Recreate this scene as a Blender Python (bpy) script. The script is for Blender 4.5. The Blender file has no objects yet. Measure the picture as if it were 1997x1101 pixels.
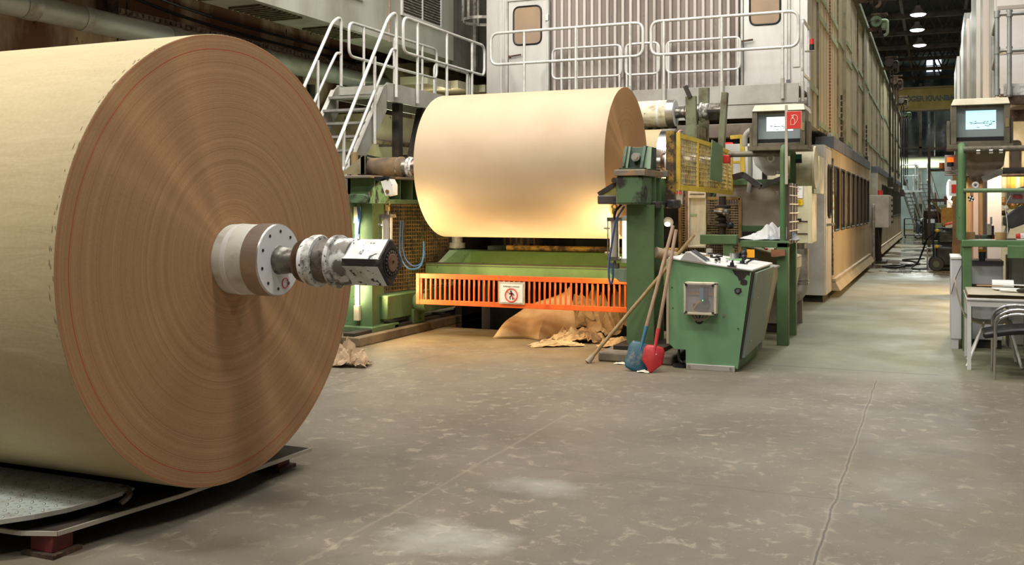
import bpy, bmesh, math, random
from mathutils import Vector, Matrix, noise
random.seed(7)
R = math.radians
V = Vector
scene = bpy.context.scene
COL = scene.collection
W = {}          # world origin of every object built
# ---------------------------------------------------------------- camera geometry
F = 1947.0; CS, SN = .92087, .38986
def ray(px, py):
    r = (px - 998) / F
    return V((CS * r - SN, SN * r + CS, (406 - py) / F))
def aty(px, py, y):
    d = ray(px, py); return V((0, 0, 1.6)) + d * (y / d.y)
def atx(px, py, x):
    d = ray(px, py); return V((0, 0, 1.6)) + d * (x / d.x)
def atz(px, py, z):
    d = ray(px, py); return V((0, 0, 1.6)) + d * ((z - 1.6) / d.z)
# ---------------------------------------------------------------- mesh builder
def basis(d):
    d = V(d).normalized()
    a = V((0, 0, 1)) if abs(d.z) < .95 else V((1, 0, 0))
    u = d.cross(a).normalized()
    return d, u, d.cross(u).normalized()
class MB:
    def __init__(s): s.bm = bmesh.new()
    def face(s, pts):
        try: return s.bm.faces.new([s.bm.verts.new(V(p)) for p in pts])
        except ValueError: return None
    def box(s, x0, x1, y0, y1, z0, z1, M=None):
        c = [V((x, y, z)) for z in (z0, z1) for y in (y0, y1) for x in (x0, x1)]
        if M: c = [M @ p for p in c]
        v = [s.bm.verts.new(p) for p in c]
        for f in ((0, 2, 3, 1), (4, 5, 7, 6), (0, 1, 5, 4), (2, 6, 7, 3), (0, 4, 6, 2), (1, 3, 7, 5)):
            s.bm.faces.new([v[i] for i in f])
        return s
    def cbox(s, c, d, M=None):
        return s.box(c[0]-d[0]/2, c[0]+d[0]/2, c[1]-d[1]/2, c[1]+d[1]/2, c[2]-d[2]/2, c[2]+d[2]/2, M)
    def bar(s, p0, p1, w, h, up=(0, 0, 1)):
        p0, p1 = V(p0), V(p1); d = (p1 - p0).normalized()
        a = d.cross(V(up))
        if a.length < 1e-4: a = d.cross(V((0, 1, 0)))
        a.normalize(); b = a.cross(d)
        v = [s.bm.verts.new(p + a * (w/2*i) + b * (h/2*j)) for p in (p0, p1) for i, j in ((-1,-1),(1,-1),(1,1),(-1,1))]
        for f in ((3,2,1,0),(4,5,6,7),(0,1,5,4),(1,2,6,5),(2,3,7,6),(3,0,4,7)):
            s.bm.faces.new([v[i] for i in f])
        return s
    def ring(s, c, u, w, r, n):
        return [s.bm.verts.new(c + (u * math.cos(2*math.pi*i/n) + w * math.sin(2*math.pi*i/n)) * r) for i in range(n)]
    def skin(s, a, b):
        n = len(a)
        for i in range(n): s.bm.faces.new((a[i], a[(i+1) % n], b[(i+1) % n], b[i]))
    def cyl(s, p0, p1, r0, r1=None, n=20, cap=True):
        p0, p1 = V(p0), V(p1); r1 = r0 if r1 is None else r1
        d, u, w = basis(p1 - p0)
        a = s.ring(p0, u, w, r0, n); b = s.ring(p1, u, w, r1, n)
        s.skin(a, b)
        if cap: s.bm.faces.new(a[::-1]); s.bm.faces.new(b)
        return s
    def lathe(s, o, ax, prof, n=48, cap=True):
        o = V(o); d, u, w = basis(ax); L = None
        for k, (t, r) in enumerate(prof):
            g = s.ring(o + d * t, u, w, max(r, 1e-4), n)
            if L: s.skin(L, g)
            elif cap: s.bm.faces.new(g[::-1])
            L = g
        if cap: s.bm.faces.new(L)
        return s
    def tube(s, pts, r, n=8, closed=False, bend=0, bn=5):
        pts = [V(p) for p in pts]
        if bend:
            q = []; N = len(pts)
            for i, p in enumerate(pts):
                if not closed and i in (0, N-1): q.append(p); continue
                a, b = pts[i-1], pts[(i+1) % N]
                k = min(bend, (a-p).length*.45, (b-p).length*.45)
                A = p + (a-p).normalized()*k; B = p + (b-p).normalized()*k
                for j in range(bn+1):
                    t = j/bn; q.append(A*(1-t)**2 + p*2*t*(1-t) + B*t*t)
            pts = q
        N = len(pts); rings = []; pu = None
        for i, p in enumerate(pts):
            if closed: t = pts[(i+1) % N] - pts[i-1]
            else: t = pts[min(i+1, N-1)] - pts[max(i-1, 0)]
            if t.length < 1e-6: t = V((0, 0, 1))
            t.normalize()
            if pu is None: _, u, w = basis(t)
            else:
                u = pu - t * pu.dot(t)
                u = u.normalized() if u.length > 1e-5 else basis(t)[1]
                w = t.cross(u)
            pu = u
            rings.append(s.ring(p, u, w, r, n))
        for a, b in zip(rings, rings[1:]): s.skin(a, b)
        if closed:
            a, b = rings[-1], rings[0]
            k = min(range(n), key=lambda k: (a[0].co - b[k].co).length)
            s.skin(a, b[k:] + b[:k])
        else:
            s.bm.faces.new(rings[0][::-1]); s.bm.faces.new(rings[-1])
        return s
    def hose(s, pts, r, n=6, k=6):
        pts = [V(p) for p in pts]; q = []
        P = [pts[0]] + pts + [pts[-1]]
        for i in range(1, len(P)-2):
            for j in range(k):
                t = j/k; a, b, c, d = P[i-1:i+3]
                q.append(.5*((2*b)+(c-a)*t+(2*a-5*b+4*c-d)*t*t+(3*b-a-3*c+d)*t**3))
        return s.tube(q + [pts[-1]], r, n)
    def prism(s, pts, vec):
        pts = [V(p) for p in pts]; vec = V(vec)
        a = [s.bm.verts.new(p) for p in pts]; b = [s.bm.verts.new(p + vec) for p in pts]
        s.bm.faces.new(a[::-1]); s.bm.faces.new(b); s.skin(a, b)
        return s
    def ball(s, c, r, sx=1, sy=1, sz=1, n=12):
        m = Matrix.Translation(V(c)) @ Matrix.Diagonal((r*sx, r*sy, r*sz, 1))
        bmesh.ops.create_uvsphere(s.bm, u_segments=n, v_segments=max(6, n*2//3), radius=1, matrix=m)
        return s
    def torus(s, c, ax, R_, r, n=24, m=8):
        c = V(c); d, u, w = basis(ax)
        return s.tube([c + (u*math.cos(2*math.pi*i/n) + w*math.sin(2*math.pi*i/n))*R_ for i in range(n)], r, m, True)
def props(o, label=None, cat=None, group=None, kind=None):
    for k, v in (('label', label), ('category', cat), ('group', group), ('kind', kind)):
        if v: o[k] = v
def build(name, mb, mat, parent=None, label=None, cat=None, group=None, kind=None, o=None, bev=0, flat=False):
    bm = mb.bm
    if not bm.verts: return None
    bmesh.ops.recalc_face_normals(bm, faces=bm.faces)
    if o is None:
        if parent: o = W[parent.name]
        else:
            xs = [v.co for v in bm.verts]
            o = V(((min(p.x for p in xs)+max(p.x for p in xs))/2, (min(p.y for p in xs)+max(p.y for p in xs))/2, min(p.z for p in xs)))
    o = V(o)
    bmesh.ops.translate(bm, verts=bm.verts, vec=-o)
    me = bpy.data.meshes.new(name); bm.to_mesh(me); bm.free()
    for m in (mat if isinstance(mat, (list, tuple)) else [mat]): me.materials.append(m)
    if not flat:
        me.polygons.foreach_set('use_smooth', [True]*len(me.polygons))
        me.set_sharp_from_angle(angle=R(33))
    ob = bpy.data.objects.new(name, me); COL.objects.link(ob)
    if parent: ob.parent = parent; ob.location = o - W[parent.name]
    else: ob.location = o
    W[ob.name] = o
    props(ob, label, cat, group, kind)
    if bev:
        m = ob.modifiers.new('edge', 'BEVEL'); m.width = bev; m.segments = 2; m.limit_method = 'ANGLE'; m.angle_limit = R(40)
    return ob
def thing(name, label, cat, loc, group=None):
    o = bpy.data.objects.new(name, None); COL.objects.link(o); o.location = loc
    W[o.name] = V(loc); props(o, label, cat, group); return o
def struct(name, mb, mat, **k):
    return build(name, mb, mat, kind='structure', **k)
def copy_thing(src, delta, label, group=None):
    """a thing with its parts and their parts, moved by delta"""
    c = src.copy(); COL.objects.link(c); c.location = src.location + V(delta); W[c.name] = W[src.name] + V(delta)
    c['label'] = label
    if group: c['group'] = group
    st = [(src, c)]
    while st:
        a, b = st.pop()
        for ch in KIDS(a):
            d = ch.copy(); COL.objects.link(d); d.parent = b; W[d.name] = W[ch.name] + V(delta); st.append((ch, d))
    return c
def KIDS(a): return [o for o in scene.objects if o.parent == a]
def text(s, size, loc, rot, mat, parent, name='lettering', ext=.0015, ax='CENTER', bold=0, sp=1):
    cu = bpy.data.curves.new(name, 'FONT'); cu.body = s; cu.size = size; cu.extrude = ext; cu.align_x = ax; cu.align_y = 'CENTER'
    cu.offset = bold; cu.space_character = sp
    tmp = bpy.data.objects.new(name, cu); COL.objects.link(tmp); dg = bpy.context.evaluated_depsgraph_get()
    me = bpy.data.meshes.new_from_object(tmp.evaluated_get(dg)); bpy.data.objects.remove(tmp)
    me.materials.clear(); me.materials.append(mat)
    ob = bpy.data.objects.new(name, me); COL.objects.link(ob)
    ob.parent = parent; ob.location = V(loc) - W[parent.name]; ob.rotation_euler = rot
    W[ob.name] = V(loc); return ob
# ---------------------------------------------------------------- materials
def lin(c):
    if isinstance(c, str): c = [int(c[i:i+2], 16)/255 for i in (0, 2, 4)]
    return [(x/12.92 if x <= .04045 else ((x+.055)/1.055)**2.4) for x in c[:3]] + [1]
class NT:
    def __init__(s, name):
        s.m = bpy.data.materials.new(name); s.m.use_nodes = True; s.t = s.m.node_tree
        s.b = s.t.nodes['Principled BSDF']; s.out = s.t.nodes['Material Output']
    def n(s, t, **k):
        o = s.t.nodes.new(t)
        for a, v in k.items(): setattr(o, a, v)
        return o
    def l(s, a, b): s.t.links.new(a, b)
    def coord(s, stretch=(1, 1, 1), kind='Object'):
        c = s.n('ShaderNodeTexCoord'); m = s.n('ShaderNodeMapping'); m.inputs['Scale'].default_value = stretch
        s.l(c.outputs[kind], m.inputs[0]); return m.outputs[0]
    def noise(s, co, sc, det=6, rough=.6, dist=0, dim='3D'):
        o = s.n('ShaderNodeTexNoise', noise_dimensions=dim); o.inputs['Scale'].default_value = sc
        o.inputs['Detail'].default_value = det; o.inputs['Roughness'].default_value = rough; o.inputs['Distortion'].default_value = dist
        s.l(co, o.inputs['W' if dim == '1D' else 'Vector']); return o.outputs[0]
    def ramp(s, f, lo, hi, a=0, b=1):
        o = s.n('ShaderNodeMapRange'); o.clamp = True
        for i, v in enumerate((lo, hi, a, b)): o.inputs[i+1].default_value = v
        s.l(f, o.inputs[0]); return o.outputs[0]
    def mix(s, f, a, b):
        o = s.n('ShaderNodeMix', data_type='RGBA')
        if isinstance(f, float): o.inputs[0].default_value = f
        else: s.l(f, o.inputs[0])
        for v, i in ((a, 6), (b, 7)):
            if isinstance(v, list): o.inputs[i].default_value = v
            else: s.l(v, o.inputs[i])
        return o.outputs[2]
    def math(s, op, a, b=None, c=None):
        o = s.n('ShaderNodeMath', operation=op)
        for i, v in enumerate((a, b, c)):
            if v is None: continue
            if isinstance(v, (int, float)): o.inputs[i].default_value = v
            else: s.l(v, o.inputs[i])
        return o.outputs[0]
    def bump(s, h, st, d=.01):
        o = s.n('ShaderNodeBump'); o.inputs['Strength'].default_value = st; o.inputs['Distance'].default_value = d
        s.l(h, o.inputs['Height']); s.l(o.outputs[0], s.b.inputs['Normal']); return o
MATS = {}
def mat(name, col, rough=.5, metal=0, col2=None, sc=2.5, lo=.45, hi=.7, stretch=(1, 1, 1), spots=None, bump=None, emis=0, spec=.5, det=6, alpha=1, kind='Object'):
    if name in MATS: return MATS[name]
    t = NT(name); b = t.b
    b.inputs['Roughness'].default_value = rough; b.inputs['Metallic'].default_value = metal
    b.inputs['Specular IOR Level'].default_value = spec
    c = lin(col); b.inputs['Base Color'].default_value = c
    out = None
    co = t.coord(stretch, kind)
    if col2:
        f = t.ramp(t.noise(co, sc, det), lo, hi); out = t.mix(f, c, lin(col2))
        r = t.ramp(f, 0, 1, rough, min(1, rough + .2)); t.l(r, b.inputs['Roughness'])
    if spots:
        ssc, thr, scol = spots
        f = t.ramp(t.noise(co, ssc, 5, .65), thr, thr + .03); out = t.mix(f, out if out else c, lin(scol))
    if out: t.l(out, b.inputs['Base Color'])
    if bump: t.bump(t.noise(co, bump[0], 4), bump[1])
    if emis:
        b.inputs['Emission Color'].default_value = c; b.inputs['Emission Strength'].default_value = emis
    if alpha < 1: b.inputs['Alpha'].default_value = alpha
    MATS[name] = t.m; return t.m
M = mat
steel = M('polished_steel', 'c8c8c6', .22, 1, '8a8680', 4, .5, .8)
worn_steel = M('worn_steel', '86837c', .38, .8, '4a4038', 14, .45, .65)
galv = M('galvanised_tube', 'dad8d2', .38, .3, 'a8a49c', 5, .5, .8)
galv_dark = M('dirty_tube', 'a29d92', .5, .3, '5d564c', 6, .45, .7)
green = M('machine_green', '58734c', .5, 0, '4a5f3a', 3, .4, .7, spots=(16, .66, '2b2a22'))
green_clean = M('console_green', '759f76', .48, 0, '6a8f68', 1.6, .4, .7, spots=(26, .73, '33302a'))
green_worn = M('worn_green', '54704c', .55, 0, '2c2721', 6, .47, .6, spots=(20, .66, '241f1b'))
green_dark = M('dark_green', '3c523e', .6, 0, '262e25', 4, .45, .65)
green_pale = M('faded_green', '6d8a66', .6, 0, '7f8c78', 3, .4, .6, spots=(30, .68, '4c4a40'))
black = M('black_rubber', '15151a', .5)
dark = M('dark_iron', '2c2723', .6, .2, '463a30', 5, .45, .65)
brown_iron = M('rusty_iron', '5a4636', .7, .2, '33271f', 5, .4, .6, spots=(22, .62, '7c5a3c'))
white_paint = M('white_paint', 'e4e2da', .5, 0, 'bdb8aa', 7, .52, .75, spots=(24, .68, '6e665a'))
clean_white = M('clean_white', 'e6e5e0', .45)
cream = M('cream_paint', 'd9d2b4', .5, 0, 'bdb594', 3, .45, .7, spots=(30, .71, '6b6350'))
grey_paint = M('grey_paint', 'a5a49c', .55, .1, '8b877c', 2, .4, .65, spots=(30, .7, '6a5f52'))
light_grey = M('pale_grey', 'c3c1ba', .5, .1, 'a49f94', 2, .45, .7, spots=(36, .7, '8a7f70'))
alu = M('aluminium_sheet', 'cfcdc8', .42, .55, 'b0aca6', .9, .4, .7, (1, 1, .25))
orange = M('orange_paint', 'ee6a2a', .42, 0, 'd8551e', 6, .5, .7, spots=(40, .69, 'e9c9a8'))
red = M('red_paint', 'b5262a', .5, 0, '8a1f22', 5, .45, .7, spots=(18, .66, 'd8d0c4'))
bright_red = M('signal_red', 'cf2f28', .45)
yellow = M('yellow_paint', 'e0bf4c', .48, 0, 'c29f34', 5, .5, .7, spots=(22, .69, '7c6a34'))
yellow_rust = M('rusted_yellow', 'a88432', .6, 0, '463525', 7, .42, .58, spots=(24, .6, '2e251c'))
blue = M('blue_paint', '25607a', .5, 0, '1f4a5c', 6, .45, .7)
blue_hose = M('blue_hose', '325c86', .4)
wood = M('ash_wood', 'a58b74', .65, 0, '8a7058', 5, .4, .65, (2, 2, .3), bump=(30, .1))
wood_tan = M('tan_wood', '9a8058', .65, 0, '7c6442', 5, .4, .65, (2, 2, .3))
card = M('cardboard', 'b08e62', .8, 0, '9a7a50', 4, .45, .7)
paper_white = M('white_sheet', 'eceae4', .7)
concrete = M('rough_concrete', '7d7464', .9, 0, '544c40', 3, .4, .65, bump=(9, .5))
glass_dark = M('dark_glass', '0d0e10', .12, 0, spec=.6)
chrome = M('chrome', 'd8d8d8', .12, 1)
grey_plastic = M('grey_plastic', '5d5f62', .45)
# ================================================================ SETTING
def floor_mat():
    t = NT('concrete_floor'); co = t.coord()
    sep = t.n('ShaderNodeSeparateXYZ'); t.l(co, sep.inputs[0]); X, Y, Z = sep.outputs
    c = t.mix(t.ramp(t.noise(co, .55, 6, .6, .4), .38, .66), lin('746c5f'), lin('5f574c'))
    c = t.mix(t.ramp(t.noise(co, .28, 4), .52, .7), c, lin('7c7058'))
    # pale greenish worn coating down the aisle
    g = t.math('ADD', Y, t.math('MULTIPLY', t.noise(co, .5, 5), 2.0))
    g = t.math('MULTIPLY', t.ramp(g, 10.6, 12.2), t.ramp(X, -2.9, -2.1))
    st = t.math('MULTIPLY', t.ramp(t.math('ADD', Y, t.math('MULTIPLY', t.noise(co, .9, 5), 1.6)), 9.9, 11.0), t.ramp(X, -2.2, -3.2))  # warm lamp pool before the winder, painted in as brown tones
    c = t.mix(t.math('MULTIPLY', st, .8), c, t.mix(t.ramp(t.noise(co, 1.6, 7, .7), .35, .68), lin('8c7650'), lin('6b5838')))
    c = t.mix(g, c, t.mix(t.ramp(t.noise(co, .4, 6, .7), .4, .65), lin('7f7f66'), lin('6a6a55')))
    #
    # fine flakes
    fl = t.ramp(t.noise(co, 9, 8, .68, .6), .545, .64)
    fl = t.math('MULTIPLY', fl, t.ramp(t.noise(co, .8, 3), .3, .6))
    fl = t.math('MULTIPLY', fl, t.ramp(Y, 13, 9))
    c = t.mix(t.math('MULTIPLY', fl, .55), c, lin('a69b86'))
    sp = t.ramp(t.noise(co, 46, 3, .7), .68, .72)
    c = t.mix(t.math('MULTIPLY', sp, .6), c, lin('c2b8a2'))
    dk = t.ramp(t.noise(co, 5, 9, .78), .56, .7)
    c = t.mix(t.math('MULTIPLY', dk, .6), c, lin('574e44'))
    gr = t.ramp(t.noise(co, 120, 3, .8), .3, .7, -.12, .12)
    hs = t.n('ShaderNodeHueSaturation'); t.l(t.math('ADD', 1, gr), hs.inputs['Value']); t.l(c, hs.inputs['Color']); c = hs.outputs[0]
    # chalky scuffs
    def blob(px, py, rx, ry):
        p = atz(px, py, 0)
        a = t.math('DIVIDE', t.math('SUBTRACT', X, p.x), rx); b = t.math('DIVIDE', t.math('SUBTRACT', Y, p.y), ry)
        d = t.math('SQRT', t.math('ADD', t.math('MULTIPLY', a, a), t.math('MULTIPLY', b, b)))
        d = t.math('ADD', d, t.math('MULTIPLY', t.math('SUBTRACT', t.noise(co, 4, 6, .65), .5), 1.5))
        return t.ramp(d, 1.1, .25)
    c = t.mix(t.math('MULTIPLY', blob(870, 1050, .36, .26), .5), c, lin('b4b4aa'))
    c = t.mix(t.math('MULTIPLY', blob(1055, 950, .3, .2), .4), c, lin('acaca4'))
    # joints
    wob = t.math('MULTIPLY', t.math('SUBTRACT', t.noise(co, 2.2, 5), .5), .05)
    def line(ax, at, w, col, a0, a1, k, ow=None):
        o = Y if ax is X else X
        d = t.math('ABSOLUTE', t.math('SUBTRACT', t.math('ADD', ax, wob), at))
        f = t.ramp(d, w, w*.4)
        f = t.math('MULTIPLY', f, t.math('MULTIPLY', t.ramp(o, a0, a0+.1), t.ramp(o, a1, a1-.1)))
        return t.mix(t.math('MULTIPLY', f, k), c, lin(col))
    c = line(X, -.5, .022, '988d78', 2, 9.9, .35)
    c = line(X, -.5, .008, '3f3e3c', 2, 9.9, .75)
    c = line(X, -2.63, .016, 'a0957f', 2.5, 7.4, .2)
    c = line(Y, 10.42, .045, '5c5a4c', -1.9, .12, .75)
    c = line(Y, 11.9, .018, '66644f', -1.7, .4, .6)
    c = line(Y, 17.2, .03, '66644f', -1.7, .6, .6)
    c = line(Y, 5.75, .008, '4e473e', -2.6, .2, .5)
    c = line(X, -5.0, .012, '4e473e', 7, 9.8, .6)
    # damp and puddles further down the aisle
    wet = t.math('MULTIPLY', t.ramp(t.noise(co, .42, 5, .6, .6), .44, .5), t.math('MULTIPLY', t.ramp(Y, 23, 27), t.ramp(Y, 75, 62)))
    c = t.mix(t.math('MULTIPLY', wet, .75), c, lin('2c2822'))
    tan = t.math('MULTIPLY', t.ramp(t.noise(co, .35, 4), .35, .6), t.ramp(Y, 17, 24))
    c = t.mix(t.math('MULTIPLY', tan, .55), c, lin('8a6f4a'))
    t.l(c, t.b.inputs['Base Color'])
    rg = t.ramp(t.noise(co, 1.4, 5), .3, .7, .5, .72)
    rg = t.math('SUBTRACT', rg, t.math('MULTIPLY', wet, .47)); t.l(rg, t.b.inputs['Roughness'])
    h = t.math('ADD', t.math('MULTIPLY', t.noise(co, 9, 6, .7), .7), t.math('MULTIPLY', fl, .25))
    h = t.math('MULTIPLY', h, t.math('SUBTRACT', 1, wet))
    t.bump(h, .28, .012)
    return t.m
FLOOR = floor_mat()
m = MB()
px0, px1, py0, py1 = -6.1, -3.1, 12.05, 14.2            # pit under the winder
XS = [-14, px0, px1, 8]; YS = [-9, py0, py1, 84]
for i in range(3):
    for j in range(3):
        if i == 1 and j == 1: continue
        m.face([(XS[i], YS[j], 0), (XS[i+1], YS[j], 0), (XS[i+1], YS[j+1], 0), (XS[i], YS[j+1], 0)])
for a, b in (((px0, py0), (px1, py0)), ((px1, py0), (px1, py1)), ((px1, py1), (px0, py1)), ((px0, py1), (px0, py0))):
    m.face([(*a, 0), (*b, 0), (*b, -1.2), (*a, -1.2)])
m.face([(px0, py0, -1.2), (px1, py0, -1.2), (px1, py1, -1.2), (px0, py1, -1.2)])
bmesh.ops.remove_doubles(m.bm, verts=m.bm.verts, dist=1e-4)
struct('floor', m, FLOOR, o=(0, 0, 0), flat=True)

rust_wall = M('rust_stained_wall', '6e4c38', .85, 0, 'bfac92', .8, .48, .62, (1, 1, .35), spots=(6, .64, '17110e'), bump=(8, .3), det=9)
m = MB(); m.box(-11, -10.5, -2, 84, 0, 13); struct('wall_left', m, rust_wall)
lower_wall = M('stained_cream_wall', '938a6c', .8, 0, '5a4a2e', .9, .45, .7, (1, 1, .6), spots=(5, .66, '3c2d1a'), det=8)
m = MB(); m.box(-10.5, -9.15, 15.4, 17.2, 0, 3.3); m.box(-10.5, -9.4, 17.2, 26, 0, 4.44); struct('wall_plinth', m, lower_wall)
teal_wall = M('far_hall_wall', '7f8d86', .8, 0, '5d6b66', .2, .4, .7)
m = MB(); m.box(-14, 8, 84, 84.5, 0, 13.5); struct('wall_back', m, teal_wall)
roof_dark = M('dark_roof_deck', '30372f', .9, 0, '3e443c', .3, .4, .7)
m = MB(); m.box(-14, 8, -9, 84.5, 13.5, 13.8); struct('ceiling', m, roof_dark)
truss = M('roof_steel', '5f584c', .7, .1, '484238', 2, .4, .7)
for k in range(9):
    y = 44 + k*5.2; m = MB()
    m.box(-13.9, 7.9, y-.1, y+.1, 11.2, 11.42); m.box(-13.9, 7.9, y-.08, y+.08, 13.2, 13.4)
    for q in range(14):
        x = -13.5 + q*1.55
        m.bar((x, y, 11.4), (x+.77, y, 13.2), .09, .09); m.bar((x+.77, y, 13.2), (x+1.55, y, 11.4), .09, .09)
    struct('ceiling_beam', m, truss, flat=True)
m = MB()
for x in (-4.5, -1.5, 1.4):
    m.box(x-.07, x+.07, 40, 84, 11.42, 11.6)
struct('ceiling_purlin', m, truss, flat=True)
# dark foil over the upper half of the far wall, with pipes and gantry lines
foil = M('black_foil', '232a2a', .3, 0, '46524f', .7, .45, .7, bump=(1.3, 1.0))
m = MB()
for i in range(44):
    for j in range(10):
        x = -6 + i*.25; z = 5.2 + j*.75
        h = lambda a, b: 83.9 - .25*noise.noise(V((a*1.3, b*.7, 3)))
        m.face([(x, h(x, z), z), (x+.25, h(x+.25, z), z), (x+.25, h(x+.25, z+.75), z+.75), (x, h(x, z+.75), z+.75)])
bmesh.ops.remove_doubles(m.bm, verts=m.bm.verts, dist=1e-3)
build('wall_foil_sheet', m, foil, label='black plastic sheeting hung over the upper far end wall of the hall', cat='sheeting')
m = MB()
for z in (5.3, 6.2): m.box(-14, 8, 82.8, 83.1, z, z+.12)
for x in (-6, -3.5, -1, 1.5): m.box(x-.1, x+.1, 82.8, 83.1, 0, 11.2)
struct('trim_1', m, truss, flat=True)
m = MB(); m.cyl((-10.4, 80, 5.0), (8, 80, 5.0), .42, n=16)
T = thing('overhead_duct', 'thick pale duct crossing high at the far end of the aisle', 'duct', (-1, 80, 4.6)); build('duct', m, M('duct_cream', '7f8268', .6), T)
for x in (-8, -4, 0, 4): build('hanger', MB().box(x-.04, x+.04, 79.96, 80.04, 5.4, 13.4), truss, T)
# window of light high on the far wall
m = MB()
p = aty(1820, 132, 83.4)
for i in (0, 1):
    for j in (0, 1): m.box(p.x-.5+i*.6, p.x-.05+i*.6, 83.3, 83.4, p.z-.3+j*.5, p.z+.1+j*.5)
struct('window_1', m, M('daylight_pane', 'e6efff', .5, emis=2.5), flat=True)
# crane
T = thing('crane_bridge', 'yellow overhead crane bridge with dark lettering high across the aisle', 'crane', (-1, 70, 8.2))
crane_y = M('crane_yellow', '8a7424', .6, 0, '6a5a20', .6, .4, .7)
m = MB(); m.box(-10.4, 7.5, 69.6, 70.4, 8.0, 9.35); build('girder', m, crane_y, T, bev=.03)
build('crane_rail', MB().box(-10.4, -10.0, 60, 80, 7.6, 7.92), truss, T)
m = MB(); m.box(-10.4, 7.5, 69.5, 70.5, 7.92, 8.02); m.box(-10.4, 7.5, 69.5, 70.5, 9.33, 9.43); build('flange', m, M('crane_edge', '6e5b1c', .6), T)
xa, xb = aty(1747, 207, 69.55).x, aty(1863, 207, 69.55).x
text('RÖGER KRANBAU', .46, ((xa+xb)/2+.25, 69.56, 8.66), (R(90), 0, 0), M('crane_lettering', '26302e', .6), T, ext=.02, bold=.012, sp=.9)

# ================================================================ PAPER ROLLS
def kraft_mat():
    t = NT('kraft_paper'); co = t.coord((1, 1, 1)); c2 = t.coord((.8, 3.2, 3.2))
    f = t.ramp(t.noise(c2, 2.8, 5, .55, 1.0), .3, .72, .2, .75)
    c = t.mix(f, lin('bbaa86'), lin('ab9a74'))
    c = t.mix(t.ramp(t.noise(co, 60, 3), .4, .7, 0, .25), c, lin('c8bd9e'))
    t.l(c, t.b.inputs['Base Color']); t.b.inputs['Roughness'].default_value = .62; t.b.inputs['Specular IOR Level'].default_value = .3
    t.bump(t.noise(t.coord((.6, 3, 3)), 3.4, 4, .5, 1.0), .16, .02)
    return t.m
def face_mat(name, Rr, base, alt, lines=True):
    t = NT(name); co = t.coord()
    sep = t.n('ShaderNodeSeparateXYZ'); t.l(co, sep.inputs[0]); X, Y, Z = sep.outputs
    r = t.math('SQRT', t.math('ADD', t.math('MULTIPLY', Y, Y), t.math('MULTIPLY', Z, Z)))
    # slow wobble makes bands fade in and out around the ring
    wob = t.math('MULTIPLY', t.math('SUBTRACT', t.noise(co, 1.1, 2), .5), .03)
    rr = t.math('ADD', r, wob)
    n1 = t.noise(rr, 26, 6, .75, 0, '1D'); n2 = t.noise(r, 150, 3, .8, 0, '1D'); n3 = t.noise(r, 420, 2, .8, 0, '1D')
    c = t.mix(t.ramp(n1, .35, .68), lin(base), lin(alt))
    c = t.mix(t.ramp(n2, .5, .72, 0, .5), c, lin('86603f'))
    c = t.mix(t.ramp(n3, .5, .7, 0, .3), c, lin('c89a70'))
    c = t.mix(t.ramp(t.noise(co, 90, 3), .5, .7, 0, .25), c, lin('8f6544'))
    if lines:
        for rad, k in ((.932, .8), (.988, .35), (.80, .12)):
            d = t.math('ABSOLUTE', t.math('SUBTRACT', rr, Rr*rad))
            c = t.mix(t.ramp(d, .0035, .0012, 0, k), c, lin('b5412c'))
    t.l(c, t.b.inputs['Base Color'])
    t.b.inputs['Roughness'].default_value = .8; t.b.inputs['Specular IOR Level'].default_value = .2
    h = t.math('ADD', t.math('MULTIPLY', n2, .7), t.math('MULTIPLY', n3, .5))
    bp = t.bump(h, .3, .006)
    g = t.n('ShaderNodeBsdfAnisotropic'); g.inputs['Roughness'].default_value = .6; g.inputs['Anisotropy'].default_value = .8
    t.l(c, g.inputs['Color'])
    tg = t.n('ShaderNodeTangent', direction_type='RADIAL', axis='X'); t.l(tg.outputs[0], g.inputs['Tangent'])
    ms = t.n('ShaderNodeMixShader'); ms.inputs[0].default_value = .13
    t.l(t.b.outputs[0], ms.inputs[1]); t.l(g.outputs[0], ms.inputs[2]); t.l(ms.outputs[0], t.out.inputs[0])
    return t.m
KRAFT = kraft_mat()
core_white = M('core_sleeve_white', 'd9d8cc', .5, 0, 'a9a693', 5, .5, .7, (.6, 1, 1), spots=(11, .67, '5d5644'))
core_cream = M('core_sleeve_cream', 'd8d2b6', .55, 0, '8f7f60', 7, .5, .68, (.5, 1, 1), spots=(17, .66, '5a4a36'))
flange_white = M('flange_white', 'e2e3e4', .45, 0, 'cfd2d3', 4, .5, .8, spots=(48, .74, '8b8880'))
flaking = M('flaking_white', 'dfe2e0', .5, 0, 'bcbdb6', 8, .5, .7, spots=(24, .585, '3a332c'))
flaking_dark = M('flaking_grey', '6d675f', .55, .3, 'd0d0ca', 12, .5, .58, spots=(9, .63, '2a241e'))
ring_white = M('scraped_ring', 'cfcfca', .5, .1, '7d7872', 18, .47, .62, spots=(34, .6, '4d463e'))
turned = M('turned_steel', 'cdc8c2', .28, .88, '8a8078', 3, .45, .7, (.3, 1, 1))
turned_brown = M('turned_brown_steel', '8a7c72', .28, 1, '5c4a40', 3, .45, .7, (.3, 1, 1))
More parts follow.
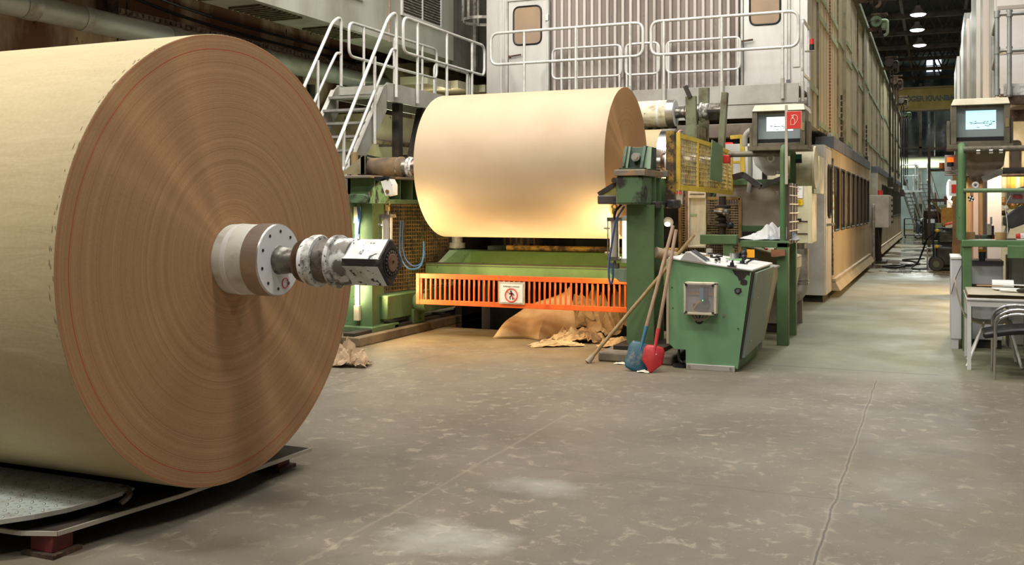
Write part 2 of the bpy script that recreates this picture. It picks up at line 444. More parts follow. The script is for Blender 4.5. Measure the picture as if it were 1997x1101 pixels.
def spool_end(T, o, sg=1, rich=True, drop=()):
    """sleeve, flange, neck, collars and squared drive end of a reel spool, along +X (sg=1) or -X"""
    o = V(o); ax = (sg, 0, 0); X = lambda t: o + V((sg*t, 0, 0))
    L = lambda prof, n=48: MB().lathe(o, ax, prof, n)
    build('core_sleeve', L([(-.02, .188), (.188, .188)]), core_white if rich else core_cream, T)
    build('tape_band', L([(.055, .1905), (.085, .1905)]), clean_white, T)
    f = build('flange', L([(.186, .189), (.19, .192), (.288, .192), (.294, .188)]), turned, T)
    m = MB().lathe(o, ax, [(.29, .186), (.297, .186)])
    build('flange_face', m, flange_white, f)
    if rich:
        for k in range(10):
            a = 2*math.pi*k/10 + .25; p = X(.2975) + V((0, math.cos(a), math.sin(a)))*.152
            m = MB(); m.cyl(p - V((sg*.004, 0, 0)), p + V((sg*.0015, 0, 0)), .0085, n=12); build('bolt_hole', m, black, f)
        a = R(-68); p = X(.2985) + V((0, math.cos(a), math.sin(a)))*.135
        m = MB(); m.torus(p, ax, .026, .0028, 24, 6); build('chalk_mark', m, M('red_chalk', 'd8405a', .7), f)
    build('neck', L([(.29, .082), (.30, .074), (.345, .072), (.35, .069), (.44, .069)]), worn_steel, T)
    build('collar', L([(.425, .085), (.44, .108), (.47, .117), (.50, .117)]), turned_brown, T)
    build('collar', L([(.485, .119), (.52, .12)]), flaking, T)
    build('scraped_ring', L([(.515, .122), (.52, .134), (.552, .137), (.562, .13), (.565, .118)]), ring_white, T)
    build('journal', L([(.56, .112), (.575, .115), (.655, .115), (.66, .11)]), worn_steel, T)
    if 'short' in drop: return
    build('scraped_ring', L([(.64, .118), (.65, .135), (.675, .137), (.684, .12)]), ring_white, T)
    build('journal', L([(.68, .122), (.74, .122), (.765, .112)]), flaking_dark, T)
    if 'square' in drop: return
    # drive end
    # squared end, turned so one edge faces the aisle
    def sq(h, c):
        q = []
        for k in range(4):
            a = math.pi/2*k + math.pi/4
            for e in (-1, 1):
                a2 = a + e*c; rr = h*1.32/math.cos(0)
                q.append((math.cos(a2)*rr, math.sin(a2)*rr))
        return q
    rot = R(43)
    def P2(t, h, c): return [X(t) + V((0, a*math.cos(rot)-b*math.sin(rot), a*math.sin(rot)+b*math.cos(rot))) for a, b in sq(h, c)]
    m = MB(); sq_m = [flaking, M('black_flaked_edge', '2b2622', .5, .2, '57504a', 14, .5, .65)] if rich else [worn_steel, dark]
    A = [m.bm.verts.new(p) for p in P2(.755, .09, .16)]; B = [m.bm.verts.new(p) for p in P2(.965, .09, .16)]; C = [m.bm.verts.new(p) for p in P2(.975, .084, .16)]
    m.skin(A, B); m.skin(B, C); m.bm.faces.new(A[::-1]); m.bm.faces.new(C)
    m.bm.faces.ensure_lookup_table()
    for f in m.bm.faces:
        if len(f.verts) == 8 or f.calc_area() < .0125: f.material_index = 1
    q = build('square_end', m, sq_m, T, bev=.004)
    m = MB().lathe(o, ax, [(.974, .078), (.978, .078), (.978, .07), (.975, .068)]); build('bore_ring', m, dark, q)
    m = MB().lathe(o, ax, [(.974, .066), (.9765, .066)]); build('bore', m, black, q)
    for k in range(18):
        a = 2*math.pi*k/18; p = X(.979) + V((0, math.cos(a), math.sin(a)))*.057
        build('bearing_roller', MB().cyl(p - V((sg*.004, 0, 0)), p + V((sg*.003, 0, 0)), .0065, n=8), worn_steel, q)
    m = MB().lathe(o, ax, [(.975, .046), (.985, .046), (.987, .043), (.987, .012), (.98, .01)]); build('bearing_cap', m, M('cap_brown', '8a6a58', .45, .4, '6a4c3c', 9), q)
def paper_roll(label, o, Rr, length, fm, name='paper_roll', web=None):
    o = V(o)
    T = thing(name, label, 'paper roll', (o.x - length/2, o.y, o.z - Rr))
    n = 160
    m = MB().lathe(o, (-1, 0, 0), [(.0, Rr-.001), (.004, Rr), (length-.004, Rr), (length, Rr-.001)], n)
    build('paper_web', m, web or KRAFT, T, o=o)
    m = MB().lathe(o, (1, 0, 0), [(-.012, Rr-.004), (.002, Rr-.004), (.003, Rr-.012), (.003, .19)], n, cap=False)
    build('roll_end', m, fm, T, o=o)
    spool_end(T, o, 1, *(() if web is None else (False, ('short',))))
    return T
C1 = V((-3.49, 4.385, 1.327)); R1 = 1.2
F1 = face_mat('wound_edge_large', R1, 'bb946e', 'a9835d')
T1 = paper_roll('huge tan paper roll on a low steel cradle, brown wound edge facing the aisle', C1, R1, 2.5, F1)
# frayed strips along the rim and the loose outer lap
m = MB()
for k in range(70):
    a = R(112 + 93*k/70 + random.uniform(-1.5, 1.5)); da = R(random.uniform(.5, 2.2)); x = C1.x - random.uniform(.0, .03)
    if random.random() < .55: continue
    pt = lambda a, rr, x: (x, C1.y + math.cos(a)*rr, C1.z + math.sin(a)*rr)
    m.face([pt(a, R1+.001, x), pt(a+da, R1+.001, x), pt(a+da*.8, R1+.004, x+.004), pt(a+da*.3, R1+.003, x+.003)])
build('frayed_edge', m, M('frayed_kraft', '7d6748', .8), T1)
m = MB(); N = 24
for k in range(N):
    a0, a1 = [R(-8 - 62*(k+j)/N) for j in (0, 1)]
    g = lambda a: R1 + .028*math.sin(math.pi*min(1, max(0, (-math.degrees(a)-8)/62)))
    pt = lambda a, x: (x, C1.y + math.cos(a)*g(a), C1.z + math.sin(a)*g(a))
    m.face([pt(a0, C1.x-.03), pt(a1, C1.x-.03), pt(a1, C1.x-2.4), pt(a0, C1.x-2.4)])
bmesh.ops.remove_doubles(m.bm, verts=m.bm.verts, dist=1e-4)
build('loose_lap', m, M('kraft_pink', 'b89680', .8), T1)

C2 = V((-3.405, 11.6, 2.143)); R2 = .91
F2 = face_mat('wound_edge_small', R2, 'bd9468', 'b0865a', False)
T2 = paper_roll('smaller tan paper roll held high between the two green reel stands', C2, R2, 2.42, F2, web=M('kraft_smooth', 'c6af92', .5, 0, 'bfa689', 1.2, .4, .65, spec=.35))
spool_end(T2, C2 - V((2.42, 0, 0)), -1, False, ('square',))

# ---------------------------------------------------------------- cradle
plate_m = None
def diamond():
    t = NT('chequer_plate'); co = t.coord()
    ck = t.coord((1, 1, 0))
    sep = t.n('ShaderNodeSeparateXYZ'); t.l(co, sep.inputs[0]); X, Y, Z = sep.outputs
    s = 13
    u = t.math('MULTIPLY', t.math('ADD', X, Y), s); v = t.math('MULTIPLY', t.math('SUBTRACT', X, Y), s)
    fu = t.math('FLOOR', u); fv = t.math('FLOOR', v)
    du = t.math('SUBTRACT', t.math('FRACT', u), .5); dv = t.math('SUBTRACT', t.math('FRACT', v), .5)
    par = t.math('MODULO', t.math('ABSOLUTE', t.math('ADD', fu, fv)), 2)
    def ell(a, b):
        return t.ramp(t.math('ADD', t.math('MULTIPLY', t.math('MULTIPLY', a, a), 4.6), t.math('MULTIPLY', t.math('MULTIPLY', b, b), 60)), 1.1, .5)
    e1 = ell(du, dv); e2 = ell(dv, du)
    h = t.math('ADD', t.math('MULTIPLY', e1, par), t.math('MULTIPLY', e2, t.math('SUBTRACT', 1, par)))
    c = t.mix(t.ramp(t.noise(co, 5, 7, .7), .5, .72), lin('bcc6c0'), lin('8b7b62'))
    c = t.mix(t.ramp(t.noise(co, 22, 5, .7), .63, .7), c, lin('5c4530'))
    c = t.mix(t.math('MULTIPLY', h, .45), c, lin('e6ece8'))
    t.l(c, t.b.inputs['Base Color']); t.b.inputs['Roughness'].default_value = .45; t.b.inputs['Metallic'].default_value = .2
    t.bump(h, 1.0, .03); return t.m
PL = diamond()
T = thing('roll_cradle', 'low steel cradle with chequer plate deck and dark red foot under the huge paper roll', 'cradle', (-4.9, 4.0, 0))
pts = [(-6.3, 3.98), (-3.9, 3.98), (-3.77, 3.95)]
edge = [(-3.755, 3.85), (-3.75, 3.68), (-3.77, 3.52), (-3.82, 3.38), (-3.90, 3.25), (-4.05, 3.12), (-6.3, 2.6)]
def zp(y): return .188 - .02*(y - 3.2)
pp = [(x, y, zp(y)) for x, y in pts + edge]
m = MB(); m.prism(pp, (0, 0, -.012)); build('deck_plate', m, PL, T, o=(-3.9, 4.0, .2), flat=True)
m = MB()
for a, b in zip(edge, edge[1:]): m.bar((*a, zp(a[1])-.004), (*b, zp(b[1])-.004), .012, .022)
build('plate_edge', m, light_grey, T)
fr = [(-6.3, 3.2), (-3.86, 3.34), (-3.70, 3.40), (-3.60, 4.1), (-3.55, 5.2), (-6.3, 5.2)]
m = MB(); m.prism([(x, y, .118) for x, y in fr], (0, 0, -.016)); build('base_frame', m, dark, T, flat=True)
m = MB()
for a, b in zip(fr[:-1], fr[1:-1]): m.bar((*a, .111), (*b, .111), .012, .02)
build('frame_edge', m, M('cut_edge', 'b9b2a4', .5, .4), T)
for x, y in ((-3.79, 3.45), (-3.75, 5.1), (-5.9, 3.45), (-5.9, 5.1)):
    f = build('foot', MB().box(x-.07, x+.07, y-.06, y+.06, .02, .102), M('oxide_red', '6a2322', .5, 0, '4a1a18', 8), T, bev=.004)
    build('foot_plate', MB().box(x-.1, x+.1, y-.085, y+.085, 0, .02), brown_iron, f)
m = MB(); m.hose([(-3.84, 3.93, .165), (-3.77, 3.91, .168), (-3.73, 3.87, .155), (-3.73, 3.81, .13)], .016, 6)
build('hook', m, worn_steel, T)
m = MB(); m.box(-6.2, -3.7, 4.08, 4.7, .1, .122); build('saddle_pad', m, dark, T)
# ================================================================ DRYER HOOD BUILDING
WY = 16.8; DZ = 3.45
T = thing('dryer_hood', 'tall pale metal dryer hood with ribbed front wall behind the railed platform', 'machine hood', (-4.75, WY, 0))
hood_side = M('hood_side_sheet', 'ada388', .55, .1, '8f8769', .5, .4, .68, (1, 1, .3), spots=(14, .69, '6a5f48'), det=8)
hood_side2 = M('hood_side_sheet_pale', 'aea78e', .55, .1, '8f8a70', .6, .4, .7, (1, 1, .3), spots=(14, .7, '6a5f48'), det=8)
hood_green = M('hood_green_strip', '8b9878', .55, .1, '6b7458', 3, .45, .7)
# closed body, set a little behind the cladding
m = MB(); m.box(-7.55, -2.02, WY+.12, 64, 3.0, 6.85); build('casing', m, grey_paint, T, flat=True)
# ribbed cladding of the middle bay
m = MB(); x = -6.36; k = 0; w = .0705
prof = []
while x < -2.98:
    prof += [(x, WY+.05), (x+w*.62, WY+.05), (x+w*.76, WY), (x+w*1.4, WY), (x+w*1.54, WY+.05)]; x += w*2
for a, b in zip(prof, prof[1:]):
    f = m.face([(*a, 2.6), (*b, 2.6), (*b, 6.9), (*a, 6.9)])
    if f and a[1] > WY+.02: f.material_index = 1
bmesh.ops.remove_doubles(m.bm, verts=m.bm.verts, dist=1e-4)
ribm = M('ribbed_sheet', 'bab2ac', .42, .3, '7b6e65', .42, .42, .66, (1, 1, .16), spots=(34, .69, '4c4038'), det=8)
groove = M('ribbed_sheet_shade_grime', '8a7f76', .6, .25, '5c5048', .5, .4, .62, (1, 1, .16), spots=(34, .66, '3c322c'), det=8)  # darker recess colour: groove shade painted in together with grime
build('ribbed_cladding', m, [ribm, groove], T, flat=True)
m = MB(); m.box(-7.62, -7.2, WY-.01, WY+.1, 2.6, 6.9)
for x in (-7.36, -7.27): m.box(x-.012, x+.012, WY-.03, WY, 2.6, 6.9)
build('corner_panel', m, alu, T, bev=.004)
m = MB(); m.box(-2.2, -1.9, WY-.01, WY+.1, 2.6, 6.9); m.box(-2.13, -2.02, WY-.025, WY, 3.9, 6.9)
build('corner_panel', m, alu, T, bev=.004)
# doors
def hood_door(x0, x1, z0, z1, wx0, wx1, wz0, wz1, hx, lab):
    d = build('door', MB().box(x0+.015, x1-.015, WY-.02, WY+.1, z0, z1), alu, T, label=lab, bev=.006)
    m = MB()
    for a, b in ((x0-.03, x0+.008), (x1-.008, x1+.03)): m.box(a, b, WY-.045, WY+.05, z0, z1)
    m.box(x0-.03, x1+.03, WY-.045, WY+.05, z1, z1+.04)
    build('door_frame', m, light_grey, d, flat=True)
    c = [((wx0), wz0), (wx1, wz0), (wx1, wz1), (wx0, wz1)]
    m = MB(); m.tube([(a, WY-.026, b) for a, b in c], .017, 8, True, .12, 5); build('window_gasket', m, black, d)
    q = MB(); r = .1; pts = []
    for cx, cz, a0 in ((wx1-r, wz0+r, -90), (wx1-r, wz1-r, 0), (wx0+r, wz1-r, 90), (wx0+r, wz0+r, 180)):
        for j in range(5): pts.append((cx + r*math.cos(R(a0+22.5*j)), WY-.027, cz + r*math.sin(R(a0+22.5*j))))
    q.face(pts); build('window_pane', q, M('amber_glass', '8d7866', .3, 0, 'a88c6a', 1.2, .35, .65, (1, 1, .6)), d)
    m = MB(); m.cyl((hx, WY-.02, 4.36), (hx, WY-.08, 4.36), .022); m.bar((hx, WY-.075, 4.36), (hx+.24, WY-.09, 4.38), .02, .028)
    build('handle', m, brown_iron, d)
    m = MB()
    for z in (z0+.3, z1-.35): m.box(x1-.03, x1+.03, WY-.06, WY-.02, z-.05, z+.05)
    build('hinge', m, steel, d)
hood_door(-7.19, -6.41, DZ-.1, 5.37, -7.07, -6.53, 4.57, 5.26, -7.14, 'grey door with rounded tan window at the outer end of the wall')
hood_door(-2.94, -2.20, DZ-.1, 5.6, -2.82, -2.33, 4.63, 5.45, -3.0, 'grey door with rounded tan window beside the aisle corner')
# aisle side: upright panels with green strips between them
SX = -1.9
ys = [16.85, 18.2, 22.1, 24.0, 25.6, 28.0, 30.5, 32.4, 34.45, 37.6, 39.9, 42.5, 45.5, 49.5, 54, 58.5, 63.5]
tops = [6.9]*20
for i, (a, b) in enumerate(zip(ys, ys[1:])):
    off = (.0, .0, -.03, .03, 0, -.03, .04, 0)[i % 8]
    zb = 0 if 30.4 < (a+b)/2 < 34.4 else 2.99
    m = MB(); m.box(SX-.12+off, SX+off, a+.015, b-.015, zb, 6.85)
    n = max(2, int((b-a)/.5))
    for k in range(1, n): m.box(SX+off, SX+off+.012, a+(b-a)*k/n-.012, a+(b-a)*k/n+.012, zb, 6.85)
    p = build('side_panel', m, hood_side if i % 3 else hood_side2, T, flat=True)
    for z in ((3.62, 5.24) if i % 2 == 0 or i > 6 else (3.1, 5.0, 5.4)):
        build('green_strip', MB().box(SX+off, SX+off+.03, a+.05, b-.05, z-.05, z+.05), hood_green, p, flat=True)
for y in ys[1:-1]: build('seam_post', MB().box(SX-.05, SX+.035, y-.03, y+.03, 2.99, 6.9), M('seam_grey', '807a66', .6, .1, '5b5444', 4), T, flat=True)
m = MB(); m.box(SX-.1, SX+.12, 24, 64, 6.83, 6.98); build('top_rail', m, M('olive_rail', '6a6f52', .6, .1, '4a4836', 3), T, bev=.01)
# hoists along the top edge
def hoist(y, k, lab, h, chain):
    z = 6.75; x = SX+.34
    T = thing('chain_hoist', lab, 'hoist', (x, y, z), 'hoists along the top of the dryer hood')
    hm = (brown_iron, green_worn, dark, brown_iron, dark, green_worn)[k % 6]
    m = MB(); m.box(x-.15, x+.3, y-.12, y+.12, z+.45*h, z+.5*h); m.box(x+.05, x+.13, y-.1, y+.1, z, z+.5*h); m.box(SX+.125, x, y-.06, y+.06, z+.02, z+.12); build('mount_bracket', m, brown_iron, T)
    m = MB(); m.cyl((x, y-.3, z+.25*h), (x, y+.3, z+.25*h), .15*h, n=20); build('drum', m, hm, T)
    m = MB(); m.cyl((x+.2, y-.1, z+.2), (x+.2, y+.25, z+.2), .12*h, n=16); m.tube([(x+.05, y-.15, z+.3), (x+.3, y-.15, z+.3), (x+.3, y-.15, z-.1), (x+.2, y-.15, z-.15)], .045, 8, bend=.08); build('motor', m, green_pale if k == 1 else hm, T, bev=.01)
    if chain:
        m = MB(); m.cyl((x+.02, y, z), (x+.02, y, z-chain), .035, n=6); m.cyl((x+.12, y+.2, z), (x+.12, y+.2, z-chain*.95), .028, n=6)
        build('chain', m, dark, T)
        m = MB(); m.box(x-.06, x+.14, y-.1, y+.1, z-chain-.35, z-chain); build('hook_block', m, dark, T, bev=.01)
for k, (y, lab, h, ch) in enumerate((
    (26.6, 'large rusty hoist drum cut by the top of the photo, nearest of the hood hoists', 1.2, 0),
    (31.0, 'pale green hoist with bent bracket on the hood edge, second from the near end', 1.05, 0),
    (39.8, 'dark hoist with long chains on the hood edge, third from the near end', 1, 4.0),
    (45.5, 'rusty hoist with round drum on the hood edge, fourth from the near end', 1, 4.1),
    (54.0, 'dark hoist on the hood edge, second from the far end', 1, 4.2),
    (61.5, 'small pale hoist at the far end of the hood edge', .9, 3.5))): hoist(y, k, lab, h, ch)
# red hand chain
m = MB(); y = 20.0; p = atx(1618, 150, SX+.09)
z = 7.4
while z > 3.0:
    m.box(SX+.075, SX+.105, p.y-.03, p.y+.03, z-.04, z); z -= .062
T = thing('hand_chain', 'long rusty red hand chain with small grip hanging before the hood side', 'chain', (SX+.09, p.y, 2.8))
build('links', m, M('red_chain', '8a4a32', .6, .2), T, flat=True)
build('grip', MB().box(SX+.05, SX+.13, p.y-.12, p.y+.12, 2.72, 3.0), grey_paint, T, bev=.01)
for y, lab in ((22.25, 'black rod chain before the side seam, nearer of the two'), (30.6, 'black rod chain before the side seam, farther of the two')):
    m = MB(); zz = 2.6
    while zz < 3.9: m.box(SX+.06, SX+.1, y-.03, y+.03, zz, zz+.1); zz += .13
    m.box(SX+.04, SX+.12, y-.1, y+.1, 2.6, 3.1)
    build('side_chain', m, dark, label=lab, cat='chain')

# lower glazed hoods along the aisle
panel_tan = M('lower_hood_tan', 'b5a68a', .5, .15, '9c8a68', .7, .4, .7, (1, 1, .4), spots=(26, .72, '6e5c40'), det=7)
def lower_hood(y0, y1, z1, n, label, wy0, wy1, wz0, wz1, door):
    x = -1.7
    T = thing('glazed_hood', label, 'machine hood', (x-.4, (y0+y1)/2, 0), 'glazed lower hoods along the aisle')
    m = MB(); m.box(x-.95, x-.02, y0+.05, y1, .12, z1); build('body', m, M('lower_hood_grey', 'a8a79e', .5, .2, '8f8d82', 1.2, .4, .7, spots=(18, .7, '77705f')), T, flat=True)
    m = MB(); m.box(x-.95, x-.02, y0, y0+.05, .12, z1); build('end_panel', m, light_grey if door else grey_paint, T, bev=.006)
    # aisle-side sheet with slot windows
    w = (wy1-wy0)/n; m = MB()
    ya = y0 + (1.15 if door else .05)
    m.box(x-.03, x, ya, y1, .3, wz0); m.box(x-.03, x, ya, y1, wz1, z1)
    e = [ya] + [v for k in range(n) for v in (wy0+w*k+w*.13, wy0+w*k+w*.87)] + [y1]
    for a, b in zip(e[::2], e[1::2]): m.box(x-.03, x, a, b, wz0, wz1)
    build('side_sheet', m, panel_tan, T, flat=True)
    for k in range(n):
        a, b = wy0+w*k+w*.13, wy0+w*k+w*.87
        m = MB(); m.tube([(x+.003, a, wz0), (x+.003, b, wz0), (x+.003, b, wz1), (x+.003, a, wz1)], .022, 6, True, .12, 4)
        f = build('window_frame', m, M('slot_frame', '4a463e', .5, .3), T)
        build('window_pane', MB().box(x-.02, x-.012, a, b, wz0, wz1), glass_dark, f, flat=True)
    m = MB(); m.box(x-.02, x+.06, ya, y1, .27, .33); m.prism([(x-.02, ya, .12), (x+.14, ya, .12), (x+.05, ya, .28), (x-.02, ya, .28)], (0, y1-ya, 0))
    build('foot_skirt', m, panel_tan, T, flat=True)
    m = MB(); m.box(x-.3, x+.03, ya, y1, z1, z1+.22); build('top_strip', m, M('slate_strip', '5f6672', .55, .1, '4c5058', 2), T, bev=.01)
    m = MB(); m.box(x-.95, x-.3, y0+.1, y1, 0, .12); m.box(x-.3, x-.06, y0+.1, y1, 0, .12); build('plinth', m, dark, T, flat=True)
    if door:
        d = build('door', MB().box(x-.04, x-.005, y0+.08, y0+1.1, .12, z1-.05), light_grey, T, bev=.004)
        m = MB(); m.tube([(x+.003, y0+.35, 1.45), (x+.003, y0+.85, 1.45), (x+.003, y0+.85, 2.35), (x+.003, y0+.35, 2.35)], .03, 6, True, .2, 4); f = build('window_gasket', m, black, d)
        build('window_pane', MB().box(x-.006, x+.002, y0+.36, y0+.84, 1.46, 2.34), glass_dark, f, flat=True)
        m = MB(); m.box(x-.02, x+.08, y0+.2, y0+.8, 1.3, 1.34); build('handle', m, steel, d)
        m = MB(); m.cyl((x+.01, y0+1.12, .4), (x+.01, y0+1.12, 2.5), .02, n=8); build('hinge_rod', m, worn_steel, d)
    return T
lower_hood(17.66, 29.9, 2.68, 8, 'tan glazed lower hood with eight dark slot windows nearest along the aisle', 19.0, 29.7, 1.19, 2.37, True)
lower_hood(34.5, 58.5, 2.75, 16, 'long tan glazed lower hood with many slot windows farther down the aisle', 36.9, 58.0, 1.25, 2.45, False)
# control box between the two lower hoods
T = thing('control_cabinet', 'grey wall control cabinet with a tall red-lit panel between the two lower hoods', 'cabinet', (-1.35, 30.9, .0))
a = atx(1700, 450, -1.45)
m = MB(); m.box(-1.75, -1.2, 30.4, 32.2, 1.05, 1.98); build('cabinet_body', m, light_grey, T, bev=.01)
m = MB(); m.box(-1.2, -1.16, 30.5, 32.1, 1.1, 1.95); d = build('door', m, grey_paint, T, bev=.006)
m = MB()
for i in range(3):
    for j in range(5): m.cbox((-1.15, 31.0+i*.35, 1.2+j*.16), (.03, .1, .07))
build('buttons', m, dark, d, flat=True)
build('warning_light', MB().cyl((-1.45, 30.7, 1.98), (-1.45, 30.7, 2.12), .07), bright_red, T)
m = MB(); m.cyl((-1.6, 31, 1.05), (-1.5, 31.2, 0), .09, n=8); m.cyl((-1.5, 31.6, 1.05), (-1.55, 31.5, 0), .07, n=8); m.box(-1.75, -1.3, 30.8, 31.9, 0, .06); build('cable_leg', m, dark, T)
m = MB(); m.tube([(-1.6, 30.25, 0), (-1.6, 30.25, 1.7), (-1.6, 29.95, 1.7), (-1.6, 29.95, 0)], .035, 8, bend=.15)
build('pipe_hoop', m, galv_dark, label='bent grey pipe hoop standing beside the control cabinet', cat='pipe')

# ================================================================ PLATFORM, RAILS, STAIR
PY = 15.2
deck_grey = M('deck_fascia_grey', 'b0ada6', .5, .2, '938e85', 1.6, .4, .7, spots=(9, .72, '7d5a44'))
T = thing('platform', 'grey steel walkway platform with deep fascia running along the hood wall', 'platform', (-5, 15.9, 3.3))
m = MB(); m.box(-8.3, -1.86, PY, WY-.09, DZ-.06, DZ-.02); m.box(-8.27, -7.43, 12.85, PY, DZ-.06, DZ-.02); build('deck', m, dark, T, flat=True)
m = MB(); m.box(-7.3, -1.84, PY-.03, PY, 3.16, DZ); m.box(-7.3, -1.86, PY-.02, PY+.02, 2.95, 3.155)
build('front_fascia', m, deck_grey, T, bev=.004)
m = MB(); m.box(-7.44, -7.40, 12.8, PY+.1, 3.18, DZ); build('walkway_fascia', m, deck_grey, T, bev=.003)
m = MB(); m.box(-8.29, -8.25, 12.8, 16.2, 3.22, DZ); build('walkway_fascia', m, deck_grey, T, bev=.003)
m = MB(); m.box(-8.25, -7.45, 12.82, 12.86, 3.3, DZ-.03); build('nosing', m, grey_paint, T)
for (xa, xb, ya, yb) in ((-7.5, -7.5, 13.1, 13.1), (-7.5, -7.5, 13.15, 14.6)):
    pass
build('support_post', MB().bar((-7.55, 13.35, 0), (-7.55, 13.35, 3.2), .12, .12), dark, T)
build('support_brace', MB().bar((-7.55, 13.55, 1.75), (-7.55, 14.12, 3.17), .11, .12), dark, T)
build('support_post', MB().bar((-2.0, 16.2, 0), (-2.0, 16.2, 3.2), .12, .12), dark, T)
build('support_beam', MB().box(-7.3, -2.0, 15.5, 15.7, 2.95, 3.38), brown_iron, T)
PLAT = T
def railing(label, loop, posts, zb, zt, zm, axis='x', at=0, group='platform railings', pb=None, rad=.024, bend=.14, end=None):
    """loop = (start, end) of the rounded rail loop along the axis; posts = positions along it"""
    P = (lambda t, z, o=0: V((t, at+o, z))) if axis == 'x' else (lambda t, z, o=0: V((at+o, t, z)))
    T = thing('railing', label, 'railing', P((loop[0]+loop[1])/2, zb), group)
    m = MB(); m.tube([P(loop[0], zt), P(loop[1], zt), P(loop[1], zm), P(loop[0], zm)], rad, 10, True, bend, 6)
    build('rail_loop', m, galv, T)
    for t in posts:
        p = build('post', MB().cyl(P(t, zb), P(t, zt-.01), rad*.95, n=12), galv, T)
        if pb: build('mounting_sleeve', MB().cyl(P(t, zb-.02), P(t, zb+.28), rad*1.2, n=12), light_grey, p)
    return T
X = lambda px, y=15.1: aty(px, 100, y).x
railing('front platform railing farther from the aisle, over the smaller paper roll', (X(955), X(1252)), [X(1020), X(1121), X(1227)], 3.24, 4.5, 3.98, at=PY-.06, pb=1)
railing('front platform railing nearer the aisle, before the grey door', (X(1268), X(1556)), [X(1293), X(1406), X(1525)], 3.24, 4.5, 3.98, at=PY-.06, pb=1)
for lab, a, b, ps in (('long wall rail beside the outer hood door', -6.27, -5.0, (-6.1, -5.03)), ('short wall rail in the middle of the ribbed wall', -4.92, -4.33, (-4.9, -4.36)), ('long wall rail ending at the aisle-side door', -4.2, -2.96, (-4.16, -3.0))):
    railing(lab, (a, b), ps, DZ-.04, 4.43, 3.9, at=WY-.14, group='rails along the hood wall', rad=.022, bend=.1)
Yx = lambda px, x: atx(px, 100, x).y
railing('walkway railing on the winder side, from the stair head to the hood', (Yx(787, -7.35), Yx(945, -7.35)), [Yx(815, -7.35), Yx(872, -7.35), Yx(921, -7.35)], 3.24, 4.48, 3.95, 'y', -7.36, 'walkway railings by the stair', pb=1)
railing('walkway railing on the wall side behind the stair head', (Yx(680, -8.33), Yx(851, -8.33)), [Yx(709, -8.33), Yx(768, -8.33), Yx(823, -8.33)], 3.3, 4.48, 3.95, 'y', -8.33, 'walkway railings by the stair')
railing('short rail far behind the walkway, near the hood corner', (16.3, 17.8), (16.35, 17.7), 3.3, 4.25, 3.6, 'y', -8.45, 'walkway railings by the stair')
railing('narrow end railing at the aisle corner of the platform', (15.25, 16.1), (15.27, 16.08), 3.2, 4.4, 3.6, 'y', -1.80, pb=1, bend=.1)
# beacon on that railing
T = thing('beacon_lamp', 'small red and black beacon on the railing at the aisle corner', 'warning light', (-1.72, 15.75, 4.0))
build('base', MB().cyl((-1.72, 15.75, 4.0), (-1.72, 15.75, 4.09), .035), black, T)
build('lens', MB().cyl((-1.72, 15.75, 4.09), (-1.72, 15.75, 4.17), .033), bright_red, T)
build('bracket', MB().box(-1.82, -1.68, 15.72, 15.78, 3.98, 4.0), galv_dark, T)
# stair down toward the camera
SL = 1.385
T = thing('stair', 'steep grey open steel stair with tubular handrails beside the huge roll', 'stair', (-7.83, 11.6, 0))
y0, z0 = 12.78, DZ; y1 = y0 - z0/SL
for x in (-7.42, -8.25):
    m = MB(); m.prism([(x-.012, y0, z0-.02), (x-.012, y0, z0-.42), (x-.012, y1+.0, -.0), (x-.012, y1-.16, 0.0), (x-.012, y0-.13, z0-.10)], (.024, 0, 0))
    build('stringer', m, grey_paint, T)
    m = MB(); m.bar((x, y0-.13, z0-.09), (x, y1-.16, 0.01), .07, .012); build('stringer_flange', m, light_grey, T)
for k in range(1, 16):
    z = z0 - k*.205
    y = y0 - (z0-z)/SL
    build('tread', MB().box(-8.23, -7.44, y-.14, y+.08, z-.035, z), M('tread_grey', '8f8c86', .5, .3, '6a665e', 4), T)
for x in (-7.36, -8.32):
    top = 4.46; ya = 12.98
    ln = lambda y: top - (12.86 - y)*SL
    m = MB(); m.tube([(x, ya, 3.25), (x, ya, top+.06), (x, 12.75, top-.06), (x, 10.9, ln(10.9))], .025, 10, bend=.12); build('handrail', m, galv, T)
    m = MB(); m.tube([(x, ya, 3.95), (x, 12.86, 3.95), (x, 12.7, 3.75), (x, 10.7, 3.75-2.0*SL)], .022, 10, bend=.1); build('mid_rail', m, galv, T)
    for y in (12.36, 11.55, 10.8):
        build('post', MB().cyl((x, y, ln(y)-1.25), (x, y, ln(y)), .023, n=10), galv, T)
# ================================================================ LEFT WALL SERVICES
pipe_m = M('lagged_pipe', 'bcc2be', .38, .3, '8f8a76', 1.2, .45, .68, (1, .5, 1), spots=(12, .68, '6d5638'))
T = thing('steam_pipe', 'long fat silver pipe with clamp bands along the rusty wall', 'pipe', (-10, 15, 4.02))
PXC, PZ = -10.0, 4.02
m = MB(); m.cyl((PXC, -1, PZ), (PXC, 26, PZ), .155, n=28); build('pipe_run', m, pipe_m, T)
for i, y in enumerate((3.5, 8.75, 9.6, 11.2, 11.9, 13.4, 15.3, 16.9, 18.5, 20)):
    w = .1 if i in (1, 3) else .06
    build('clamp_band', MB().cyl((PXC, y-w, PZ), (PXC, y+w, PZ), .165, n=28), M('band_alu', 'b7bab6', .4, .4, '8e8672', 5), T)
for y in (4, 10.4, 14.2, 18): build('hanger', MB().box(-10.5, PXC, y-.03, y+.03, PZ+.12, PZ+.17), brown_iron, T)
T = thing('ventilation_box', 'big grey sheet metal ventilation box with louvres along the rusty wall above the stair', 'duct', (-9, 14, 4.45))
DX0, DX1, DB = -9.35, -8.6, 4.46
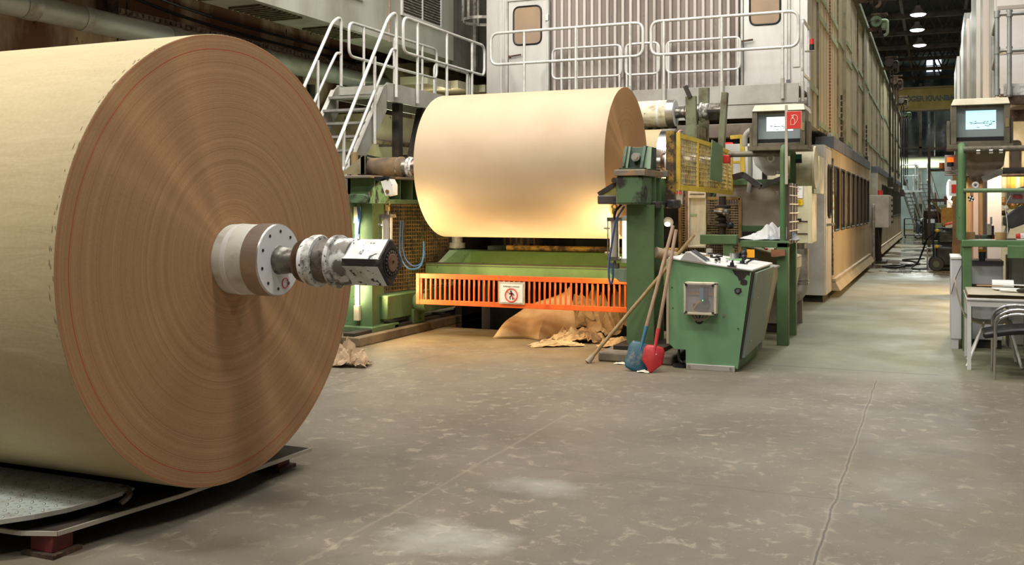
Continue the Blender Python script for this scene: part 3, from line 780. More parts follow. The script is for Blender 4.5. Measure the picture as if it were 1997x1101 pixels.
vent_m = M('vent_sheet', 'aeada2', .55, .15, '85806f', .8, .42, .68, (1, 1, .3), spots=(14, .7, '6a5c46'), det=8)
m = MB(); m.box(DX0, DX1, 6.0, 17.4, DB, 7.0); build('casing', m, vent_m, T, flat=True)
for y in (9.9, 11.5, 13.3):
    m = MB()
    for k in range(9): m.box(DX0+.1, DX1-.1, y+k*.12, y+k*.12+.06, DB-.03, DB)
    build('floor_grille', m, M('grille_brown', '5d5340', .7, .1, '3c3424', 6), T, flat=True)
for y0_, y1_ in ((12.9, 14.0), (15.35, 16.8), (17.4, 17.5)):
    if y0_ > 17: continue
    f = MB(); yy = (y0_, y1_); zb, zt = 5.02, 6.2
    for a, b, c, d in ((y0_, y1_, zb-.04, zb), (y0_, y1_, zt, zt+.04), (y0_-.04, y0_, zb-.04, zt+.04), (y1_, y1_+.04, zb-.04, zt+.04), ((y0_+y1_)/2-.015, (y0_+y1_)/2+.015, zb, zt)):
        f.box(DX1, DX1+.04, a, b, c, d)
    fr_ = build('louvre_frame', f, light_grey, T, flat=True)
    f = MB(); z = zb
    while z < zt: f.face([(DX1+.03, y0_, z), (DX1+.03, y1_, z), (DX1+.004, y1_, z+.04), (DX1+.004, y0_, z+.04)]); z += .05
    build('louvre', f, M('louvre_dark', '57504a', .6, .2, '8b8478', 14), fr_, flat=True)
m = MB(); m.cyl((DX1+.01, 14.9, DB-.02), (DX1+.01, 14.9, 7), .02, n=8); build('conduit', m, M('conduit_rust', '8a6f5c', .6, .3, 'b0a79a', 14), T)
# tall sheet wall past the louvres
sheet = M('tall_sheet_grey', 'a39f94', .55, .2, '6e6a60', .9, .42, .66, (1, 1, .18), spots=(20, .7, '5e4c3a'), det=8)
T = thing('sheet_partition', 'tall dirty grey sheet metal partition with riveted seams behind the walkway', 'partition', (-8.7, 18.5, 4.4))
m = MB(); m.box(-8.9, -8.72, 17.4, 26, 4.42, 9); build('sheet', m, sheet, T, flat=True)
for y in (17.42, 18.6, 19.7, 20.9, 22.4, 24):
    build('seam_strip', MB().box(-8.72, -8.66, y-.05, y+.05, 4.42, 9), M('seam_strip_pale', 'a9a39c', .5, .3, '6c5c4e', 10), T, flat=True)
# ladder cage
T = thing('ladder_cage', 'curved steel ladder safety cage hoops high beside the hood corner', 'ladder cage', (-8.2, 17.8, 5.2))
lc = V((-8.05, 17.6, 0))
for z in (5.23, 6.0):
    m = MB()
    q = [lc + V((math.cos(R(a))*.42, math.sin(R(a))*.42, z)) for a in range(100, 341, 12)]
    for a, b in zip(q, q[1:]): m.bar(a, b, .012, .055)
    build('hoop', m, galv_dark, T)
for a in (130, 190, 250, 310):
    p = lc + V((math.cos(R(a))*.41, math.sin(R(a))*.41, 0))
    build('cage_rail', MB().bar(p + V((0, 0, 5.2)), p + V((0, 0, 7)), .05, .012), galv_dark, T)
# beams and cable trays on the rusty wall
T = thing('wall_bracket', 'dark steel bracket and hanging post below the ventilation box on the rusty wall', 'bracket', (-10, 9.2, 4.5))
build('hanging_post', MB().box(-10.45, -10.25, 10.25, 10.45, 4.2, 7), brown_iron, T)
build('gusset', MB().prism([(-10.45, 10.6, 5.4), (-10.45, 10.6, 4.55), (-9.4, 10.6, 5.4)], (0, .05, 0)), green_dark, T)
for z, yy, lab in ((4.62, 9.0, 'dark cable run high on the rusty wall, topmost'), (4.48, 9.0, 'dark cable run high on the rusty wall, under the topmost')):
    m = MB(); m.hose([(-10.42, 6, z+.3), (-10.4, 9, z+.26), (-10.42, 12, z), (-10.4, 15, z-.05), (-10.42, 18, z)], .022, 6)
    build('cable', m, black, label=lab, cat='cable')
m = MB()
for k in range(58): m.box(-10.44, -10.36, 10.5+k*.11, 10.5+k*.11+.07, 4.30, 4.36)
m.box(-10.46, -10.44, 10.5, 17.0, 4.27, 4.39)
build('cable_tray', m, M('flaking_tray', 'a99c92', .7, .1, '4c3327', 9), label='flaking white cable tray strip on the rusty wall behind the pipe', cat='cable tray', flat=True)
for k, (x, y, z0_, z1_) in enumerate(((-9.55, 17.2, 3.95, 4.1), (-9.5, 18.4, 4.0, 4.15), (-9.45, 19.6, 4.05, 4.2))):
    build('ledge', MB().box(-9.39, x+.75, y-.5, y+.5, z0_, z1_), cream, label=('cream concrete ledge behind the walkway rails, lowest', 'cream concrete ledge behind the walkway rails, middle one', 'cream concrete ledge behind the walkway rails, farthest')[k], cat='ledge')
# cables and pipes under the walkway
for k, z in enumerate((1.95, 2.2, 2.45)):
    m = MB()
    for j in range(3): m.hose([(-9.05-.04*j, 14.3, z+.07*j), (-8.9, 15.2, z-.1+.06*j), (-8.95, 16.2, z+.02+.05*j), (-9.0, 18, z-.05+.05*j)], .018, 5)
    build('hanging_cable', m, black, label=('sagging dark cable bundle under the walkway, lowest', 'sagging dark cable bundle under the walkway, middle', 'sagging dark cable bundle under the walkway, uppermost')[k], cat='cable')
m = MB(); m.tube([(-8.9, 13.4, 1.75), (-8.6, 15.3, 1.75), (-8.6, 15.3, 1.2)], .06, 10, bend=.2); T = thing('drain_pipe', 'pale green bent pipe under the walkway', 'pipe', (-8.7, 14.4, 1.2)); build('pipe_run', m, green_pale, T); build('wall_mount', MB().box(-9.15, -8.86, 15.42, 15.5, 1.7, 1.8), dark, T)
m = MB(); m.cyl((-9.0, 13.6, 2.75), (-8.6, 18, 2.75), .045, n=10); T = thing('thin_pipe', 'thin rusty pipe crossing under the walkway', 'pipe', (-8.8, 15.8, 2.7)); build('pipe_run', m, brown_iron, T); build('wall_mount', MB().box(-9.15, -8.9, 15.5, 15.56, 2.7, 2.8), dark, T)
m = MB(); rr = random.Random(5)
for k in range(16):
    y = 11.0+rr.random()*3; z = 1.2+rr.random()*2.2; L = .5+rr.random()*.8
    m.hose([(-10.44, y, z), (-10.40, y+L*.3, z-.2*rr.random()-.1), (-10.42, y+L*.7, z-.1*rr.random()), (-10.44, y+L, z+.25*rr.random())], .018+.02*rr.random(), 5)
build('cable_tangle', m, black, label='tangle of dark cables over the rusty wall behind the stair', cat='cables', kind='stuff')
for k, y in enumerate((12.6, 13.8, 15.0)): build('wall_pipe', MB().cyl((-10.24, y, 0), (-10.24, y, 3.8), .07, n=12), (brown_iron, M('wall_pipe_pale', '9c9080', .6, .2, '5c4636', 4), dark)[k], label=('rusty upright pipe on the wall behind the stair, nearest', 'pale stained upright pipe on the wall behind the stair', 'dark upright pipe on the wall behind the stair, farthest')[k], cat='pipe')
# ================================================================ WINDER: REEL STANDS
def hosepts(pts, y): return [aty(a, b, y) for a, b in pts]
B = lambda *a: MB().box(*a)
struct('trim_2', B(-3.25, -2.45, 9.98, 12.0, 0, .10), concrete, bev=.02)
struct('trim_3', B(-7.4, -6.1, 9.9, 14.4, 0, .11), M('sill_concrete', '7a6a50', .85, 0, '4a3e2c', 2, .4, .65, bump=(8, .4)), bev=.012)
for x0, x1, lab in ((-6.95, -6.8, 'flat dark floor rail on the concrete sill, outer one'), (-6.35, -6.2, 'flat dark floor rail along the edge of the concrete sill')):
    m = MB(); m.box(x0, x1, 9.95, 10.35, .11, .15); m.box(x0, x1, 10.9, 14.3, .11, .15)
    for y in (11.5, 12.2, 12.9): m.box(x0-.02, x1+.02, y, y+.06, .15, .17)
    build('floor_rail', m, dark, label=lab, cat='rail', bev=.004)
T = thing('reel_stand', 'green steel reel stand column behind the shovels with blackened head box', 'reel stand', (-2.9, 10.6, .1))
build('foot_plate', B(-3.15, -2.6, 10.2, 10.95, .10, .145), dark, T, bev=.004)
m = MB(); m.box(-3.06, -2.76, 10.4, 10.43, .145, 1.64); m.box(-2.92, -2.9, 10.43, 10.8, .145, 1.64); m.box(-3.06, -2.76, 10.8, 10.83, .145, 1.64)
build('column', m, green, T, flat=True)
hd = build('head_box', B(-3.13, -2.83, 10.22, 10.62, 1.64, 1.945), green_worn, T, bev=.025)
m = MB(); m.box(-3.0, -2.97, 10.6, 11.3, 1.66, 1.94)
for y in (10.63, 10.85, 11.1, 11.27): m.box(-3.0, -2.80, y, y+.02, 1.66, 1.94)
build('rib_bay', m, green, T, flat=True)
build('rail_top', B(-2.835, -2.75, 10.96, 12.3, 1.955, 2.022), M('scraped_rail', '8f8578', .5, .5, 'b88a58', 8, .5, .65), T, bev=.004)
build('head_plate', B(-3.14, -2.80, 10.2, 10.95, 1.945, 2.01), M('scraped_rail', '8f8578', .5, .5, 'b88a58', 8, .5, .65), T, bev=.006)
build('lower_ledge', B(-3.05, -2.78, 10.6, 11.3, 1.60, 1.675), M('greasy_iron', '55504e', .45, .4, '2c2624', 6), T, bev=.01)
# stop bracket with bolt
m = MB()
for x in (-3.085, -2.88):
    m.prism([(x, 10.26, 2.01), (x, 10.85, 2.01), (x, 10.85, 2.27), (x, 10.42, 2.27)], (.03, 0, 0))
m.prism([(-3.055, 10.42, 2.01), (-2.88, 10.42, 2.01), (-2.86, 10.50, 2.26), (-3.035, 10.50, 2.26)], (0, .03, 0))
m.box(-3.1, -2.82, 10.24, 10.9, 2.0, 2.03)
sb = build('stop_bracket', m, green_dark, T, flat=True)
m = MB(); m.prism([(-3.06, 10.33, 2.02), (-3.03, 10.33, 2.02), (-3.03, 10.46, 2.27), (-3.06, 10.46, 2.27)], (-.028, -.01, 0)); build('bracket_cheek', m, green_pale, sb)
m = MB(); m.prism([(-2.86, 10.33, 2.02), (-2.78, 10.33, 2.02), (-2.80, 10.46, 2.26), (-2.845, 10.46, 2.26)], (0, .02, 0)); build('bracket_cheek', m, green_pale, sb)
m = MB(); m.cyl((-2.955, 10.47, 2.15), (-2.955, 10.37, 2.15), .046, n=20); m.cyl((-2.955, 10.37, 2.15), (-2.955, 10.35, 2.15), .03, n=6); build('bolt', m, M('nickel_bolt', 'c9c7c2', .3, .7), sb)
for x in (-3.05, -2.9): build('bolt', MB().cyl((x, 10.27, 2.03), (x, 10.27, 2.05), .018, n=6), dark, sb)
# catch arm reaching under the roll
m = MB(); m.box(-3.36, -3.13, 10.3, 10.4, 1.645, 1.74); build('catch_arm', m, M('greasy_iron', '55504e'), T, bev=.012)
m = MB(); m.prism([(-3.34, 10.34, 1.74), (-3.13, 10.34, 1.74), (-3.13, 10.34, 1.87)], (0, .03, 0)); build('catch_web', m, M('ochre_web', '8c8440', .6, 0, '4c4428', 8), T)
m = MB(); m.bar((-3.36, 10.35, 1.75), (-3.13, 10.35, 1.885), .03, .05); m.cyl((-3.17, 10.3, 1.9), (-3.17, 10.4, 1.9), .03); build('catch_lever', m, dark, T)
# left stand
T = thing('reel_stand', 'green steel reel stand beside the huge roll, lit by a fluorescent tube', 'reel stand', (-6.5, 10.9, .11))
build('foot_plate', B(-6.85, -6.2, 10.35, 11.0, .11, .17), green, T, bev=.006)
build('column', B(-6.79, -6.5, 10.5, 10.85, .17, 1.66), green, T, bev=.004)
build('column_flange', B(-6.44, -6.27, 10.47, 10.5, .17, 1.66), green, T, flat=True)
build('column_web', B(-6.5, -6.33, 10.6, 10.85, .17, 1.66), green, T, flat=True)
m = MB(); m.box(-6.85, -6.2, 10.45, 12.6, 1.66, 1.71); build('bottom_flange', m, green, T, bev=.004)
m = MB(); m.box(-6.7, -6.66, 10.6, 12.6, 1.71, 1.97)
for k in range(7): m.box(-6.7, -6.32, 10.6+k*.32, 10.62+k*.32, 1.71, 1.97)
build('rib_bay', m, green, T, flat=True)
build('rail_top', B(-6.8, -6.28, 10.45, 12.6, 1.97, 2.0), M('scraped_rail', '8f8578'), T, bev=.005)
m = MB(); m.prism([(-6.75, 10.5, 2.02), (-6.42, 10.5, 2.02), (-6.42, 10.5, 2.24)], (0, .04, 0)); m.box(-6.45, -6.42, 10.5, 10.56, 2.02, 2.24)
build('end_gusset', m, M('dusty_gusset', '8a8264', .6, .1, '5f5a40', 5), T)
m = MB(); m.prism([(-6.62, 11.95, .2), (-6.40, 11.95, .2), (-6.40, 11.95, 1.7), (-6.46, 11.95, 2.2), (-6.58, 11.95, 2.2), (-6.62, 11.95, 1.7)], (0, .2, 0))
build('side_frame', m, green, T, bev=.01)
m = MB(); m.box(-6.58, -6.22, 10.75, 13.5, .22, .52); build('lower_beam', m, green, T, bev=.012)
m = MB(); m.cyl((-6.4, 11.5, .38), (-6.05, 11.5, .38), .12, n=20); m.box(-6.3, -6.18, 11.35, 11.65, .12, .3); build('beam_pivot', m, green, T)
# swing arm with white grab shoe
m = MB(); m.box(-6.62, -6.27, 10.3, 10.42, 1.665, 1.77); m.cyl((-6.27, 10.29, 1.71), (-6.27, 10.43, 1.71), .05); build('swing_arm', m, green_worn, T, bev=.006)
m = MB(); m.prism([(-6.27, 10.34, 1.66), (-5.99, 10.34, 1.66), (-5.99, 10.34, 1.76), (-6.06, 10.34, 1.93), (-6.10, 10.34, 1.93), (-6.28, 10.34, 1.75)], (0, .05, 0))
pa = build('swing_plate', m, M('peeled_green', '93b06a', .6, 0, '4a382c', 9, .47, .56, (2, 2, .7)), T)
m = MB(); m.prism([(-6.055, 10.3, 1.92), (-5.93, 10.3, 1.95), (-5.89, 10.3, 1.88), (-5.89, 10.3, 1.76), (-5.99, 10.3, 1.745)], (0, .12, 0))
build('grab_shoe', m, white_paint, pa, bev=.004)
m = MB(); m.prism([(-6.06, 10.29, 1.935), (-5.99, 10.29, 1.955), (-5.96, 10.29, 1.93), (-5.93, 10.29, 1.96), (-5.92, 10.29, 1.975), (-6.0, 10.29, 1.985), (-6.06, 10.29, 1.96)], (0, .14, 0))
m.box(-6.14, -6.06, 10.3, 10.42, 1.93, 1.975)
build('rubber_pad', m, black, pa)
build('pin', MB().cyl((-5.96, 10.285, 1.80), (-5.96, 10.31, 1.80), .022, n=14), M('brass_pin', '9a7c4a', .4, .6), pa)
def ram(label, x, y, zt, zb, r):
    T = thing('hydraulic_cylinder', label, 'hydraulic cylinder', (x, y, zb-.15))
    build('barrel', MB().cyl((x, y, zb), (x, y, zt), r, n=24), M('ram_silver', 'e0d8cc', .3, .55), T)
    m = MB(); m.box(x-r*1.25, x+r*1.25, y-r*1.25, y+r*1.25, zt-.01, zt+.03); m.box(x-r*1.15, x+r*1.15, y-r*1.15, y+r*1.15, zb-.03, zb+.01)
    for a in (-1, 1): m.cyl((x+a*r*1.1, y-r*1.05, zb), (x+a*r*1.1, y-r*1.05, zt), .006, n=6)
    build('end_cap', m, worn_steel, T)
    build('rod', MB().cyl((x, y, zt+.03), (x, y, zt+.13), .016), chrome, T)
    m = MB(); m.torus((x, y, zt+.15), (0, 1, 0), .026, .011, 16, 8); m.box(x-.02, x+.02, y-.02, y+.02, zt+.07, zt+.12); build('rod_eye', m, M('eye_brass', 'b6a05c', .35, .7), T)
    m = MB(); m.cyl((x, y, zb-.03), (x, y, zb-.1), .02); m.box(x-.06, x+.05, y-.03, y+.03, zb-.12, zb-.06); build('clevis', m, worn_steel, T)
    m = MB(); m.cyl((x-r*1.1, y, zt-.09), (x-r*1.1-.06, y, zt-.09), .012, n=8); m.cyl((x-r*1.1, y, zb+.05), (x-r*1.1-.05, y, zb+.05), .012, n=8); build('port_fitting', m, steel, T)
ram('silver hydraulic cylinder hanging under the white grab shoe by the huge roll', -6.0, 10.37, 1.50, .95, .06)
ram('silver hydraulic cylinder under the catch arm beside the green column', -3.235, 10.52, 1.47, 1.06, .052)
T = thing('cylinder_bracket', 'pale green angled bracket carrying the lower end of the cylinder at the green column', 'bracket', (-3.2, 10.6, .8))
build('bracket_plate', MB().prism([(-3.28, 10.46, .94), (-3.04, 10.46, .94), (-3.04, 10.46, .8), (-3.16, 10.46, .8), (-3.26, 10.46, .89)], (0, .2, 0)), green_pale, T, bev=.004)
# hoses
def hose(label, pts, r=.011, mt=blue_hose):
    m = MB(); m.hose(pts, r, 6, 8); build('hose', m, mt, label=label, cat='hose')
hose('dark blue hose looping down before the right-hand silver cylinder', hosepts([(1217, 402), (1203, 425), (1196, 455), (1192, 480), (1187, 512), (1187, 540), (1191, 553), (1195, 540), (1194, 512)], 10.35), .012, M('navy_hose', '33507a', .45))
hose('black hose arching from the catch arm to the cylinder head', hosepts([(1212, 398), (1200, 412), (1197, 428)], 10.4), .014, black)
hose('light blue hose down the wire mesh, outer loop', hosepts([(781, 430), (779, 470), (780, 495), (788, 515), (800, 524), (818, 520), (825, 500), (826, 470)], 11.3), .011)
hose('dark blue hose down the wire mesh, inner loop', hosepts([(786, 430), (784, 465), (786, 490), (793, 508), (806, 518), (822, 512), (828, 490)], 11.35), .011, M('navy_hose', '33507a'))
hose('blue hose pair hanging left of the fluorescent tube, outer', hosepts([(697, 402), (699, 425), (695, 450), (691, 475), (686, 510)], 10.4), .013)
hose('blue hose pair hanging left of the fluorescent tube, inner', hosepts([(699, 402), (702, 425), (698, 455), (694, 475), (689, 510)], 10.38), .012, M('navy_hose', '33507a'))
# fluorescent tube
T = thing('tube_lamp', 'vertical fluorescent tube fixed to the green stand beside the huge roll', 'lamp', (-6.47, 10.45, .3))
LAMP = M('tube_glow', 'fff2d2', .4, emis=7)
build('tube', MB().cyl((-6.465, 10.44, .42), (-6.465, 10.44, 1.42), .026, n=16), LAMP, T)
build('socket', MB().box(-6.5, -6.43, 10.42, 10.5, 1.42, 1.62), M('socket_cream', 'cfc2a0', .6), T)
build('socket', MB().box(-6.5, -6.43, 10.42, 10.5, .24, .42), M('socket_cream', 'cfc2a0'), T)
T = thing('tube_lamp', 'vertical fluorescent tube beside the silver cylinder at the green column', 'lamp', (-3.15, 10.62, 1.0))
build('tube', MB().cyl((-3.15, 10.62, 1.05), (-3.15, 10.62, 1.46), .022, n=16), LAMP, T); build('socket', MB().box(-3.18, -3.12, 10.6, 10.65, 1.46, 1.52), clean_white, T); build('socket', MB().box(-3.18, -3.12, 10.6, 10.65, 1.0, 1.05), clean_white, T)
# wire mesh screen
def mesh_screen(name, label, o, u, v, W_, H_, st, r, mt, frame=None, fr=.02, frm=None):
    o, u, v = V(o), V(u), V(v); T = thing(name, label, 'guard', o)
    m = MB(); w = u.cross(v)
    k = st
    while k < W_: m.bar(o+u*k, o+u*k+v*H_, r, r, w); k += st
    k = st
    while k < H_: m.bar(o+v*k+w*r, o+v*k+u*W_+w*r, r, r, w); k += st
    build('mesh', m, mt, T, flat=True)
    m = MB()
    for a, b in ((o, o+u*W_), (o+v*H_, o+u*W_+v*H_), (o, o+v*H_), (o+u*W_, o+u*W_+v*H_)): m.bar(a, b, fr, fr, w)
    build('frame', m, frm or mt, T, flat=True)
    return T
mesh_screen('wire_screen', 'dark wire mesh screen behind the fluorescent tube, under the spool rail', (-6.5, 10.95, .54), (.18, .98, 0), (0, 0, 1), 1.5, 1.1, .05, .012, M('mesh_brown', '8a7048', .6, .4, '2e261c', 9))
T = thing('strut', 'grey diagonal strut and tube behind the wire mesh screen', 'strut', (-6.6, 11.6, .6))
build('strut_bar', MB().bar((-6.72, 11.2, .6), (-6.70, 12.2, 1.2), .05, .03), worn_steel, T); build('strut_tube', MB().cyl((-6.9, 11.2, .75), (-6.72, 12.4, .78), .06), worn_steel, T)
build('drive_coupling', MB().lathe((-6.98, 11.6, 2.143), (1, 0, 0), [(0, .1), (.02, .132), (.2, .135), (.42, .135), (.44, .12), (.46, .12), (.46, .14), (.5, .14), (.52, .12), (.56, .1)]), M('dusty_drum', '55473a', .7, .2, '8a7350', 2.5, .42, .62), label='dusty dark drive coupling drum at the outer end of the smaller roll', cat='coupling')
build('valve_block', MB().box(-7.05, -6.96, 11.2, 11.5, 2.02, 2.3), dark, label='small dark valve block beside the drive coupling drum', cat='valve', bev=.01)
build('grease_bottle', MB().cyl((-6.85, 11.0, 2.02), (-6.85, 11.0, 2.32), .045), M('grease_tan', '8a7650', .6), label='small brown grease bottle standing by the drive coupling drum', cat='bottle')
# ---------------------------------------------------------------- press beam and pit machinery
pit_shade_black = M('oily_shade_black', '1b1714', .6, .1, '3a2f24', 1.5, .45, .7)
T = thing('press_beam', 'long green press beam with chamfered top under the smaller paper roll', 'machine beam', (-4.6, 12.2, .65))
pgreen = M('press_green', '5a7c46', .5, 0, '4c683a', 2, .4, .7, spots=(20, .64, '4a3a22'))
m = MB(); m.box(-6.3, -2.95, 11.9, 12.5, .66, .865); build('beam_body', m, pgreen, T, bev=.006)
m = MB(); m.prism([(-6.05, 11.93, .875), (-6.05, 12.5, .875), (-6.05, 12.5, 1.03), (-6.05, 12.12, 1.03)], (3.1, 0, 0)); build('chamfered_top', m, pgreen, T, bev=.004)
m = MB(); m.box(-6.3, -2.95, 11.895, 11.92, .835, .842); m.box(-6.3, -2.95, 11.885, 11.95, .862, .878); build('groove', m, dark, T)
m = MB(); m.prism([(-6.13, 11.93, .875), (-6.05, 11.93, .875), (-5.93, 12.12, 1.03), (-6.05, 12.12, 1.035)], (0, .06, 0)); build('end_plate', m, green_pale, T)
for x in (-5.5, -3.2): build('stay', MB().box(x-.06, x+.06, 12.1, 12.3, -1.2, .66), pit_shade_black, T)  # stays coloured black, the pit's shade put into their material
build('grease_pipe', MB().cyl((-5.3, 12.35, 1.07), (-2.95, 12.35, 1.07), .035), yellow_rust, label='dirty yellow pipe lying along the green press beam', cat='pipe')
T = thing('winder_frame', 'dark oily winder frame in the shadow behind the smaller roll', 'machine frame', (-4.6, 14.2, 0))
oily = M('oily_shade_black', '1b1714', .6, .1, '3a2f24', 1.5, .45, .7)
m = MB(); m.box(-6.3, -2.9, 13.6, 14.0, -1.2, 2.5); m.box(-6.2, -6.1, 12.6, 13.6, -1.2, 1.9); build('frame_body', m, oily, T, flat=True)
for k, x in enumerate((-5.4, -5.15, -4.0, -3.55)):
    m = MB(); m.cyl((x, 13.1, .2), (x, 13.1, 1.32), .07); m.cyl((x, 13.1, 1.0), (x, 13.1, 1.1), .12); build('standpipe', m, (grey_paint, brown_iron, dark, brown_iron)[k], T)
for k in range(5):
    x = -5.6 + k*.09; m = MB(); m.hose([(x, 13.0, 1.0), (x, 12.95, 1.25), (x+.06, 12.9, 1.33), (x+.11, 12.9, 1.2), (x+.12, 12.9, 1.0)], .016, 6); build('bent_pipe', m, M('copper_dull', '6a4c34', .4, .7), T)
build('valve_body', MB().box(-5.75, -5.3, 12.7, 13.0, .95, 1.08), green_dark, T, bev=.01)
T = thing('standing_pipe', 'pale flanged pipe standing under the outer end of the smaller roll', 'pipe', (-6.12, 12.4, .9))
build('pipe', MB().cyl((-6.12, 12.5, 1.05), (-6.12, 12.5, 1.75), .075), M('pipe_dirty_white', 'a8a79c', .5, .1, '6a5f4c', 8), T)
build('flange', MB().cyl((-6.12, 12.5, 1.05), (-6.12, 12.5, 1.12), .11), M('pipe_dirty_white', ''), T)
build('nozzle', MB().cyl((-6.12, 12.5, .88), (-6.12, 12.5, 1.05), .05, .08), green_worn, T)
# reel drum and the empty spool waiting above it
T = thing('reel_drum', 'large reel drum with polished rim pressed against the back of the smaller roll', 'drum', (-4.6, 13.0, 1.75))
DR = (-3.15, 13.02, 2.2)
build('drum_shell', MB().lathe(DR, (-1, 0, 0), [(.16, .45), (2.9, .45)], 64), KRAFT, T)
build('polished_rim', MB().lathe(DR, (1, 0, 0), [(-.16, .455), (.02, .455), (.025, .44), (.025, .36), (.04, .36), (.045, .42), (.09, .42), (.1, .4), (.1, .1)], 64), steel, T)
build('rope_guide', MB().torus((DR[0]+.065, DR[1], DR[2]), (1, 0, 0), .425, .012, 64, 8), M('red_white_rope', 'd9b7b4', .7, 0, 'b0686a', 40), T)
build('drum_shaft', MB().lathe(DR, (1, 0, 0), [(.1, .13), (.28, .13), (.28, .09), (.6, .09)], 32), worn_steel, T)
sp = V((-3.63, 13.75, 2.93))
T = thing('empty_spool', 'empty cream reel spool with polished flange waiting above the reel drum', 'reel spool', (-4.6, 13.75, 2.74))
build('spool_tube', MB().lathe(sp, (-1, 0, 0), [(0, .187), (2.3, .187)], 48), core_cream, T)
spool_end(T, sp, 1, False)
T = thing('spool_fork', 'upright rusty green fork holding the drive end of the empty spool', 'fork', (-2.95, 13.75, 1.3))
m = MB(); m.bar((-3.02, 13.45, 1.3), (-3.05, 13.45, 3.12), .08, .14); m.bar((-3.02, 14.05, 1.3), (-3.0, 14.05, 3.3), .08, .14); m.box(-3.08, -2.96, 13.4, 14.1, 2.55, 2.72); build('fork_arm', m, M('fork_green', '74785e', .6, .2, '54432f', 5), T)
m = MB(); m.bar((-3.05, 13.4, 3.1), (-3.12, 13.4, 3.26), .03, .06); build('fork_tip', m, dark, T)
build('guide_post', MB().bar((-2.72, 13.5, 1.3), (-2.60, 13.5, 3.16), .12, .08), M('fork_green', ''), label='dirty green leaning guide post beside the end of the empty spool', cat='post', bev=.006)
build('cross_beam', B(-3.5, -1.95, 14.5, 14.7, 2.62, 2.82), M('dusty_beam', '807668', .6, .1, '5c5044', 3), label='dusty brown cross beam under the platform fascia behind the empty spool', cat='beam', bev=.008)
build('motor_box', B(-2.35, -2.08, 14.6, 14.9, 2.82, 3.08), cream, label='small cream box on the cross beam under the platform fascia', cat='box', bev=.01)
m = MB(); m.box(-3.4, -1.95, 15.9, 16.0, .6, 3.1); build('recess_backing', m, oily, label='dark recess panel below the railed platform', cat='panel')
T = thing('signal_lamp', 'small red glowing signal lamp under the cross beam', 'warning light', (-2.72, 14.2, 2.38))
build('housing', B(-2.82, -2.73, 14.2, 14.28, 2.42, 2.52), clean_white, T); build('lens', B(-2.73, -2.64, 14.19, 14.28, 2.42, 2.53), M('red_glow', 'ff3030', .4, emis=3), T)
# ---------------------------------------------------------------- orange fence and sign
fx0, fx1, fy = -6.0, -2.95, 11.1
T = thing('safety_fence', 'low orange barred safety fence in front of the green press beam', 'fence', (-4.5, fy, .39))
b0, b1 = .40, .785
build('top_rail', B(fx0, fx1, fy-.02, fy+.02, b1-.06, b1), orange, T, bev=.003)
build('bottom_rail', B(fx0, fx1, fy-.02, fy+.02, b0, b0+.06), orange, T, bev=.003)
build('end_post', B(fx0, fx0+.05, fy-.025, fy+.025, b0, b1), orange, T, bev=.003)
n = 46
for k in range(1, n):
    x = fx0 + (fx1-fx0)*k/n
    build('bar', B(x-.009, x+.009, fy-.012, fy+.012, b0+.05, b1-.05), orange, T, flat=True)
sx0, sx1 = aty(974, 570, fy-.05).x, aty(1020, 570, fy-.05).x; sz0, sz1 = aty(998, 591, fy-.05).z, aty(998, 552, fy-.05).z
T = thing('warning_sign', 'white no-climbing sign with red ring hung on the orange fence', 'sign', ((sx0+sx1)/2, fy-.05, sz0))
build('backing', B(sx0-.015, sx1+.01, fy-.045, fy-.03, sz0-.01, sz1+.015), M('sleeve_grey', 'c5c0b4', .5, 0, 'a39a88', 12), T)
build('panel', B(sx0+.008, sx1-.012, fy-.05, fy-.045, sz0+.008, sz1-.012), M('sign_white', 'f0ebe2', .5), T)
cx, cz = (sx0+sx1)/2-.002, sz0 + (sz1-sz0)*.40; Y0 = fy-.053
text('Aufsteigen verboten', .026, (cx, Y0+.002, sz1-.04), (R(90), 0, 0), M('sign_ink', '3a3834', .6), T, ext=.0006)
r = .078
m = MB(); m.torus((cx, Y0+.002, cz), (0, 1, 0), r, .0085, 40, 6); m.bar((cx-r*.7, Y0, cz+r*.7), (cx+r*.7, Y0, cz-r*.7), .004, .013, (0, 1, 0)); build('prohibition_ring', m, M('sign_red', 'd8492e', .5), T)
m = MB(); m.ball((cx-.004, Y0+.001, cz+.047), .011, 1, .2, 1)
for a, b, w in (((0, .034), (.004, -.002), .024), ((.004, .03), (.03, .012), .009), ((.03, .012), (.036, -.004), .008), ((-.004, .028), (-.032, .012), .009), ((.004, 0), (-.02, -.022), .011), ((-.02, -.022), (-.012, -.05), .010), ((.006, 0), (.02, -.024), .011), ((.02, -.024), (.018, -.055), .010)):
    m.bar((cx+a[0], Y0+.001, cz+a[1]), (cx+b[0], Y0+.001, cz+b[1]), w, .003, (0, 1, 0))
build('walking_figure', m, M('sign_black', '1c1a18', .6), T, flat=True)
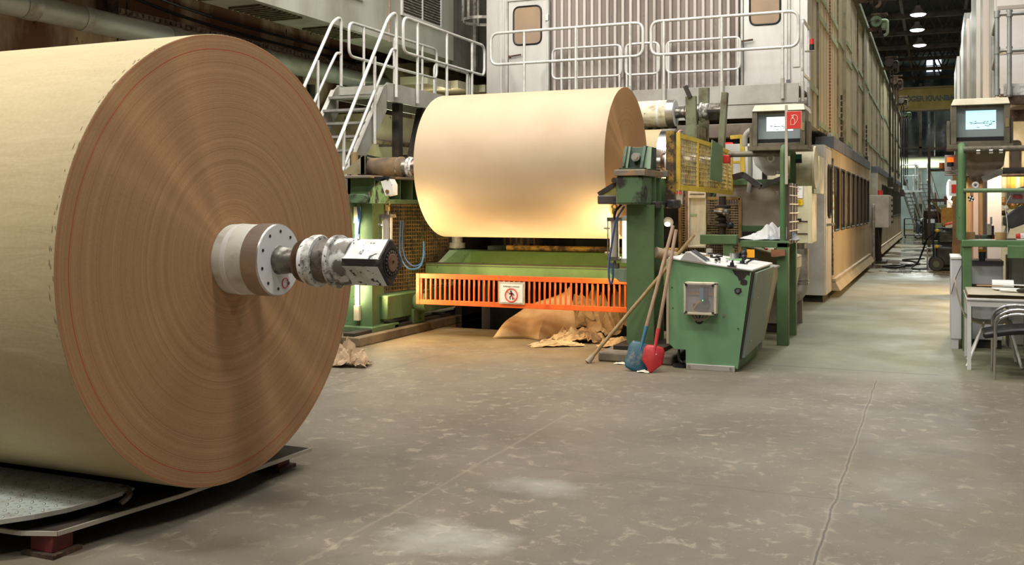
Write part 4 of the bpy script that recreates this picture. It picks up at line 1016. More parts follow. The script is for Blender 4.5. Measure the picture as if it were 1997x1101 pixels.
# ---------------------------------------------------------------- waste paper
kw = M('waste_kraft', 'c2a071', .75, 0, 'ad8a5a', 3, .4, .65)
kw2 = M('waste_kraft_pale', 'cbac7e', .75, 0, 'b39264', 4, .4, .65)
def crumple(c, sx, sy, h, seed, n=26, rough=1.0, rot=0, strip=False):
    rr = random.Random(seed); m = MB(); g = []
    cr, sr = math.cos(rot), math.sin(rot)
    for i in range(n+1):
        row = []
        for j in range(n+1):
            u, v = i/n*2-1, j/n*2-1
            q = V((u*2.2*rough+seed, v*2.2*rough, seed*.7))
            dome = max(0, 1-(u*u+v*v)*.75)
            f = abs(noise.noise(q))*1.1 + abs(noise.noise(q*2.3))*.55 + abs(noise.noise(q*4.7))*.22
            z = h*(dome*.45 + f*.75*(.35+dome)) + .004
            x = u*sx + .25*sx*noise.noise(q*1.3+V((9, 0, 0))); y = v*sy + .25*sy*noise.noise(q*1.3+V((0, 9, 0)))
            row.append(m.bm.verts.new((c[0]+x*cr-y*sr, c[1]+x*sr+y*cr, c[2]+max(.002, z))))
        g.append(row)
    for i in range(n):
        for j in range(n): m.bm.faces.new((g[i][j], g[i+1][j], g[i+1][j+1], g[i][j+1]))
    return m
m = MB()
pa = [(-5.12, 11.75, .0), (-4.35, 12.0, 0)]
# big folded sheet leaning up against the beam
top = [(-4.62, 12.0, .40), (-4.28, 11.85, .63), (-4.16, 11.83, .62)]
nn = 14; g = []
for i in range(nn+1):
    row = []; u = i/nn
    lo = V((-5.02+u*.98, 11.25 + .35*abs(math.sin(u*5))*u, .004)); hi = V((-4.82+u*.62, 11.88-.05*u, .36+.26*u**1.4))
    for j in range(nn+1):
        v = j/nn; p = lo.lerp(hi, v)
        p += V((.03*math.sin(7*u+3*v), -.16*math.sin(math.pi*v)*(1-.4*u) - .05*math.sin(u*9+v*4)*v, .03*math.sin(5*u+4*v)*math.sin(math.pi*v)))
        row.append(m.bm.verts.new(p))
    g.append(row)
for i in range(nn):
    for j in range(nn): m.bm.faces.new((g[i][j], g[i+1][j], g[i+1][j+1], g[i][j+1]))
o = build('waste_sheet', m, kw, label='large folded brown paper sheet leaning up behind the orange fence', cat='waste paper')
md = o.modifiers.new('t', 'SOLIDIFY'); md.thickness = .004
def scrap(label, c, sx, sy, h, seed, mt, rot=0, n=26, rough=1.0):
    o = build('waste_paper', crumple(c, sx, sy, h, seed, n, rough, rot), mt, label=label, cat='waste paper', group='crumpled paper strips by the winder', flat=True)
    md = o.modifiers.new('t', 'SOLIDIFY'); md.thickness = .003; md.offset = 1
p = atz(1150, 655, 0); scrap('biggest crumpled heap of brown paper strip beside the green column', (p.x-.1, p.y+.25, 0), .42, .34, .44, 3, kw2, .2, 34, 1.5)
p = atz(1205, 655, 0); scrap('crumpled brown paper piece squeezed against the green column', (p.x, p.y+.55, 0), .34, .3, .46, 5, kw, -.3, 30, 1.5)
p = atz(1085, 675, 0); scrap('torn tongue of brown paper trailing toward the camera from the heap', (p.x, p.y, 0), .30, .09, .07, 8, kw2, .55, 22, 1.2)
p = atz(1120, 668, 0); scrap('low crumpled brown paper fold at the front of the heap', (p.x, p.y+.1, 0), .3, .2, .17, 13, kw2, .5, 26, 1.4)
p = atz(1205, 680, 0); scrap('flat brown paper scrap by the foot of the green column', (p.x-.05, p.y+.15, 0), .22, .16, .09, 21, kw, 0, 18)
p = atz(690, 717, 0); scrap('crumpled tan paper scrap lying beside the huge roll', (p.x-.1, p.y+.1, 0), .19, .15, .20, 34, M('scrap_tan', 'b39a7c', .8, 0, '93795c', 4), .2, 24, 1.0)
# ================================================================ TOOLS LEANING ON THE STAND
def shovel(label, p0, p1, mt, w, l, point, socket_mat):
    """p0 blade tip on the floor, p1 handle top"""
    p0, p1 = V(p0), V(p1); d = (p1-p0).normalized(); s = d.cross(V((0.35, -1, .2))).normalized(); nrm = s.cross(d)
    T = thing('shovel', label, 'shovel', p0)
    m = MB(); N = 12; g = []
    for i in range(N+1):
        v = i/N; row = []
        half = w/2 * (min(1, (.35 + v*2.6)) if point else min(1, .82+v*1.2)) * (1 if v < .85 else 1-(v-.85)*1.6)
        for j in range(N+1):
            u = j/N*2-1
            tip = (1-abs(u)**2)*.0 if point else 0
            base = (abs(u)**2)*.05*(1-v)*(1 if point else .35)
            row.append(m.bm.verts.new(p0 + d*(v*l+base) + s*(u*half) - nrm*(.03*(u*u)*min(1, v*3)) + nrm*(.02*math.sin(v*2.6))))
        g.append(row)
    for i in range(N):
        for j in range(N): m.bm.faces.new((g[i][j], g[i+1][j], g[i+1][j+1], g[i][j+1]))
    b = build('blade', m, mt, T); md = b.modifiers.new('t', 'SOLIDIFY'); md.thickness = .003
    a = p0 + d*l*.55 + nrm*.012
    build('socket', MB().cyl(a, p0+d*(l+.17), .012, .021, 14), socket_mat, T)
    h = p0+d*(l+.13)
    q = [h.lerp(p1, t) + nrm*.018*math.sin(math.pi*t) for t in [k/10 for k in range(11)]]
    build('handle', MB().tube(q, .0185, 12), wood, T)
shovel('blue square-bladed shovel leaning with its worn blade on the floor before the green column', atz(1237, 724, .0), aty(1312, 440, 10.15), M('worn_blue', '22505f', .5, 0, '857d70', 6, .47, .6), .235, .30, False, blue)
shovel('red round-point shovel with speckled blade leaning beside the green console', atz(1268, 727, .0), aty(1318, 448, 9.93), red, .20, .27, True, red)
a, b = atz(1147, 704, .02), aty(1353, 458, 10.7)
T = thing('pole', 'long wooden pole with a worn knob, slanting across the green column', 'pole', a)
build('shaft', MB().cyl(a, b, .019, n=12), wood_tan, T); d = (b-a).normalized()
build('knob', MB().cyl(a-d*.015, a+d*.07, .033, .026, 14), M('knob_grey', '9a8a78', .8), T)
build('cardboard_tube', MB().cyl(aty(1277, 492, 10.5), aty(1330, 505, 10.75), .062, n=24), M('tube_pale', 'b3a184', .8, 0, '97866a', 4), label='pale cardboard tube lying behind the shovel handles at the green column', cat='tube')
o = build('waste_paper', crumple(atz(1255, 726, 0), .06, .03, .02, 41, 12), M('scrap_pale', 'd9cfba', .8), label='tiny pale paper scrap under the shovel blades', cat='waste paper', group='crumpled paper strips by the winder', flat=True)
o = build('waste_paper', crumple(atz(1210, 710, 0), .07, .03, .02, 43, 12), M('scrap_pale', ''), label='tiny pale paper scrap before the concrete block', cat='waste paper', group='crumpled paper strips by the winder', flat=True)
# ================================================================ GREEN CONSOLE
CY = 9.86; xl, xr = -2.457, -1.643; zl, zr = 1.09, .985
T = thing('control_console', 'green sloping control console with white top beside the red shovel', 'console', (-2.05, 10.4, 0))
poly = [(xl, zl), (xr, zr), (-1.775, .03), (-2.29, .05), (-2.29, .19), (-2.40, .19), (xl, .24)]
m = MB(); m.prism([(x, CY, z) for x, z in poly], (0, .02, 0)); build('front_panel', m, green_clean, T, flat=True)
m = MB(); m.prism([(xl+.01, CY+.02, zl-.005), (xr-.01, CY+.02, zr-.005), (-1.79, CY+.02, .0), (-2.27, CY+.02, .0), (-2.27, CY+.02, .2), (xl+.01, CY+.02, .25)], (0, 1.26, 0)); build('body', m, M('console_green_side', '5f8f5c', .5, 0, '4f6f48', 2, .45, .7, spots=(20, .68, '33302a')), T, flat=True)
m = MB(); m.box(xl-.03, xl-.004, CY+.0, CY+1.2, .24, zl+.0); build('side_board', m, M('board_buff', 'b9ac90', .6), T)
m = MB(); m.prism([(xl-.005, CY-.015, zl+.002), (xr+.015, CY-.015, zr+.002), (xr+.015, CY-.015, zr+.022), (xl-.005, CY-.015, zl+.022)], (0, 1.30, 0)); tp = build('top_panel', m, M('top_white', 'e9e9e6', .35, 0, 'd6d5cd', 3, .45, .75, spots=(24, .7, '8d8a80')), T, bev=.006)
m = MB(); m.box(-2.28, -1.80, CY-.025, CY, -.0, .055); k_ = build('kick_strip', m, M('kick_alu', 'c9c6c0', .4, .5), T, bev=.003)
for x in (-2.25, -1.84): build('screw', MB().cyl((x, CY-.025, .03), (x, CY-.032, .03), .014, n=10), steel, k_)
# tilted side door
nx = V((zr, 0, 0.13)).normalized()
sidep = lambda t, y, off=0: V((xr + (-1.775-xr)*t, y, zr + (.03-zr)*t)) + V((.99, 0, .13))*off
m = MB(); q = [sidep(.02, CY+.12, .012), sidep(.02, CY+1.24, .012), sidep(.86, CY+1.14, .012), sidep(.90, CY+.06, .012)]
m.prism(q, V((.99, 0, .13))*.03)
sd = build('side_door', m, M('side_door_worn', '86947a', .55, 0, '92a096', 1.3, .4, .6, spots=(16, .69, '75502f')), T, bev=.004, label='detached faded grey-green side door')
for t, y in ((.1, .3), (.12, 1.0), (.3, .35), (.55, .95), (.75, .3)): build('screw', MB().cyl(sidep(t, CY+y, .04), sidep(t, CY+y, .048), .012, n=10), steel, sd)
m = MB(); m.prism([sidep(.01, CY+.0, .006), sidep(.01, CY+.11, .006), sidep(.9, CY+.05, .006), sidep(.9, CY+.0, .006)], V((.01, 0, 0))); build('door_gap', m, dark, T)
# flaked paint on the front
def chip(px, py, pts, nm='paint_chip'):
    m = MB(); c = aty(px, py, CY-.0015); m.face([(c.x+a, CY-.0015, c.z+b) for a, b in pts]); build(nm, m, M('bare_patch', '2f2624', .7), T)
chip(1447, 533, [(-.10, .035), (.075, .018), (.07, -.02), (.045, -.012), (.02, -.05), (-.03, -.075), (-.045, -.035), (-.075, -.01)])
chip(1451, 550, [(-.035, .02), (.0, .028), (.03, .015), (.028, -.025), (-.015, -.032), (-.04, -.015)])
chip(1439, 567, [(-.04, .01), (-.015, .03), (.03, .028), (.036, -.01), (.005, -.035), (-.03, -.025)])
m = MB(); c = aty(1439, 567, CY); m.cyl((c.x, CY, c.z), (c.x, CY-.02, c.z), .018, n=14); build('lock_knob', m, grey_plastic, T)
m = MB(); c = aty(1411, 614, CY); m.cyl((c.x, CY, c.z), (c.x, CY-.01, c.z), .016, n=14); build('screw', m, steel, T)
for px, py in ((1308, 512), (1308, 560), (1310, 600), (1437, 640)):
    c = aty(px, py, CY); build('screw', MB().cyl((c.x+.01, CY, c.z), (c.x+.01, CY-.004, c.z), .007, n=8), dark, T)
# clear-lidded junction box
bx0, bx1, bz0, bz1 = -2.285, -1.96, .552, .872
jb = build('junction_box', B(bx0, bx1, CY-.05, CY, bz0, bz1), M('box_cream', 'cfc6ae', .55, 0, 'a89c80', 9, .5, .7), T, bev=.015, label='cream junction box with clear lid')
m = MB()
for a, b_, c, d in ((bx0, bx1, bz1-.025, bz1), (bx0, bx1, bz0, bz0+.025), (bx0, bx0+.022, bz0, bz1), (bx1-.03, bx1, bz0, bz1)): m.box(a, b_, CY-.11, CY-.05, c, d)
build('lid_frame', m, M('box_cream', ''), jb, bev=.006)
m = MB(); m.box(bx0+.02, bx1-.028, CY-.052, CY-.05, bz0+.02, bz1-.02); build('back_plate', m, M('box_inside', 'b5b0ae', .6), jb)
m = MB(); m.box(bx0+.04, bx1-.04, CY-.066, CY-.055, .745, .77); build('mounting_rail', m, M('rail_orange', 'b58a60', .5), jb)
m = MB(); m.box(-2.13, -2.095, CY-.09, CY-.055, .70, .82); build('relay', m, M('relay_teal', '5f9cae', .5), jb); m = MB(); m.box(-2.095, -2.05, CY-.09, CY-.055, .70, .82); m.box(-2.1, -2.04, CY-.085, CY-.055, .66, .69); build('relay', m, M('relay_dark', '3c4450', .5), jb)
m = MB(); m.box(-2.2, -2.03, CY-.08, CY-.055, .62, .66); m.box(-2.14, -2.06, CY-.08, CY-.055, .57, .62); build('terminal', m, M('terminal_grey', '66605a', .6), jb)
m = MB(); m.hose([(-2.1, CY-.07, .70), (-2.14, CY-.08, .68), (-2.18, CY-.08, .63), (-2.2, CY-.07, .59), (-2.17, CY-.07, .575)], .006, 6); build('cable', m, M('cable_yellow', 'd6a23c', .5), jb)
build('status_light', B(-2.105, -2.095, CY-.092, CY-.09, .69, .70), M('green_led', '60ff70', .5, emis=4), jb)
lid = NT('milky_lid'); lid.b.inputs['Base Color'].default_value = lin('b7b2b0'); lid.b.inputs['Alpha'].default_value = .2; lid.b.inputs['Roughness'].default_value = .25
build('clear_lid', B(bx0+.02, bx1-.028, CY-.112, CY-.108, bz0+.02, bz1-.02), lid.m, jb)
for x in (bx0+.025, bx1-.035):
    for z in (bz0+.025, bz1-.025): build('lid_screw', MB().cyl((x, CY-.108, z), (x, CY-.118, z), .012, n=12), dark, jb)
m = MB(); c = aty(1363, 624, CY); m.cyl((c.x, CY-.001, c.z), (c.x, CY-.003, c.z), .04, n=20); build('cable_hole', m, black, T)
for k in range(6):
    m = MB(); x0 = -2.23+k*.036; m.cyl((x0, CY-.03, .552), (x0, CY-.03, .53), .012, n=10); m.hose([(x0, CY-.03, .535), (x0*.5+c.x*.5, CY-.035, .50), (c.x+(k-2.5)*.008, CY-.012, c.z+.01), (c.x+(k-2.5)*.006, CY-.004, c.z-.012)], .011, 6)
    build('cable', m, M('cable_grey', '8f877c', .6), T)
m = MB(); m.hose([(-2.38, 9.95, .2), (-2.37, 9.92, .08), (-2.33, 9.93, .04), (-2.40, 10.0, .02)], .014, 6); m.cyl((-2.36, 9.95, .0), (-2.36, 9.95, .03), .08, n=16); build('floor_cable', m, black, T)
# things on the console top
def top(px, py, off=.024):
    d = ray(px, py); sl = (zr-zl)/(xr-xl); k = (zl+off - sl*xl - 1.6)/(d.z - sl*d.x); return V((0, 0, 1.6)) + d*k
p = top(1350, 507)
m = MB()
for x in (0,): m.prism([(p.x-.12, p.y-.04, p.z), (p.x+.15, p.y-.04, p.z-.03), (p.x+.13, p.y-.04, p.z-.015), (p.x-.02, p.y-.04, p.z+.085), (p.x-.06, p.y-.04, p.z+.085)], (0, .3, 0))
sp_ = build('switch_hood', m, M('hood_grey', 'b2afab', .45), tp, bev=.008)
for y in (.05, .17): m = MB(); m.bar((p.x-.02, p.y+y, p.z+.09), (p.x+.13, p.y+y, p.z-.005), .02, .02); build('switch_slot', m, grey_plastic, sp_)
def knob(px, py, r, h, mt, bar=True, nm='joystick'):
    p = top(px, py); m = MB(); m.cyl(p, p+V((0, 0, h)), r, r*.8, 14)
    if bar: m.bar(p+V((-r*2, 0, .004)), p+V((r*2, 0, .004)), r*2, .008); m.cyl(p+V((0, 0, h)), p+V((.01, 0, h+.02)), r*.4, n=8)
    build(nm, m, mt, tp)
knob(1427, 519, .022, .04, black); knob(1447, 514, .028, .03, black)
m = MB(); p = top(1455, 512); m.hose([p, p+V((.05, .05, .03)), p+V((.10, .10, .04))], .01, 6); build('lever', m, black, tp)
for px, py in ((1387, 502), (1396, 510), (1402, 508), (1398, 503)):
    p = top(px, py); m = MB(); m.cyl(p, p+V((0, 0, .03)), .015, n=10)
    for a in range(4): m.bar(p+V((0, 0, .045)), p+V((math.cos(a*1.57+.4)*.035, math.sin(a*1.57+.4)*.035, .045)), .018, .015)
    build('hand_switch', m, dark, tp)
for px, py in ((1395, 513), (1402, 512), (1417, 511), (1421, 508), (1426, 508)): knob(px, py, .013, .022, M('clear_knob', 'c9cac8', .3, .3), False, 'push_button')
p = top(1383, 499); build('switch_block', B(p.x-.03, p.x+.03, p.y-.03, p.y+.03, p.z-.01, p.z+.08), grey_paint, tp, bev=.004)
p = top(1433, 507)
T = thing('instrument', 'small round steel instrument with black handle and yellow tag on the green console', 'instrument', p)
build('base', B(p.x-.09, p.x+.09, p.y-.05, p.y+.05, p.z-.012, p.z+.02), M('tape_green', '7db07a', .5), T); build('drum', MB().cyl(p+V((0, 0, .02)), p+V((0, 0, .075)), .055, n=20), steel, T)
m = MB(); m.ball(p+V((.085, .02, .07)), .04); m.ball(p+V((.09, 0, .03)), .035); build('grip', m, black, T); build('tag', MB().box(p.x+.12, p.x+.2, p.y+.02, p.y+.03, p.z+.03, p.z+.115), M('tag_yellow', 'f0a61e', .5), T)
build('rod', MB().cyl(top(1365, 497), top(1385, 500), .012, n=8), wood_tan, label='short wooden stick lying at the back of the console top', cat='stick')
# desk extension behind the console
T = thing('control_desk', 'buff control desk standing right behind the green console under the bench leg', 'desk', (-1.9, 11.6, 0))
buff = M('desk_buff', 'c9bda2', .55, 0, 'a99b80', 3, .45, .7)
m = MB(); m.prism([(-2.13, 11.22, 1.0), (-1.65, 11.22, .93), (-1.65, 11.22, .82), (-1.80, 11.22, .1), (-2.13, 11.22, .1)], (0, .46, 0)); build('body', m, buff, T)
build('plinth', B(-2.12, -1.82, 11.25, 11.66, 0, .1), grey_paint, T)
m = MB(); m.prism([(-2.14, 11.2, .99), (-1.63, 11.2, .93), (-1.63, 11.2, .95), (-2.14, 11.2, 1.01)], (0, .5, 0)); build('top', m, grey_paint, T, bev=.003)
T = thing('control_desk', 'long cream control desk with sloped top strewn with small items behind the bench leg', 'desk', (-1.9, 13.0, 0))
m = MB(); m.prism([(-2.4, 13.16, 1.13), (-1.70, 13.16, .94), (-1.70, 13.16, .80), (-1.82, 13.16, .12), (-2.4, 13.16, .12)], (0, .95, 0)); build('body', m, M('desk_olive', '8f8a72', .6, 0, '6c6753', 2), T)
m = MB(); m.prism([(-2.4, 13.14, 1.135), (-1.68, 13.14, .945), (-1.68, 13.14, .965), (-2.4, 13.14, 1.155)], (0, .99, 0)); build('top', m, M('desk_top', 'cfcdb4', .5, 0, 'b3b096', 4), T, bev=.003)
build('side_panel', MB().prism([(-1.695, 13.16, .94), (-1.695, 14.1, .94), (-1.695, 14.1, .81), (-1.695, 13.16, .81)], (.02, 0, 0)), cream, T)
m = MB(); m.prism([(-1.698, 13.2, .80), (-1.698, 14.1, .80), (-1.82, 14.1, .12), (-1.82, 13.2, .12)], (.012, 0, 0)); build('side_panel', m, buff, T)
build('plinth', B(-2.3, -1.86, 13.2, 14.05, 0, .12), dark, T)
for k in range(9):
    x = -2.25+.055*k; y = 13.25+.08*((k*7) % 9)/1.2; z = 1.155 - .264*(x+2.4)
    build('button', B(x-.02, x+.02, y-.02, y+.02, z, z+.02), (bright_red, black, clean_white, steel)[k % 4], T)
# ================================================================ GREEN BENCH WITH SCREEN
T = thing('work_bench', 'green steel bench frame with tall looped posts carrying the left monitor', 'bench', (-2.1, 12.4, 0))
gb = M('bench_green', '5a7a50', .55, 0, '4c6440', 2.5, .4, .65, spots=(18, .7, '36332a'))
build('leg', B(-1.70, -1.57, 11.95, 12.07, 0, 1.2), gb, T, bev=.006)
build('leg', B(-1.72, -1.61, 12.98, 13.1, 0, 1.2), gb, T, bev=.006)
build('leg', B(-2.28, -2.17, 11.72, 11.84, 0, 1.28), gb, T, bev=.006)
build('top_beam', B(-2.55, -2.12, 11.7, 11.82, 1.18, 1.29), gb, T, bev=.008)
build('top_beam', B(-2.12, -1.57, 11.95, 12.05, 1.14, 1.22), gb, T, bev=.006)
build('bench_plate', B(-2.2, -1.58, 12.05, 13.1, 1.19, 1.215), dark, T)
build('screen_panel', B(-2.62, -1.72, 13.02, 13.05, 1.36, 1.92), M('screen_grey', 'a59b88', .6, .1, '85796a', 1.4, .45, .7, spots=(18, .72, '5e5346')), T, flat=True)
build('panel_rail', B(-2.62, -1.68, 12.98, 13.06, 1.90, 1.97), gb, T, bev=.004)
build('panel_rail', B(-2.9, -1.68, 12.98, 13.06, 1.30, 1.38), gb, T, bev=.004)
m = MB(); m.tube([(-1.635, 12.0, 1.2), (-1.635, 12.0, 2.32), (-1.64, 12.95, 2.32), (-1.64, 12.95, 1.2)], .036, 12, bend=.12); lp = build('looped_post', m, gb, T)
for y, z in ((12.0, 2.02), (12.0, 1.78), (12.95, 2.02)): build('pipe_clamp', MB().cyl((-1.69, y, z-.02), (-1.69, y, z+.02), .03), steel, lp)
m = MB(); m.cyl((-2.36, 12.5, 2.27), (-1.62, 12.5, 2.27), .035); build('cross_tube', m, M('grimy_tube', '7a7464', .6, .2, '554a3c', 8), T)
m = MB(); m.bar((-2.33, 12.66, 1.99), (-2.2, 12.6, 2.02), .05, .07); m.bar((-2.2, 12.6, 2.02), (-1.98, 12.6, 1.86), .05, .07); m.bar((-1.98, 12.6, 1.86), (-1.72, 12.6, 1.98), .05, .05); build('support_arm', m, M('greasy_iron', ''), T)
build('chute_plate', MB().prism([aty(*q, 12.75) for q in ((1466, 300), (1527, 300), (1527, 328), (1510, 342), (1494, 342), (1472, 322))], (0, .03, 0)), light_grey, T, flat=True)
build('ring', MB().torus(aty(1503, 308, 12.7), (0, 1, 0), .038, .012, 20, 8), clean_white, T)
build('ring', MB().torus(aty(1512, 352, 12.7), (0, 1, 0), .022, .012, 16, 8), light_grey, T)
build('wood_block', MB().prism([aty(*q, 11.9) for q in ((1503, 486), (1530, 487), (1531, 498), (1508, 501), (1503, 500))], (0, .045, 0)), M('block_wood', '9a6a48', .7, 0, '7d5338', 8), T)
build('card_slot', MB().cbox(aty(1524, 425, 11.98), (.02, .03, .22)), M('bright_green', '2c8a46', .5), T)
# finned strip panel on the post
rk = thing('strip_rack', 'upright brown slatted strip with white bars hanging on the looped bench post', 'rack', (-1.58, 12.5, 1.2))
build('board', B(-1.60, -1.575, 12.07, 12.85, 1.18, 1.90), M('strip_brown', '7c6658', .7, 0, '54443c', 6, spots=(12, .6, 'a89a8a')), rk)
m = MB()
for k in range(7): m.bar((-1.565, 12.05, 1.23+k*.105), (-1.565, 12.87, 1.23+k*.105), .008, .012)
for y in (12.3, 12.58): m.bar((-1.567, y, 1.18), (-1.567, y, 1.9), .008, .014)
build('bar', m, clean_white, rk, flat=True)
def monitor(label, x0, x1, y, z0, z1, rects, glow, tint):
    T = thing('monitor', label, 'monitor', ((x0+x1)/2, y+.2, z0)); w = x1-x0; h = z1-z0
    shell = M('monitor_shell', 'dcd4bb', .5, 0, 'c4bb9f', 4, .5, .75); fr = M('monitor_frame', '736c58', .6, .1, '544c3c', 5)
    m = MB(); m.box(x0+.02, x1-.02, y+.12, y+.62, z0+.04, z1-.03); build('case', m, shell, T, bev=.01)
    m = MB(); m.prism([(x0+.03, y-.04, z1), (x1-.02, y-.04, z1), (x1+.0, y-.07, z1-.075), (x0+.0, y-.07, z1-.075)], (0, .68, 0)); build('hood', m, shell, T, bev=.006)
    m = MB(); m.box(x0, x0+.06, y-.05, y+.3, z0+.02, z1-.06); m.box(x1-.06, x1, y-.05, y+.3, z0+.02, z1-.06); m.box(x0+.05, x1-.05, y-.02, y+.25, z0+.02, z0+.055); m.box(x0+.05, x1-.05, y-.02, y+.25, z1-.11, z1-.06)
    build('frame', m, fr, T, bev=.004)
    m = MB(); m.box(x0-.04, x1+.03, y-.06, y+.5, z0-.03, z0+.02); m.box(x0-.04, x0-.01, y, y+.3, z0, z0+h*.55); m.box(x1+.005, x1+.035, y, y+.3, z0, z0+h*.6); build('cradle', m, fr, T)
    sc = build('screen', B(x0+.06, x1-.06, y+.03, y+.04, z0+.10, z1-.11), M('screen_glass', '8f9a9c', .2, emis=.06), T)
    build('black_strip', B(x0+.06, x1-.06, y+.02, y+.035, z0+.055, z0+.105), black, T)
    a, b, c, d = rects
    X_ = lambda u: x0+.06+(w-.12)*u; Z_ = lambda v: z0+.10+(h-.21)*v
    build('display', B(X_(a), X_(b), y+.026, y+.031, Z_(c), Z_(d)), M('display_'+tint, tint, .4, emis=glow), sc, flat=True)
    dk = M('display_ink', '3f5f86', .5)
    m = MB(); rr = random.Random(3)
    for k in range(26):
        u = a+(b-a)*(.12+.8*rr.random()); v = c+(d-c)*(.08+.34*rr.random()) if k % 3 else c+(d-c)*(.3+.02*rr.random())
        m.box(X_(u), X_(u)+.012+.02*rr.random(), y+.0235, y+.0265, Z_(v), Z_(v)+.006)
    build('print_pattern', m, dk, sc, flat=True, kind='stuff')
    build('button_strip', B(x1-.048, x1-.012, y-.055, y-.045, z0+h*.38, z0+h*.56), M('strip_tan', '8d7f56', .5), T)
    return T
monitor('boxed monitor with a bright white display behind the red extinguisher sign', -2.03, -1.41, 12.28, 2.33, 2.84, (.2, .82, .33, .9), 1.7, 'f4f8ff')
# fire extinguisher sign on its pole
T = thing('extinguisher_sign', 'red square fire extinguisher sign on a thin pale pole before the left monitor', 'sign', (-1.62, 11.9, 1.9))
e = aty(1533, 217, 11.9); g_ = aty(1563, 251, 11.9)
build('pole', MB().box(e.x-.02, e.x+.012, 11.92, 11.94, 1.88, 2.80), M('pole_pale', 'bdb6a6', .5, .2), T)
build('sign_edge', B(e.x, g_.x, 11.895, 11.91, g_.z, e.z), M('sign_cream', 'dccab0', .5), T)
build('sign_face', B(e.x+.006, g_.x-.006, 11.89, 11.896, g_.z+.006, e.z-.006), M('sign_face_red', 'd83a34', .5), T)
cx, cz = (e.x+g_.x)/2, (e.z+g_.z)/2; q = 11.888
m = MB(); mm = M('sign_pict', 'efd9b8', .5)
r_ = .0035
for pts in ([(-.035, -.055), (.01, -.055), (.01, .0), (-.002, .018), (-.022, .018), (-.035, .0)],):
    m.tube([(cx+a, q, cz+b) for a, b in pts], r_, 6, True)
m.hose([(cx-.028, q, cz+.03), (cx-.005, q, cz+.042), (cx-.03, q, cz+.055)], r_, 6)
m.hose([(cx-.02, q, cz+.045), (cx+.0, q, cz+.058), (cx+.035, q, cz+.045), (cx+.04, q, cz+.0), (cx+.015, q, cz-.04), (cx+.002, q, cz-.05)], r_, 6)
m.bar((cx-.012, q, cz+.02), (cx-.012, q, cz+.04), .012, .006, (0, 1, 0))
build('extinguisher_symbol', m, mm, T)
# rags
def rags(c):
    m = MB(); rr = random.Random(11)
    for q in range(9):
        cx, cy = c[0] + rr.uniform(-.2, .17), c[1] + rr.uniform(-.1, .1)
        hh = .30*max(.25, 1-abs(cx-c[0]-.08)*3.2); n = 18; g = []; s = q*3.7; rx, ry = rr.uniform(.11, .18), rr.uniform(.08, .13)
        for i in range(n+1):
            row = []
            for j in range(n+1):
                u, v = i/n*2-1, j/n*2-1; a = math.atan2(v, u); d = min(1, math.hypot(u, v))
                fold = .5+.5*math.sin(a*5+s+2*noise.noise(V((u*2, v*2, s))))
                z = hh*(1-d**1.5)*(.8+.25*noise.noise(V((u*1.5+s, v*1.5, 0)))) + .035*fold*d*(1-d*.6)
                row.append(m.bm.verts.new((cx+u*rx*(1+.25*fold*d), cy+v*ry*(1+.25*fold*d), c[2]+.003+max(0, z))))
            g.append(row)
        for i in range(n):
            for j in range(n): m.bm.faces.new((g[i][j], g[i+1][j], g[i+1][j+1], g[i][j+1]))
    return m
o = build('rag_pile', rags((-1.84, 12.28, 1.217)), M('rag_white', 'cfcfce', .9, 0, '8b98ac', 6, .56, .68), label='heap of crumpled white and blue rags on the green bench', cat='rags', kind='stuff')
build('tray', B(-2.4, -2.0, 12.1, 12.5, 1.215, 1.235), black, label='flat black tray on the green bench beside the rags', cat='tray')
# machinery in front of the platform
T = thing('lever_valve', 'steel lever valve with black ball knob beside the screen panel', 'valve', (-2.55, 12.6, 1.3))
p = aty(1415, 414, 12.4)
m = MB(); m.cyl(aty(1392, 412, 12.4), p, .022, n=10); m.ball(p, .05); build('lever', m, worn_steel, T)
m = MB(); m.cyl(p, aty(1423, 437, 12.35), .02, n=10); build('lever', m, brown_iron, T)
build('knob', MB().ball(aty(1424, 439, 12.33), .045), black, T)
m = MB()
for k in range(4): m.lathe((p.x-.07, 12.55, 1.36+k*.075), (0, 0, 1), [(0, .05), (.02, .1), (.045, .1), (.06, .05)], 16)
m.cyl((p.x-.07, 12.55, 1.2), (p.x-.07, 12.55, 1.75), .045); build('bellows', m, dark, T)
build('collar', MB().torus((p.x-.08, 12.5, 1.58), (0, 0, 1), .05, .025, 16, 8), M('dull_brass', '8a7648', .5, .5), T)
build('handrail_bracket', B(-2.42, -2.34, 12.42, 12.52, 2.16, 2.26), bright_red, label='red switch box clamped under the tube left of the monitor', cat='switch box', bev=.01)
T = thing('fan_motor', 'cream fan motor drum with flat round end plate beside the bench post', 'motor', (-1.6, 12.9, 1.9))
build('drum', MB().cyl((-1.78, 13.25, 2.12), (-1.42, 13.25, 2.12), .235, n=36), cream, T); build('end_plate', MB().cyl((-1.42, 13.25, 2.12), (-1.39, 13.25, 2.12), .275, n=40), cream, T, bev=.004)
T = thing('switch', 'small green and black switch on the fan motor', 'switch', (-1.5, 12.97, 2.1))
p = aty(1556, 310, 12.95); build('cap', MB().cbox((p.x, 12.95, p.z+.03), (.085, .05, .06)), M('switch_green', '1f6a50', .5), T); build('body', MB().cbox((p.x, 12.96, p.z-.025), (.085, .05, .05)), black, T)
build('wire', MB().hose([(p.x, 12.96, p.z-.05), (p.x+.01, 12.96, p.z-.16), (p.x-.05, 12.98, p.z-.22)], .005, 5), cream, T)
